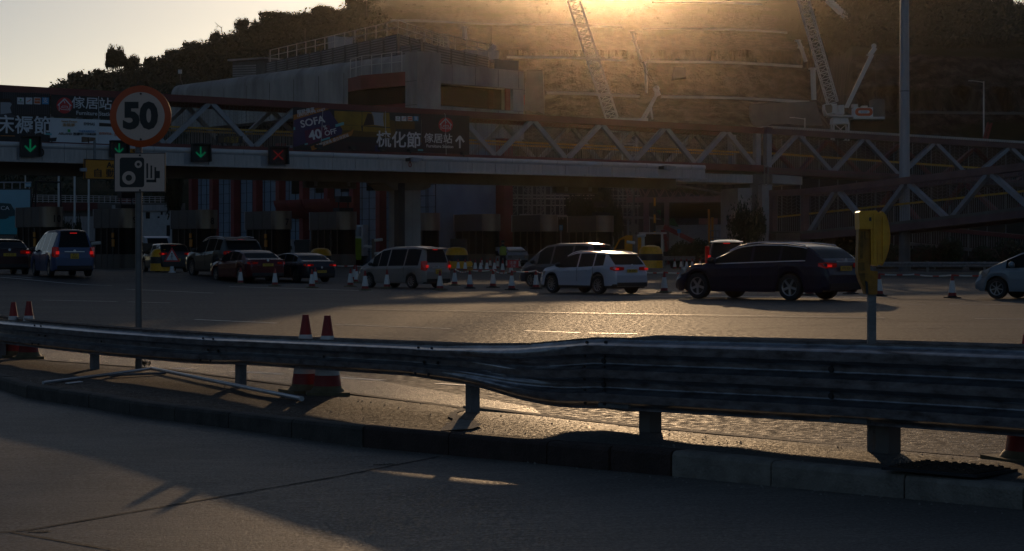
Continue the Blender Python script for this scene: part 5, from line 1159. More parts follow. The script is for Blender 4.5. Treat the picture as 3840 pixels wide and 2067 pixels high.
for sd in (1,-1):
    m = MB(); m.lathe([(.03,-.05),(.042,0),(.03,.05)], 8, Matrix.Translation((.30,sd*.195,.99)))
    for k in range(5): m.tube((.31,sd*.195,.97+.015*k), (.37,sd*(.18-.004*k),.95+.015*k), .010, 5)
    m.build('hand', M['skin'], of, smooth=50)
m = MB(); m.lathe([(.05,-.12),(.085,-.07),(.10,0),(.09,.07),(.05,.11)], 14, Matrix.Translation((.05,0,1.68)) @ Matrix.Diagonal((1.05,.85,1.1,1))); m.bar((.15,0,1.67), (.18,0,1.65), .03, .03); m.build('head', M['skin'], of, smooth=60)
m = MB(); m.lathe([(.105,.02),(.115,.06),(.10,.12),(.04,.15)], 14, Matrix.Translation((.04,0,1.68))); m.box((.15,0,1.71), (.12,.15,.02)); m.build('cap', M['trouser'], of, smooth=50)

# ------------------------------------------------------------- toll plaza building
zC = lambda py, D: CH + (HZ-py)/F*D
C0 = Vector((-6.7,150,0)); LT = Vector((-.616,.788,0)); RT = Vector((.70,.714,0))
bd = thing('plaza_building', 'large concrete toll plaza building with red pilasters, rounded parapet and louvred plant floor', 'building', C0)
def Lp(t, z, off=0): p = C0 + LT*t + Vector((-.788,-.616,0))*off; return Vector((p.x, p.y, z))
def Rp(t, z, off=0): p = C0 + RT*t + Vector((.714,-.70,0))*off; return Vector((p.x, p.y, z))
inn = Vector((.4,.9,0)).normalized()
def quadL(m, t0, t1, z0, z1, th=.4, off=0): m.prism([Lp(t0,z0,off),Lp(t1,z0,off),Lp(t1,z1,off),Lp(t0,z1,off)], Vector((.788,.616,0))*th)
def quadR(m, t0, t1, z0, z1, th=.4, off=0): m.prism([Rp(t0,z0,off),Rp(t1,z0,off),Rp(t1,z1,off),Rp(t0,z1,off)], Vector((-.714,.70,0))*th)
HT = 16.55
m = MB(); m.prism([Lp(.3,0,-1.2), Lp(38,0,-1.2), Lp(38,0,-14), Rp(9.9,0,-14), Rp(9.9,0,-.9)], (0,0,10.4)); m.build('core_wall', M['tile'], bd, world=True)
# tile joints + pilasters on the long side
m = MB(); 
for k in range(38): quadL(m, k*1.0, k*1.0+.04, .3, 10.3, .05, -1.16)
for k in range(12): quadL(m, 0, 38, .6+k*.85, .63+k*.85, .05, -1.155)
for k in range(12): quadR(m, .3+k*.82, .33+k*.82, .3, 10.3, .05, -.86)
for k in range(12): quadR(m, 0, 9.9, .6+k*.85, .63+k*.85, .05, -.855)
m.build('tile_joints', M['dark'], bd, world=True)
for k in range(11):
    t0 = 36.9 - k*3.75
    if t0 < .2: continue
    m = MB(); quadL(m, t0-.28, t0+.28, 0, 10.6, 1.3, -.55); m.build('pilaster', M['red'], bd, world=True)
for k in range(5): t0 = 21.0-k*3.75; m = MB(); quadL(m, t0-2.7, t0-.5, 6.3, 8.05, .1, -1.08); m.build('window', M['glass'], bd, world=True)
m = MB(); quadR(m, 8.55, 9.55, 0, 11.3, .9, .1); m.build('end_pilaster', M['red'], bd, world=True)
m = MB(); quadR(m, 5.9, 6.15, 3, 9.8, .2, -.7); m.build('vent_pipe', M['maroon2'], bd, world=True)
# red drum canopies over the entrance
for a, b in ((15.6,19.8),(11.2,15.4)):
    m = MB(); N = 10
    for side in (0,):
        pts0 = [Lp(b, 4.2+1.5*(1-math.sin(math.pi/2*i/N)), 2.2*math.cos(math.pi/2*i/N)-1.1) for i in range(N+1)]
        m.prism(pts0 + [Lp(b, 5.75, -1.1)], (C0+LT*a)-(C0+LT*b))
    m.build('entrance_canopy', M['red'], bd, world=True)
# upper concrete band with rounded top
m = MB(); prof = [(0,12.4),(0,HT-.9)] + [(-.9+.9*math.cos(R(a)), HT-.9+.9*math.sin(R(a))) for a in range(10,91,10)] + [(-2.2,HT),(-2.2,12.4)]
ring = [Lp(38.3, z, o+.6) for o, z in prof]; m.prism(ring, (C0+LT*6.2)-(C0+LT*38.3)); m.build('long_parapet', M['conc_old'], bd, smooth=30, world=True)
m = MB(); ring = [Lp(6.2, z, o+.6) for o, z in prof if z > 14.5] ; ring = [Lp(6.2, 15.1, .6)] + ring + [Lp(6.2, 15.1, -1.6)]; m.prism(ring, (C0+LT*.0)-(C0+LT*6.2)); m.build('corner_parapet', M['conc_old'], bd, smooth=30, world=True)
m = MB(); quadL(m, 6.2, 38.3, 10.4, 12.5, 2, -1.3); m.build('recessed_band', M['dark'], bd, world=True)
m = MB(); quadL(m, -.1, 1.45, 10.4, HT-.02, 2.2, .62); m.build('corner_column', M['conc_old'], bd, world=True)
for z0, z1, mt, nm, of in ((14.05,15.1,'red','upper_balcony_band',1.5),(12.7,14.05,'glass','balcony_window',.9),(10.9,12.7,'red','lower_balcony_band',1.5)):
    m = MB(); o = of; m.prism([Lp(1.46,z0,.3), Lp(1.46,z0,o*.4), Lp(6.2,z0,o), Lp(9.2,z0,.7), Lp(9.2,z0,-1)], (0,0,z1-z0)); m.build(nm, M[mt], bd, world=True)
# right wing: frame around the long slot
for q, nm in (((0,13.5,14.3,15.75),'upper_beam'),((0,13.5,10.35,12.55),'lower_beam')): m = MB(); quadR(m, *[10.8 if v == 13.5 else v for v in q], 2.0, .1); m.build(nm, M['conc_old'], bd, world=True)
for j0, j1 in ((0,.35),(9.6,10.8)): m = MB(); quadR(m, j0, j1, 12.5, 14.35, 2.0, .09); m.build('slot_jamb', M['conc_old'], bd, world=True)
m = MB(); quadR(m, .3, 9.7, 12.5, 14.35, .2, -1.2); m.build('slot_glass', M['glass'], bd, world=True); m = MB(); quadR(m, 9.05, 9.61, 12.5, 14.35, .1, -.2); m.build('slot_end_panel', M['red'], bd, world=True)
m = MB()
for t0 in (2.9,5.4,7.9,10.2): quadR(m, t0, t0+.05, 10.4, 12.5, .03, .125); quadR(m, t0, t0+.05, 14.35, 15.7, .03, .125)
for z_ in (12.55, 14.28): quadR(m, .4, 10.7, z_-.02, z_+.02, .03, .122)
for t0 in (9.9,13.6,17.4,21.2,25,28.8,32.6,36.2): quadL(m, t0, t0+.05, 12.5, 15.6, .03, .625)
quadL(m, -.05, 1.4, 14.3, 14.35, .03, .645); quadL(m, -.05, 1.4, 12.5, 12.55, .03, .645)
m.build('panel_joints', M['conc_dk'], bd, world=True)
# plant floor and lower roof block
def louvre_block(name, a, b, c, z0, z1, nm, band=1.0):
    """a,b,c: pixel column/depth corners of an L shaped front; louvres as slat strips"""
    m = MB(); pa, pb, pc = [W(x, HZ, D) for x, D in (a, b, c)]
    for p in (pa, pb, pc): p.z = z0
    back = (pa - pb) + (pc - pb); m.prism([pa, pb, pc, pb+back*.55], (0,0,z1-z0)); m.build(name, M['conc_dk'], bd, world=True)
    m = MB()
    for p, q in ((pa, pb), (pb, pc)):
        d = (q-p); nn = Vector((d.y, -d.x, 0)).normalized(); k = z0+.15
        while k < z1-.05: m.prism([p+nn*.05+Vector((0,0,k-z0)), q+nn*.05+Vector((0,0,k-z0)), q+nn*.05+Vector((0,0,k-z0+.09)), p+nn*.05+Vector((0,0,k-z0+.09))], -nn*.05+Vector((0,0,0.0))); k += .22
    m.build(nm, M['conc'], bd, world=True)
    m = MB()
    for p, q in ((pa, pb), (pb, pc)):
        d = (q-p); nn = Vector((d.y, -d.x, 0)).normalized(); n_ = max(2, int(d.length/2.6))
        for i in range(n_+1): c_ = p + d*i/n_; m.box(c_+nn*.09+Vector((0,0,(z1-z0)/2)), (.14,.14,z1-z0), math.atan2(d.y,d.x))
    m.build('louvre_mullions', M['conc_dk'], bd, world=True); return pa, pb, pc
pa, pb, pc = louvre_block('plant_floor', (1000,197), (1493,171), (1680,184), 15, CH+(HZ-127)/F*171, 'louvres')
zr = pb.z*0 + CH+(HZ-127)/F*171
m = MB(); r_ = random.Random(3)
for t0, t1 in ((.02,.13),(.2,.27),(.42,.5),(.55,.7),(.8,.88),(.9,.99)):
    p, q = pa.lerp(pb, t0), pa.lerp(pb, t1); nn = Vector(((q-p).y, -(q-p).x, 0)).normalized(); m.prism([p+nn*.2, q+nn*.2, q+nn*.2+Vector((0,0,r_.uniform(1.6,3.2))), p+nn*.2+Vector((0,0,2.6))], -nn*.1)
m.build('blank_panels', M['greysteel'], bd, world=True)
qa, qb, qc = louvre_block('lower_plant_block', (1505,163), (1585,160), (1832,172), 14.9, CH+(HZ-160)/F*160, 'louvres')
def railing(pts, name, par, h=1.1, step=2.1, r=.035):
    m = MB()
    for p, q in zip(pts, pts[1:]):
        n_ = max(1, int((q-p).length/step))
        for i in range(n_+1): c = p.lerp(q, i/n_); m.tube(c, c+Vector((0,0,h)), r*1.3, 6)
        for hh in (h, h*.5): m.tube(p+Vector((0,0,hh)), q+Vector((0,0,hh)), r, 6)
    return m.build(name, M['bench'], par, world=True)
def at(p, z): p = Vector(p); p.z = z; return p
railing([at(pa.lerp(pb,.03), zr), at(pb, zr), at(pb.lerp(pc,1), zr)], 'roof_railing', bd, h=1.15)
railing([at(pa.lerp(pb,.05)+Vector((4,4,0)), zr), at(pb+Vector((2,8,0)), zr), at(pc+Vector((0,3,0)), zr)], 'rear_roof_railing', bd, h=1.15, step=3)
zq_ = CH+(HZ-160)/F*160; railing([at(qb.lerp(qc,.30), zq_), at(qc, zq_)], 'lower_roof_railing', bd, h=1.1)
railing([Lp(9,15.1,.6), Lp(6.2,15.1,1.4), Lp(1.5,15.1,.9)], 'balcony_railing', bd, h=1.5, step=1.1, r=.03)
for (c, sz, nm) in ((at(pa.lerp(pb,.5)+Vector((1,2,0)), zr+.6), (2.0,1.2,1.4), 'roof_tank'), (at(qc+Vector((-1,2,0)), zq_+.25), (3.2,1.5,.9), 'roof_duct'), (at(pc+Vector((-2,2,0)), zr+.2), (3,2,.6), 'roof_cover')):
    m = MB(); m.box(c, sz, .6); m.build(nm, M['fascia'], bd, world=True)
for px, y0, y1, D in ((1144,105,160,190),(1378,90,205,180),(1375,0,60,180),(1842,100,180,172)):
    m = MB(); m.tube(W(px,y1,D), W(px,y0,D), .035, 5); m.build('antenna', M['conc_dk'], bd, world=True)
m = MB(); m.tube(W(1852,225,171), W(1852,190,171), .45, 12); m.tube(W(1852,190,171), W(1838,178,171), .45, 12); m.build('vent_cowl', M['fascia'], bd, world=True)
m = MB(); quadR(m, 8.2, 10.8, 15.7, 16.6, .2, -.5); m.build('end_parapet', M['conc_dk'], bd, world=True)
# left rear block with upper roof edge
t = thing('rear_roof_block', 'low louvred roof block behind the left end of the rounded parapet', 'building', GD(930, 205)); pl = Pl(860, 205, 1010, 200)
m = MB(); m.pp(pl, [(872,226),(1005,218),(1005,290),(872,300)], 6); m.build('wall', M['conc_dk'], t, world=True)
m = MB(); [m.pp(pl, [(874,y),(960,y-3),(960,y+2),(874,y+5)], .1, .06) for y in range(246, 290, 9)]; m.build('louvres', M['conc'], t, world=True)
m = MB(); m.pp(pl, [(868,224),(1006,216),(1006,221),(868,230)], 7, .5); m.build('roof_edge', M['conc_old'], t, world=True)

# ------------------------------------------------------------- left background: service building, billboard, railings
SB = Pl(90, 182, 700, 200)
sb = thing('service_building', 'low service building with pale lower wall behind booths ten and nine', 'building', SB.Z(380, .3))
m = MB(); m.pp(SB, [(118,762),(700,762),(700,990),(118,990)], 8, -.2); m.build('wall', M['conc_dk'], sb, world=True)
m = MB(); m.pp(SB, [(118,760),(360,760),(360,790),(118,790)], .4, .2); m.build('red_parapet', M['maroon'], sb, world=True)
m = MB(); m.pp(SB, [(222,812),(356,812),(356,905),(222,905)], .1, .0); m.build('pale_panels', M['fascia'], sb, world=True)
m = MB(); m.pp(SB, [(425,770),(662,768),(662,792),(425,792)], .5, .3); m.build('white_parapet', M['fascia'], sb, world=True); m = MB(); m.pp(SB, [(530,793),(650,793),(650,985),(530,985)], .3, .1); m.build('white_wall', M['white'], sb, world=True)
for q in ((544,796,558,820),(622,845,634,885),(600,795,606,806),(588,812,594,818)): m = MB(); m.pp(SB, [(q[0],q[1]),(q[2],q[1]),(q[2],q[3]),(q[0],q[3])], .06, .15); m.build('opening', M['dark'], sb, world=True)
m = MB(); m.pp(SB, [(635,640),(690,640),(690,800),(635,800)], 1, -6); m.build('red_wall', M['maroon'], sb, world=True)
rl = thing('rooftop_railing', 'long pale multi bar railing along the service building roof', 'railing', SB.Z(400, 6)); m = MB()
for y in (733,740,748,757): m.path([SB.P(100,y-3,-1), SB.P(700,y+6,-1)], .035, 5)
for x in range(105, 700, 21): m.path([SB.P(x,729+(x-100)*.014,-1), SB.P(x,762,-1)], .045, 5)
m.build('bars', M['fascia'], rl, world=True)
BB = Pl(-400, 170, 115, 172)
bb_ = thing('billboard', 'teal seascape billboard with white letters ending in CCA at the left edge', 'billboard', BB.Z(60, .3))
m = MB(); m.pp(BB, [(-260,706),(119,706),(119,884),(-260,884)], .5, -.1); m.build('frame', M['blackmetal'], bb_, world=True)
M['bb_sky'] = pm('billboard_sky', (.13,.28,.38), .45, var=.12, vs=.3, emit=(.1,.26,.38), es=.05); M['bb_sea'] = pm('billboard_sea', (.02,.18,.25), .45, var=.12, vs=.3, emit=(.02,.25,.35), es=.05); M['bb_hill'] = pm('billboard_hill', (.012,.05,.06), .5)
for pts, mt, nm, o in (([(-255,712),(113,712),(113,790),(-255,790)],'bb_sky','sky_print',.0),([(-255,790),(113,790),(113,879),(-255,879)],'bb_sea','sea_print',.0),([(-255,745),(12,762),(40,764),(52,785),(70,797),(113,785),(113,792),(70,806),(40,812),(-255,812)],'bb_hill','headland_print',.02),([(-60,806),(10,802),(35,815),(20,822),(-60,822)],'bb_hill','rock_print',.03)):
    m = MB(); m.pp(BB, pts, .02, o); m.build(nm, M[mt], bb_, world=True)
ptext('MALACCA', BB, -22, 781, 15, M['whitevinyl'], bb_, .06, sx=1.15)
m = MB(); m.path([BB.P(-200,684,0), BB.P(118,684,0)], .06, 5); [m.path([BB.P(x,684,0), BB.P(x,708,0)], .05, 5) for x in (15,45,75,110)]; m.build('maintenance_rail', M['greysteel'], bb_, world=True)
m = MB(); m.pp(BB, [(96,687),(117,687),(117,701),(96,701)], .2, .3); cy = m.build('tag_plate', M['bb_sky'], bb_, world=True); ptext('cody', BB, 106, 694, 7, M['whitevinyl'], bb_, .34, bold=.02)
m = MB(); [m.path([BB.P(x,884,-.2), BB.P(x,1000,-.2)], .2, 6) for x in (-150,60)]; m.build('support', M['blackmetal'], bb_, world=True)

# ------------------------------------------------------------- vegetation helper
def leafball(m, c, r, n, sz, rng, squash=.8):
    for _ in range(n):
        d = Vector((rng.gauss(0,1), rng.gauss(0,1), rng.gauss(0,1)*squash)).normalized() * r * (rng.random() ** .45)
        p = c + Vector((d.x, d.y, d.z)); a = Vector((rng.gauss(0,1), rng.gauss(0,1), rng.gauss(0,1))).normalized(); b = a.orthogonal().normalized(); s = sz*rng.uniform(.6,1.4)
        m.add([p - a*s, p + b*s*.55, p + a*s, p - b*s*.55], [(0,1,2,3)])
def tree_mesh(h, cw, seed, leaves=1500, lsz=.22, trunk=.35, open_=.5):
    rng = random.Random(seed); tr, cr = MB(), MB()
    tr.tube((0,0,-.5), (.1*h*.2,0,h*trunk), .035*h*.6, 8, .02*h)
    for k in range(15):
        a = 2.4*k + rng.uniform(-.4,.4); rr = cw*rng.uniform(.25,.8); z = h*rng.uniform(trunk+.12,.92); e = Vector((rr*math.cos(a), rr*math.sin(a), z))
        tr.tube((.02*h,0,h*trunk*rng.uniform(.7,1)), e, .012*h, 5, .004*h); leafball(cr, e, cw*rng.uniform(.26,.46), leaves//12, lsz, rng, .32)
    return tr, cr
protos = {}
def tree(px, D, ybase, ytop, cwpx, label, seed=1, name='tree', group=None, leaves=1300, lsz=.25, mat='leaf', zb=None):
    z0 = CH+(HZ-ybase)/F*D; h = (ybase-ytop)/F*D; cw = cwpx/F*D; k = (seed, leaves, mat)
    loc = Vector(((px-1920)/F*D, D, z0 if zb is None else zb))
    if k in protos:
        src = protos[k]; o = dup(src, loc, random.uniform(0,6), label); o.scale = (cw, cw, h)
    else:
        o = thing(name, label, 'tree', loc, 0, group); tr, cr = tree_mesh(1, 1, seed, leaves, lsz); 
        tr.build('trunk', M['bark'], o, smooth=60); cr.build('crown', M[mat], o); o.scale = (cw, cw, h); protos[k] = o
    o['label'] = label
    if group: o['group'] = group
    return o

# ------------------------------------------------------------- hill: forest on the left, terraced rock cut in the middle, cliff at right
crest = [(-1500,600),(-600,520),(0,420),(190,350),(290,300),(350,290),(420,285),(540,265),(620,228),(700,195),(800,165),(880,130),(960,95),(1060,75),(1165,55),(1250,60),(1310,30),(1380,5),(1450,-15),(1700,-12),(2000,-8),(2500,-8),(3000,-90),(3300,-90),(3600,-40),(3700,5),(3780,60),(3840,110),(4100,210),(4600,330),(5400,480)]
def bo_(px): return interp([(1400,-14),(1950,0),(2340,12),(2900,28),(3150,42)], px)
def prof(px):
    cy = interp(crest, px)
    rock = [(214,HZ-8),(232,700),(236,560+bo_(px)),(262,345+bo_(px)),(395,345+bo_(px)+140),(400,420),(418,213+bo_(px)),(575,213+bo_(px)+100),(584,190),(610,90+bo_(px)*.9),(780,90+60),(905,24),(1350,cy),(1420,cy+60),(1700,700)]
    fore = [(214,HZ-8),(240,HZ-60),(262,lerp(HZ,cy,.35)),(300,lerp(HZ,cy,.5)),(340,lerp(HZ,cy,.62)),(380,lerp(HZ,cy,.72)),(420,lerp(HZ,cy,.8)),(460,lerp(HZ,cy,.86)),(490,lerp(HZ,cy,.90)),(520,lerp(HZ,cy,.94)),(550,lerp(HZ,cy,.97)),(590,lerp(HZ,cy,.99)),(620,cy),(680,cy+60),(1000,800)]
    clif = [(214,HZ-8),(250,HZ-90),(268,520),(274,425),(300,440),(304,330),(310,240),(316,190),(350,175),(420,130),(500,80),(580,lerp(80,cy,.5)),(640,cy),(720,cy+60),(1000,800)]
    wf = 1 - sstep((px-1330)/160); wc = sstep((px-3060)/140); wr = max(0, 1-wf-wc)
    out = []
    for a, b, c in zip(rock, fore, clif):
        D = a[0]*wr + b[0]*wf + c[0]*wc; za, zb_, zc = [CH+(HZ-q[1])/F*q[0] for q in (a, b, c)]; out.append((D, za*wr+zb_*wf+zc*wc))
    return out
mb = MB(); vs = []; cols_ = list(range(-1500, 1300, 14)) + list(range(1300, 3900, 7)) + list(range(3900, 5400, 14)); SUB = 7; nr = 0
for px in cols_:
    pr = prof(px); col_ = []
    for i, ((D0, z0), (D1, z1_)) in enumerate(zip(pr, pr[1:])):
        for k in range(SUB):
            t = k/SUB; D, z = lerp(D0,D1,t), lerp(z0,z1_,t); X = (px-1920)/F*D
            steep = abs(z1_-z0) > 1.0*abs(D1-D0)
            nz = noise.fractal(Vector((X*.2, z*.035, 3)), .8, 2.0, 5); amp = (4.5 if steep else 1.2) * min(1, (D-210)/30)
            D2 = D + amp*nz*(1 if steep else 0); zz_ = z + (0 if steep or i > 10 else amp*.5*nz)
            col_.append(((px-1920)/F*D2, D2, zz_))
    D, z = pr[-1]; col_.append(((px-1920)/F*D, D, z)); nr = len(col_); vs += col_
mb.add(vs, [(i*nr+k, (i+1)*nr+k, (i+1)*nr+k+1, i*nr+k+1) for i in range(len(cols_)-1) for k in range(nr-1)])
hm = bpy.data.materials.new('rock_and_scrub'); hm.use_nodes = True; n = hm.node_tree; b = n.nodes['Principled BSDF']; b.inputs['Roughness'].default_value = .95; b.inputs['Specular IOR Level'].default_value = .2
tc = n.nodes.new('ShaderNodeTexCoord'); mp = n.nodes.new('ShaderNodeMapping'); mp.inputs['Scale'].default_value = (1,1,.22); n.links.new(tc.outputs['Object'], mp.inputs[0])
t1 = n.nodes.new('ShaderNodeTexNoise'); t1.inputs['Scale'].default_value = .35; t1.inputs['Detail'].default_value = 10; t1.inputs['Roughness'].default_value = .75; n.links.new(mp.outputs[0], t1.inputs[0])
r1 = n.nodes.new('ShaderNodeValToRGB'); n.links.new(t1.outputs[0], r1.inputs[0]); e = r1.color_ramp.elements; e[0].position = .36; e[0].color = (.022,.019,.016,1); e[1].position = .62; e[1].color = (.19,.165,.14,1)
t2 = n.nodes.new('ShaderNodeTexNoise'); t2.inputs['Scale'].default_value = .06; t2.inputs['Detail'].default_value = 8; n.links.new(tc.outputs['Object'], t2.inputs[0])
geo = n.nodes.new('ShaderNodeNewGeometry'); sx_ = n.nodes.new('ShaderNodeSeparateXYZ'); n.links.new(geo.outputs['Normal'], sx_.inputs[0])
at_ = n.nodes.new('ShaderNodeAttribute'); at_.attribute_name = 'veg'
ad = n.nodes.new('ShaderNodeMath'); ad.operation = 'ADD'; n.links.new(t2.outputs[0], ad.inputs[0]); n.links.new(at_.outputs['Fac'], ad.inputs[1])
r2 = n.nodes.new('ShaderNodeValToRGB'); r2.color_ramp.elements[0].position = .58; r2.color_ramp.elements[1].position = .72; n.links.new(ad.outputs[0], r2.inputs[0])
mx = n.nodes.new('ShaderNodeMix'); mx.data_type = 'RGBA'; n.links.new(r2.outputs[0], mx.inputs[0]); n.links.new(r1.outputs[0], mx.inputs[6]); 
mp2 = n.nodes.new('ShaderNodeMapping'); mp2.inputs['Scale'].default_value = (1,1,.07); n.links.new(tc.outputs['Object'], mp2.inputs[0])
t3 = n.nodes.new('ShaderNodeTexNoise'); t3.inputs['Scale'].default_value = .55; t3.inputs['Detail'].default_value = 6; t3.inputs['Roughness'].default_value = .7; n.links.new(mp2.outputs[0], t3.inputs[0])
r3 = n.nodes.new('ShaderNodeValToRGB'); r3.color_ramp.elements[0].position = .40; r3.color_ramp.elements[0].color = (.25,.24,.22,1); r3.color_ramp.elements[1].position = .56; n.links.new(t3.outputs[0], r3.inputs[0])
ml = n.nodes.new('ShaderNodeMix'); ml.data_type = 'RGBA'; ml.blend_type = 'MULTIPLY'; ml.inputs[0].default_value = 1; n.links.new(r1.outputs[0], ml.inputs[6]); n.links.new(r3.outputs[0], ml.inputs[7]); n.links.new(ml.outputs[2], mx.inputs[6])
mx.inputs[7].default_value = (.035,.042,.016,1); n.links.new(mx.outputs[2], b.inputs['Base Color'])
bp_ = n.nodes.new('ShaderNodeBump'); bp_.inputs['Strength'].default_value = 1; bp_.inputs['Distance'].default_value = 2.5; n.links.new(t1.outputs[0], bp_.inputs['Height']); n.links.new(bp_.outputs[0], b.inputs['Normal'])
ho = mb.build('hillside', hm, smooth=35); tag(ho, kind='structure')
at2 = ho.data.attributes.new('veg', 'FLOAT', 'POINT'); vals = []
for i, px in enumerate(cols_):
    wf = 1 - sstep((px-1300)/260)
    for k in range(nr):
        z = vs[i*nr+k][2]; D = vs[i*nr+k][1]; py = HZ - (z-CH)/D*F
        v = wf*.5
        if px > 2850: v = max(v, .5*sstep((px-2850)/250) * sstep((235-py)/60))
        if px > 3000: v = max(v, .25*sstep((py-430)/60))
        if 1400 < px < 3000: v += .16*sstep((110-py)/90)
        vals.append(v)
at2.data.foreach_set('value', vals)
# pale bench walls and ribs along the terraces
def bench(y0, D, x0, x1, h=9, name='terrace_wall'):
    m = MB(); xs_ = list(range(x0, x1, 24)) + [x1]; A = [W(x, y0+bo_(x)+2*math.sin(x*.011), D) for x in xs_]; hh = h/F*D
    m.add([p for a in A for p in (a, a-Vector((0,0,hh)), a+Vector((0,1,0)), a+Vector((0,1,-hh)))], [(4*i,4*i+4,4*i+5,4*i+1) for i in range(len(A)-1)] + [(4*i,4*i+2,4*i+6,4*i+4) for i in range(len(A)-1)] + [(4*i+2,4*i+3,4*i+7,4*i+6) for i in range(len(A)-1)])
    return m.build(name, M['bench'])
terr = [(90,607,1440,2335),(90,607,2410,2953),(213,414,1900,2350),(213,414,2425,3010),(345,259,2050,2400),(345,259,2480,3035),(-10,905,2445,2860)]
for k, (y0, D, x0, x1) in enumerate(terr):
    o = bench(y0-4, D, x0, x1, 8); tag(o, ['upper left pale terrace wall across the rock cut','upper right pale terrace wall ending by the right crane boom','middle left pale terrace wall behind the left crane boom','middle right pale terrace wall reaching the right crane boom','lower left pale terrace wall behind the left crane boom','lower right pale terrace wall left of the crane cab','topmost short pale terrace wall near the top edge'][k], 'terrace wall', 'pale walls along the rock terraces')
m = MB(); A = [W(x, interp([(3440,416),(3840,421)], x), 270) for x in range(3400, 3860, 30)]
m.add([p for a in A for p in (a, a-Vector((0,0,.35)))], [(2*i,2*i+2,2*i+3,2*i+1) for i in range(len(A)-1)]); m2 = MB(); m2.prism([A[0], A[-1], A[-1]-Vector((0,0,.3)), A[0]-Vector((0,0,.3))], (0,.8,0))
tag(m2.build('terrace_wall', M['conc_dk']), 'faint pale ledge across the dark cliff at right', 'terrace wall')
st = thing('stepped_wall', 'pale stepped retaining wall climbing the dark slope above the right crane', 'wall', W(3160,60,500)); ps = Pl(3090, 480, 3210, 470); m = MB()
for i in range(9): x = 3096+i*8.5; y = -4+i*8.2; m.pp(ps, [(x,y),(x+8.5,y+3),(x+8.5,y+22),(x,y+14)], 2)
for i in range(4): x = 3180+i*5; y = 66+i*13; m.pp(ps, [(x,y),(x+4,y+3),(x+5,y+18),(x,y+12)], 2)
m.build('steps', M['cranewhite'], st, world=True)
for i, (pts, r, D) in enumerate((([(2372,118),(2378,150),(2390,185),(2404,225)], .35, 405),([(2415,232),(2422,262),(2424,350)], .28, 405),([(2992,150),(3003,175),(3022,232)], .4, 405),([(3048,255),(3052,375)], .35, 262),([(2446,395),(2449,448)], .35, 262),([(1740,100),(1746,150)], .5, 410))):
    t = thing('drain_pipe', ['pale pipe on the rock face above the short crane mast','thin pale pipe dropping between the terraces','pale pipe between the upper terraces by the right crane','pale vertical pipe left of the right crane boom','short pale pipe beside the crane mast','pale short pipe behind the roof railing'][i], 'pipe', W(*pts[-1], D), group='pale pipes on the rock face'); m = MB(); m.path([W(x, y, D) for x, y in pts], r, 8); m.build('tube', M['bench'], t, world=True)
    m = MB(); [m.tube(W(x, y, D), W(x, y+6, D), r*1.7, 8) for x, y in pts[:-1]]; m.build('collar', M['bench'], t, world=True)
# concrete facing panels on the rock
for i, (q, l) in enumerate((([(1975,262),(2035,262),(2042,435),(1965,435)],'rough concrete facing on the rock behind the building corner'),([(2528,250),(2570,254),(2574,290),(2520,295)],'small pale patch of sprayed concrete on the rock'),([(3275,372),(3318,372),(3320,450),(3275,450)],'pale concrete block below the crane counterweight'),([(2820,390),(3060,380),(3085,470),(2820,480)],'banded concrete face left of the crane base'))):
    D = 236; pl = Pl(1900, 252 if i < 2 else 250, 3400, 250); t = thing('rock_facing', l, 'concrete facing', pl.P(*q[2])); m = MB(); m.pp(pl, q, 3); m.build('slab', M['conc_dk'], t, world=True)

# skyline woods
rng = random.Random(11); mw = MB()
def skyline_pt(px, dD=0): D = 620*(1 if px < 1400 else 0) + (640 if px > 3050 else 0); D = D or 1350; return W(px, interp(crest, px), D+dD)
def surf(px, t):                                        # point on the forest slope
    pr = prof(px); L = [(D, z) for D, z in pr if D > 225][:-2]; i = t*(len(L)-1); k = int(i); k = min(k, len(L)-2); D, z = lerp(L[k][0], L[k+1][0], i-k), lerp(L[k][1], L[k+1][1], i-k); return Vector(((px-1920)/F*D, D, z))
for _ in range(2600):
    px = rng.uniform(-300, 1440); tt = rng.random()**.6; p = surf(px, tt*.985); r = rng.uniform(1.6,3.4)*(p.y/400)*(1-.6*sstep((tt-.75)/.25)); leafball(mw, p+Vector((0,0,r*.12)), r, 40, .15*r, rng, .7)
for _ in range(1500):
    px = rng.uniform(3060, 4000); pr = prof(px); i = rng.uniform(7.6, 12); k = int(i); D, z = lerp(pr[k][0], pr[k+1][0], i-k), lerp(pr[k][1], pr[k+1][1], i-k); r = rng.uniform(1.6,3.6)*(D/430); leafball(mw, Vector(((px-1920)/F*D, D, z+r*.4)), r, 34, .16*r, rng, .7)
for _ in range(700):
    px = rng.uniform(1440, 3060); pr = prof(px); i = rng.choice((rng.uniform(10,12), rng.uniform(7.0,7.9), rng.uniform(3,3.6))); k = int(i); D, z = lerp(pr[k][0], pr[k+1][0], i-k), lerp(pr[k][1], pr[k+1][1], i-k); r = rng.uniform(.4,.9)*(D/400); leafball(mw, Vector(((px-1920)/F*D, D, z)), r, 26, .15*r, rng, .4)
for px in range(180, 1500, 9):
    p = skyline_pt(px+rng.uniform(-4,4)); r = rng.uniform(.7,1.9); leafball(mw, p+Vector((0,0,r*.1)), r, 60, .15, rng, .8)
tag(mw.build('woodland', M['leaf']), 'dark scrub and woodland covering the hillside', 'woodland', kind='stuff')
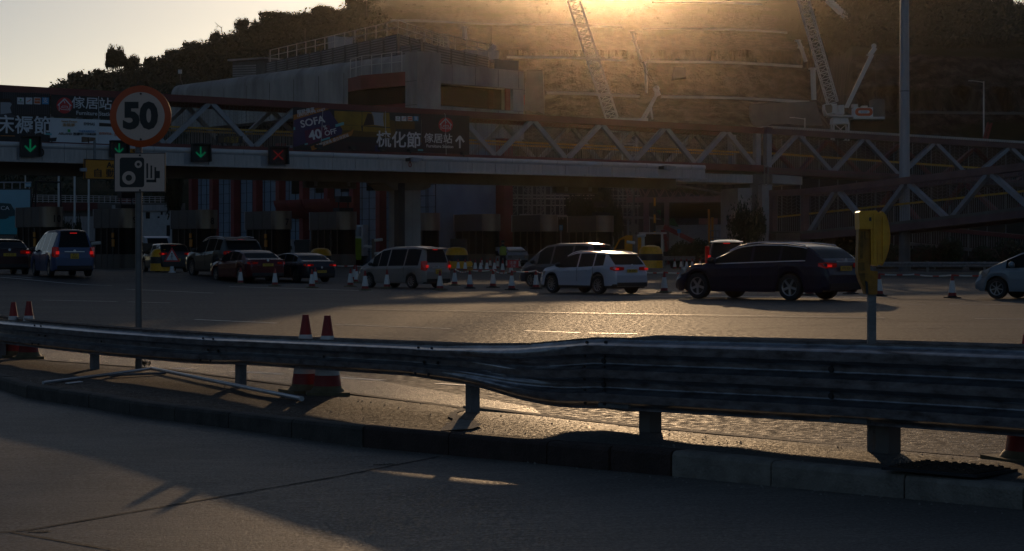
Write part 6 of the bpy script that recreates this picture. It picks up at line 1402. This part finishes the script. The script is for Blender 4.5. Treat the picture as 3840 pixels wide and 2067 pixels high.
tl_ = [(275,330,280,26,'small bushy tree low on the left skyline'),(372,300,268,24,'bushy tree right of the low skyline tree'),(432,282,192,40,'flat topped tree standing alone highest above the left saddle'),(492,275,215,38,'tree just right of the flat topped skyline tree'),(560,270,224,26,'small tree on the saddle edge'),(655,228,192,34,'bushy skyline tree above the rounded parapet end'),(720,200,164,34,'skyline tree left of the bare dead tree'),(806,165,122,20,'small tree directly beneath the bare tree'),(905,130,78,28,'skyline tree right of the bare tree'),(1030,82,50,58,'broad round tree left of the notch of bright sky'),(1215,66,30,52,'broad round tree right of the notch of bright sky'),(1150,75,52,26,'small tree in the notch of bright sky'),(1335,40,2,40,'tall tree crossing the top edge left'),(3762,60,-20,34,'tree at the right skyline crossing the top edge'),(3812,100,22,40,'round tree at the far right skyline')]
for i, (px, yb_, yt, cw, l) in enumerate(tl_):
    D = 612 if px < 2000 else 634; tree(px, D, yb_+12, yt-2, cw, l, seed=(i % 4)+1, group='trees along the hill skyline', leaves=3600, lsz=.075)
dt = thing('bare_tree', 'bare dead tree with crooked branches on the left skyline', 'tree', W(834,130,612)); m = MB(); k = F/612
for a, b_, r in (((834,140),(831,105),.18),((831,105),(818,96),.14),((818,96),(806,84),.1),((831,105),(834,98),.08),((818,96),(812,108),.07),((812,108),(806,112),.05),((818,98),(808,100),.06),((831,118),(820,112),.06)): m.tube(W(*a,612), W(*b_,612), r, 5, r*.6)
m.build('branches', M['bark'], dt, world=True)

# ------------------------------------------------------------- tower cranes
def lattice(m, a, b, wd, seg, up=Vector((0,1,0)), r=.07):
    a, b = Vector(a), Vector(b); d = (b-a).normalized(); s = d.cross(up).normalized(); u = s.cross(d).normalized()
    cs_ = [s*wd/2+u*wd/2, s*wd/2-u*wd/2, -s*wd/2-u*wd/2, -s*wd/2+u*wd/2]
    for c in cs_: m.bar(a+c, b+c, r*2, r*2)
    for i in range(seg):
        p, q = a.lerp(b, i/seg), a.lerp(b, (i+1)/seg)
        for k in range(4):
            c0, c1 = cs_[k], cs_[(k+1) % 4]; m.bar(p+c0, p+c1, r, r); m.bar((p+c0) if i % 2 else (p+c1), (q+c1) if i % 2 else (q+c0), r, r)
D = 215
c1 = thing('tower_crane', 'white lattice luffing crane boom rising through the sun glow left of centre', 'crane', GD(2330, D))
m = MB(); lattice(m, W(2296,446,D), W(2150,0,D), 1.25, 19, r=.06); lattice(m, W(2150,0,D), W(1985,-504,D), 1.25, 20, r=.06); m.build('boom', M['cranewhite'], c1, world=True)
m = MB(); m.bar(W(2405,448,D), W(2466,345,D), .22, .22); m.bar(W(2417,448,D), W(2470,345,D), .22, .22); m.bar(W(2440,395,D), W(2447,448,D), .2, .2); m.bar(W(2457,356,D), W(2475,348,D), .6, .5); m.tube(W(2462,333,D), W(2462,333,D)+Vector((0,.3,0)), .36, 14); m.build('a_frame', M['cranewhite'], c1, world=True)
m = MB(); m.path([W(2462,335,D), W(2388,222,D)], .03, 4); m.path([W(2466,335,D), W(2412,232,D)], .03, 4); m.build('stay_cable', M['conc_dk'], c1, world=True)
m = MB(); lattice(m, W(2360,500,D), W(2360,900,D), 1.6, 10, r=.07); m.box(W(2350,470,D), (4.5,2.2,1.4)); m.build('mast', M['cranewhite'], c1, world=True)
hk = MB(); hk.box(W(1959,375,150+60), (.5,.4,1.0)); hk.path([W(1957,390,210), W(1954,425,210)], .04, 5); hk.build('hook_block', M['red'], c1, world=True)
D = 228; c2 = thing('tower_crane', 'white luffing crane with cab and orange counterweight sign right of centre', 'crane', GD(3150, D))
m = MB(); lattice(m, W(3122,386,D), W(3012,-2,D), 1.15, 17, r=.06); lattice(m, W(3012,-2,D), W(2900,-400,D), 1.15, 17, r=.06); m.build('boom', M['cranewhite'], c2, world=True)
m = MB(); m.bar(W(3170,404,D), W(3268,200,D), .2, .25); m.bar(W(3178,404,D), W(3274,205,D), .2, .25); m.bar(W(3262,205,D), W(3282,180,D), .55, .5); m.bar(W(3250,207,D), W(3266,206,D), .15, .15); m.tube(W(3278,172,D), W(3278,172,D)+Vector((0,.25,0)), .28, 12); m.build('a_frame', M['cranewhite'], c2, world=True)
m = MB(); m.path([W(3280,180,D), W(3288,400,D)], .03, 4); m.path([W(3100,364,D), W(3185,353,D)], .04, 4); m.build('cable', M['conc_dk'], c2, world=True)
PC = Pl(3080, D, 3330, D)
m = MB(); m.pp(PC, [(3090,392),(3135,390),(3137,432),(3096,434),(3089,415)], 2, .8); m.build('cab', M['cranewhite'], c2, world=True)
m = MB(); m.pp(PC, [(3090,396),(3112,394),(3117,402),(3116,424),(3098,428),(3091,414)], .05, .86); m.build('cab_window', pm('tinted_glass', (.10,.06,.03), .15), c2, world=True)
ptext('LIEBHERR', PC, 3115, 430, 4.5, M['ink'], c2, .86, bold=.02)
m = MB(); m.pp(PC, [(3140,396),(3163,395),(3163,430),(3140,431)], 1.5, .6); m.pp(PC, [(3105,434),(3194,434),(3194,441),(3105,438)], 2.4, 1); m.pp(PC, [(3196,440),(3312,440),(3312,448),(3196,448)], 2.4, .9); m.build('slewing_deck', M['cranewhite'], c2, world=True)
m = MB(); m.pp(PC, [(3200,405),(3269,405),(3269,440),(3200,440)], 2, .8); m.build('counterweight', M['whitevinyl'], c2, world=True)
m = MB(); pts = []
for cx_, a0 in ((3254,-90),(3216,90)):
    for k in range(9): a = R(a0+22.5*k); pts.append((cx_+14*math.cos(a), 422+15*math.sin(a)))
m.pp(PC, pts, .05, .86); m.build('orange_sign', M['sign_red'], c2, world=True)
m = MB(); pts = []
for cx_, a0 in ((3250,-90),(3219,90)):
    for k in range(9): a = R(a0+22.5*k); pts.append((cx_+6*math.cos(a), 422+5.5*math.sin(a)))
m.pp(PC, pts, .03, .89); m.build('white_pill', M['whitevinyl'], c2, world=True); ptext('BOUYGUES', PC, 3235, 420, 3.6, M['pay_blue'], c2, .93, bold=.02); ptext('BUILDING', PC, 3235, 425, 3.6, M['pay_blue'], c2, .93, bold=.02)
m = MB(); m.pp(PC, [(3194,392),(3214,392),(3214,404),(3194,404)], 1, .6); m.pp(PC, [(3229,398),(3250,398),(3250,404),(3229,404)], 1, .6); m.build('motor_box', M['bench'], c2, world=True)
m = MB(); m.pp(PC, [(3122,442),(3176,442),(3183,465),(3118,465)], 2, .6); lattice(m, W(3150,465,D), W(3150,1000,D), 1.7, 11, r=.09); m.build('mast', M['cranewhite'], c2, world=True)

# ------------------------------------------------------------- scaffolding, shed, trees, hedge, barriers behind the plaza
sf = thing('scaffolding', 'bare metal scaffold towers standing right of the red end pilaster', 'scaffolding', GD(2070, 190)); D = 190; m = MB()
for x0, x1, yt in ((1920,1941,640),(1962,1994,640),(2013,2045,640),(2066,2082,640),(2099,2112,730),(2135,2152,735),(1980,1997,640),(2028,2042,640)):
    for x in (x0, x1): m.bar(W(x,yt,D), W(x,1000,D), .10, .10); 
    y = yt; k = 0
    while y < 960: m.bar(W(x0,y,D), W(x1,y,D), .06, .06); m.bar(W(x0 if k % 2 else x1,y,D), W(x1 if k % 2 else x0,y+24,D), .06, .06); y += 24; k += 1
for y in (697,732,745): m.bar(W(1915,y,D), W(2160,y+4,D), .07, .07)
m.build('towers', M['scaff'], sf, world=True)
sf2 = thing('scaffolding', 'scaffold frames behind the tree left of the maroon shed', 'scaffolding', GD(2360, 188)); D = 188; m = MB()
for x in (2318,2336,2352,2370,2392,2300,2280): m.bar(W(x,690,D), W(x,1000,D), .10, .10)
for i in range(8):
    y = 690+i*22; m.bar(W(2278,y,D), W(2395,y+2,D), .06, .06); m.bar(W(2318,y,D), W(2336,y+22,D), .06, .06); m.bar(W(2370,y,D), W(2352,y+22,D), .06, .06)
m.build('towers', M['scaff'], sf2, world=True)
t = thing('site_hoarding', 'dark green and brown hoarding behind the right span and ramp', 'hoarding', GD(3300, 186)); pl = Pl(2880, 186, 4200, 190); m = MB(); m.pp(pl, [(2900,520),(4200,560),(4200,1010),(2900,1010)], .6)
m.build('sheeting', pm('dark_sheeting', (.03,.035,.028), .85, c2=(.045,.02,.015), vs=.12), t, world=True)
m = MB(); [m.pp(pl, [(x,520+(x-2900)*.03),(x+3,520+(x-2900)*.03),(x+3,1000),(x,1000)], .05, .06) for x in range(2930, 4000, 70)]; m.build('hoarding_posts', M['post'], t, world=True)
# pale hoarding and terrace behind scaffold
t = thing('site_hoarding', 'dull banded retaining wall behind the scaffolding', 'wall', GD(2150, 208)); pl = Pl(1900, 208, 2420, 208); m = MB(); m.pp(pl, [(1915,700),(2900,712),(2900,1000),(1915,1000)], 2); m.build('wall', pm('dark_retaining_wall', (.075,.062,.055), .9, c2=(.03,.026,.022), vs=.25, bump=.6, bs=2), t, world=True)
m = MB(); [m.pp(pl, [(1915,y),(2400,y+3),(2400,y+6),(1915,y+3)], .3, .3) for y in (730,742,768)]; m.build('ledges', M['conc'], t, world=True)
t = thing('site_shed_roof', 'corrugated flat shelter roof behind the right hand booths', 'shelter', GD(2200, 185)); pl = Pl(1930, 185, 2460, 182)
m = MB(); m.pp(pl, [(1948,803),(2430,812),(2460,820),(2460,824),(2420,820),(1948,809)], 3); m.build('roof', M['conc'], t, world=True)
m = MB(); [m.path([pl.P(x,812,-.5), pl.P(x,990,-.5)], .10, 6) for x in (2020,2160,2295,2352,2430)]; m.build('posts', M['greysteel'], t, world=True)
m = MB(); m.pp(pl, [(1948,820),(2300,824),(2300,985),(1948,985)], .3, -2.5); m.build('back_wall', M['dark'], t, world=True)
sh = thing('maroon_shed', 'open maroon steel shed with a lattice roof truss behind the hedge', 'shed', GD(2600, 172)); SH = Pl(2340, 172, 2840, 172)
m = MB(); m.pp(SH, [(2350,741),(2746,734),(2746,757),(2350,760)], .5); m.build('eaves_beam', M['maroon2'], sh, world=True)
for x, w_ in ((2414,20),(2492,18),(2722,22)): m = MB(); m.pp(SH, [(x,757),(x+w_,757),(x+w_,1000),(x,1000)], .4, -.05); m.build('column', M['maroon2'], sh, world=True)
m = MB(); m.pp(SH, [(2747,734),(2753,734),(2753,1000),(2747,1000)], .15, .1); m.build('downpipe', M['bench'], sh, world=True)
top_ = lambda x: interp([(2330,690),(2480,692),(2560,700),(2660,716),(2740,734),(2798,742)], x)
m = MB(); x = 2345
m.path([SH.P(x_, top_(x_), .1) for x_ in (2330,2480,2560,2660,2740,2798)], .1, 6); k = 0
while x < 2690:
    m.bar(SH.P(x, top_(x)), SH.P(x+26, 738), .1, .1); m.bar(SH.P(x+26, 738), SH.P(x+52, top_(x+52)), .1, .1)
    m.bar(SH.P(x+12, top_(x+12), -6), SH.P(x+30, 738, -6), .1, .1); m.bar(SH.P(x+34, 738, -6), SH.P(x+58, top_(x+58), -6), .1, .1); x += 52
m.build('roof_truss', M['maroon2'], sh, world=True)
m = MB(); m.prism([SH.P(x_, top_(x_)-2, .3) for x_ in (2330,2480,2560,2660,2740,2798)] + [SH.P(2798,746,.3), SH.P(2740,738,.3), SH.P(2660,720,.3), SH.P(2560,704,.3), SH.P(2480,696,.3), SH.P(2330,694,.3)], -SH.n*10); m.build('roof_sheet', M['conc_dk'], sh, world=True)
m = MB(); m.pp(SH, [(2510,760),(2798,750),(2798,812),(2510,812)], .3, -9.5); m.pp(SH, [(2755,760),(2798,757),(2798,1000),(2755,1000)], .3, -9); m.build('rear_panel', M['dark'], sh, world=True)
t = thing('site_fence', 'pale grey hoarding panels beneath the maroon shed', 'fence', GD(2620, 186)); pl = Pl(2440, 186, 2740, 186); m = MB(); m.pp(pl, [(2455,845),(2730,842),(2730,985),(2455,985)], .15); m.build('panels', M['greysteel'], t, world=True)
m = MB(); m.pp(pl, [(2620,815),(2690,815),(2690,842),(2620,842)], .15, .2); m.build('pink_panel', pm('pink_board', (.35,.16,.13), .7), t, world=True)
t = thing('green_net', 'heap of green netting under the shed', 'netting', GD(2525, 184)); pl = Pl(2440, 184, 2740, 184); m = MB(); m.pp(pl, [(2462,790),(2475,800),(2500,840),(2545,850),(2525,815),(2495,785)], 1.5); m.build('net', pm('green_netting', (.04,.13,.06), .8, var=.4, vs=3), t, world=True)
t = thing('arrow_sign', 'small blue arrow road sign on a thin post between the booths', 'road sign', GD(2104, 178)); z = lambda py: CH+(HZ-py)/F*178-t.location.z
m = MB(); m.tube((0,0,0), (0,0,z(862)), .05, 6); m.build('post', M['greysteel'], t); m = MB(); m.box((0,-.06,z(854)), (.30,.03,.46)); m.build('plate', M['pay_blue'], t); m = MB(); m.bar((0,-.09,z(862)), (0,-.09,z(848)), .05, .02); m.bar((-.08,-.09,z(852)), (0,-.09,z(847)), .05, .02); m.bar((.08,-.09,z(852)), (0,-.09,z(847)), .05, .02); m.build('white_arrow', M['white'], t)
t = thing('arrow_sign', 'small blue arrow road sign under the maroon shed', 'road sign', GD(2546, 170)); m = MB(); m.tube((0,0,0), (0,0,3), .05, 6); m.build('post', M['greysteel'], t); m = MB(); m.box((0,-.06,2.9), (.30,.03,.34)); m.build('plate', M['pay_blue'], t)
t = thing('striped_pole', 'tall yellow and black striped pole left of the shed columns', 'pole', GD(2455, 170))
for k in range(8): m = MB(); m.tube((0,0,.9*k*.8), (0,0,.9*(k+1)*.8), .09, 8); m.build('stripe', M['yellow'] if k % 2 else M['blackmetal'], t)
t = thing('round_sign_pole', 'plain grey pole with the back of a round sign behind the works truck', 'road sign', GD(2376, 155)); z = lambda py: CH+(HZ-py)/F*155-t.location.z
m = MB(); m.tube((0,0,0), (0,0,z(683)), .09, 10); m.build('pole', M['conc_dk'], t); m = MB(); m.lathe([(.38,0),(.38,.03)], 24, Matrix.Translation((0,-.1,z(856))) @ RY); m.build('disc_back', M['conc_dk'], t)
t = thing('yellow_hoist', 'yellow upright hoist machine inside the shed', 'machine', GD(2665, 175)); pl = Pl(2600, 175, 2760, 175); m = MB(); m.pp(pl, [(2656,785),(2662,785),(2668,990),(2656,990)], .4); m.pp(pl, [(2668,815),(2676,815),(2676,900),(2668,900)], .3); m.build('mast', M['orange'], t, world=True)
m = MB(); [m.path([pl.P(x,865,.6), pl.P(x,990,.6)], .05, 5) for x in (2662,2682,2694)]; m.path([pl.P(2662,866,.6), pl.P(2694,866,.6)], .05, 5); m.path([pl.P(2662,890,.6), pl.P(2694,890,.6)], .05, 5); m.build('guard_frame', M['scaff'], t, world=True)
tree(2205,172,1000,745,110,'broad roadside tree between the sign box and the right hand booths', seed=7, group='plaza trees', leaves=3800, lsz=.045)
tree(2275,170,1000,700,60,'leafy roadside tree just left of the scaffold frames', seed=8, group='plaza trees', leaves=2800, lsz=.05)
tree(2430,195,720,690,30,'small tree top seen above the shed roof', seed=2, group='plaza trees', leaves=1700, lsz=.085)
tree(2685,190,760,692,34,'tree crown above the right end of the shed roof', seed=9, group='plaza trees', leaves=2200, lsz=.07)
tree(245,150,985,838,24,'small palm like tree left behind the blue people carrier roof', seed=5, group='small trees by the service building', leaves=1000, lsz=.1); tree(288,152,985,842,24,'small palm like tree between the middle and right flagpoles', seed=6, group='small trees by the service building', leaves=1000, lsz=.1)
tree(1905,160,1000,842,40,'low palm like bush behind the officer', seed=5, leaves=1000, mat='shrub', lsz=.1); tree(650,190,900,640,40,'dark tree left of the first red pilaster', seed=10, leaves=1800, lsz=.07)
tree(2800,134,1020,770,70,'dark climbing shrub in front of the bridge pier', seed=12, leaves=4200, lsz=.045, mat='shrub')
def bush(px, D, y0, y1, wpx, label, n=1500, name='shrub', cat='shrub', lsz=.09):
    z0 = gz((px-1920)/F*D, D); h = CH+(HZ-y0)/F*D - z0; wd = wpx/F*D; t = thing(name, label, cat, GD(px, D)); rng = random.Random(px); m = MB()
    for k in range(max(3, int(wd/h*3))): leafball(m, Vector((rng.uniform(-wd/2+h*.4,wd/2-h*.4), rng.uniform(-.4,.6), h*rng.uniform(.35,.62))), h*.42, n//max(3, int(wd/h*3)), lsz, rng)
    m.build('foliage', M['shrub'], t); c = MB(); c.lathe([(max(.4, wd*.36),0),(max(.4,wd*.42),h*.45),(max(.2,wd*.28),h*.78)], 12, Matrix.Diagonal((1,.6,1,1))); c.build('inner_twigs', M['bark'], t); return t
bush(2553,140,897,1000,105,'round clipped hedge bush left behind the far cones', 2600); bush(2625,140,893,1000,95,'round clipped hedge bush beside the dark van', 2600)
bush(2760,136,890,1000,120,'dark bush under the bridge pier', 2200, lsz=.12)
for i, (px, y0, w_) in enumerate(((3060,895,160),(3190,880,150),(3460,905,120),(3560,890,140),(3690,910,150),(3810,890,150),(3330,915,120))): bush(px, 133, y0, 1000, w_, ['dark shrub behind the navy estate roof','dark shrub left of the yellow lantern','dark shrub right of the lamp column','tallest dark shrub under the lower ramp','dark shrub left of the silver hatchback','dark shrub above the silver hatchback bonnet','dark shrub just right of the yellow lantern'][i], 2000, lsz=.12)
# far barriers
def far_rail(x0, x1, y0, D0, D1, label):
    pl = Pl(x0, D0, x1, D1); t = thing('guardrail', label, 'guardrail', pl.Z((x0+x1)/2, .3)); m = MB()
    for k in range(5): pass
    A, B = pl.P(x0, y0), pl.P(x1, y0); pr = [(0,0),(.07,-.06),(.07,-.11),(0,-.155),(.07,-.2),(.07,-.26),(0,-.31)]
    m.add([A+pl.n*a+Vector((0,0,b)) for a, b in pr] + [B+pl.n*a+Vector((0,0,b)) for a, b in pr], [(i, i+1, 8+i, 7+i) for i in range(6)]); m.build('rail_beam', M['galv_dull'], t, world=True)
    n_ = max(2, int((B-A).length/4))
    for i in range(n_+1): c = A.lerp(B, (i+.3)/(n_+1)); m = MB(); m.box((c.x-pl.n.x*.1, c.y-pl.n.y*.1, (c.z-.05+.1)/2), (.12,.12,c.z)); m.build('post', M['post'], t, world=True)
    return pl
far_rail(3210, 4300, 982, 117, 108, 'long grey crash barrier behind the lamp column at right'); far_rail(2400, 2608, 961, 138, 136, 'short crash barrier in front of the clipped hedge')
pl = Pl(3140, 116, 4300, 107); t = thing('roadside_wall', 'low dark wall beneath the far crash barrier at right', 'wall', pl.Z(3600, .1)); m = MB(); m.prism([pl.Z(3100,.0), pl.Z(4300,.0), pl.Z(4300,.28), pl.Z(3100,.28)], -pl.n*3); m.build('wall', M['conc_dk'], t, world=True)
# distant street lamps
for px, yt, D, l, sd in ((3689,305,200,'thin street lamp with a short arm right of the lamp column',-1),(3018,443,205,'short street lamp left of the crane base',-1),(95,636,200,'dim street lamp left of the billboard tag',-1)):
    t = thing('street_lamp', l, 'street lamp', GD(px, D)); z = CH+(HZ-yt)/F*D - t.location.z; m = MB(); m.tube((0,0,0), (0,0,z), .11, 8, .07); m.build('pole', M['bench'], t); m = MB(); m.bar((0,0,z-.1), (sd*1.1,0,z+.05), .07, .07); m.box((sd*1.3,0,z+.05), (.5,.2,.1)); m.build('arm', M['bench'], t)
t = thing('red_jib', 'thin red jib leaning right of the thin street lamp', 'crane boom', GD(3700, 190)); m = MB(); lattice(m, W(3685,560,190), W(3712,460,190), .35, 8, r=.05); m.build('boom', M['red'], t, world=True)
t = thing('security_lamp', 'pale floodlight on a bracket above the rounded parapet left end', 'floodlight', W(675,278,180)); m = MB(); m.box(W(675,269,180), (.3,.2,.35)); m.build('head', M['white'], t, world=True); m = MB(); m.path([W(675,276,180), W(678,300,180), W(690,330,180)], .04, 5); m.build('arm', M['conc_dk'], t, world=True)
# ------------------------------------------------------------- air
mb = MB(); mb.box((0, 860, 120), (3600, 1860, 246))
hz = bpy.data.materials.new('air'); hz.use_nodes = True; n = hz.node_tree; n.nodes.clear(); out = n.nodes.new('ShaderNodeOutputMaterial'); pv = n.nodes.new('ShaderNodeVolumePrincipled')
pv.inputs['Color'].default_value = (1,.87,.72,1); pv.inputs['Density'].default_value = .000026; pv.inputs['Anisotropy'].default_value = .955; n.links.new(pv.outputs[0], out.inputs['Volume'])
tag(mb.build('haze', hz), kind='stuff')
for o in [o for o in bpy.data.objects if o.type == 'EMPTY' and not o.children]: print('EMPTY', o.name)
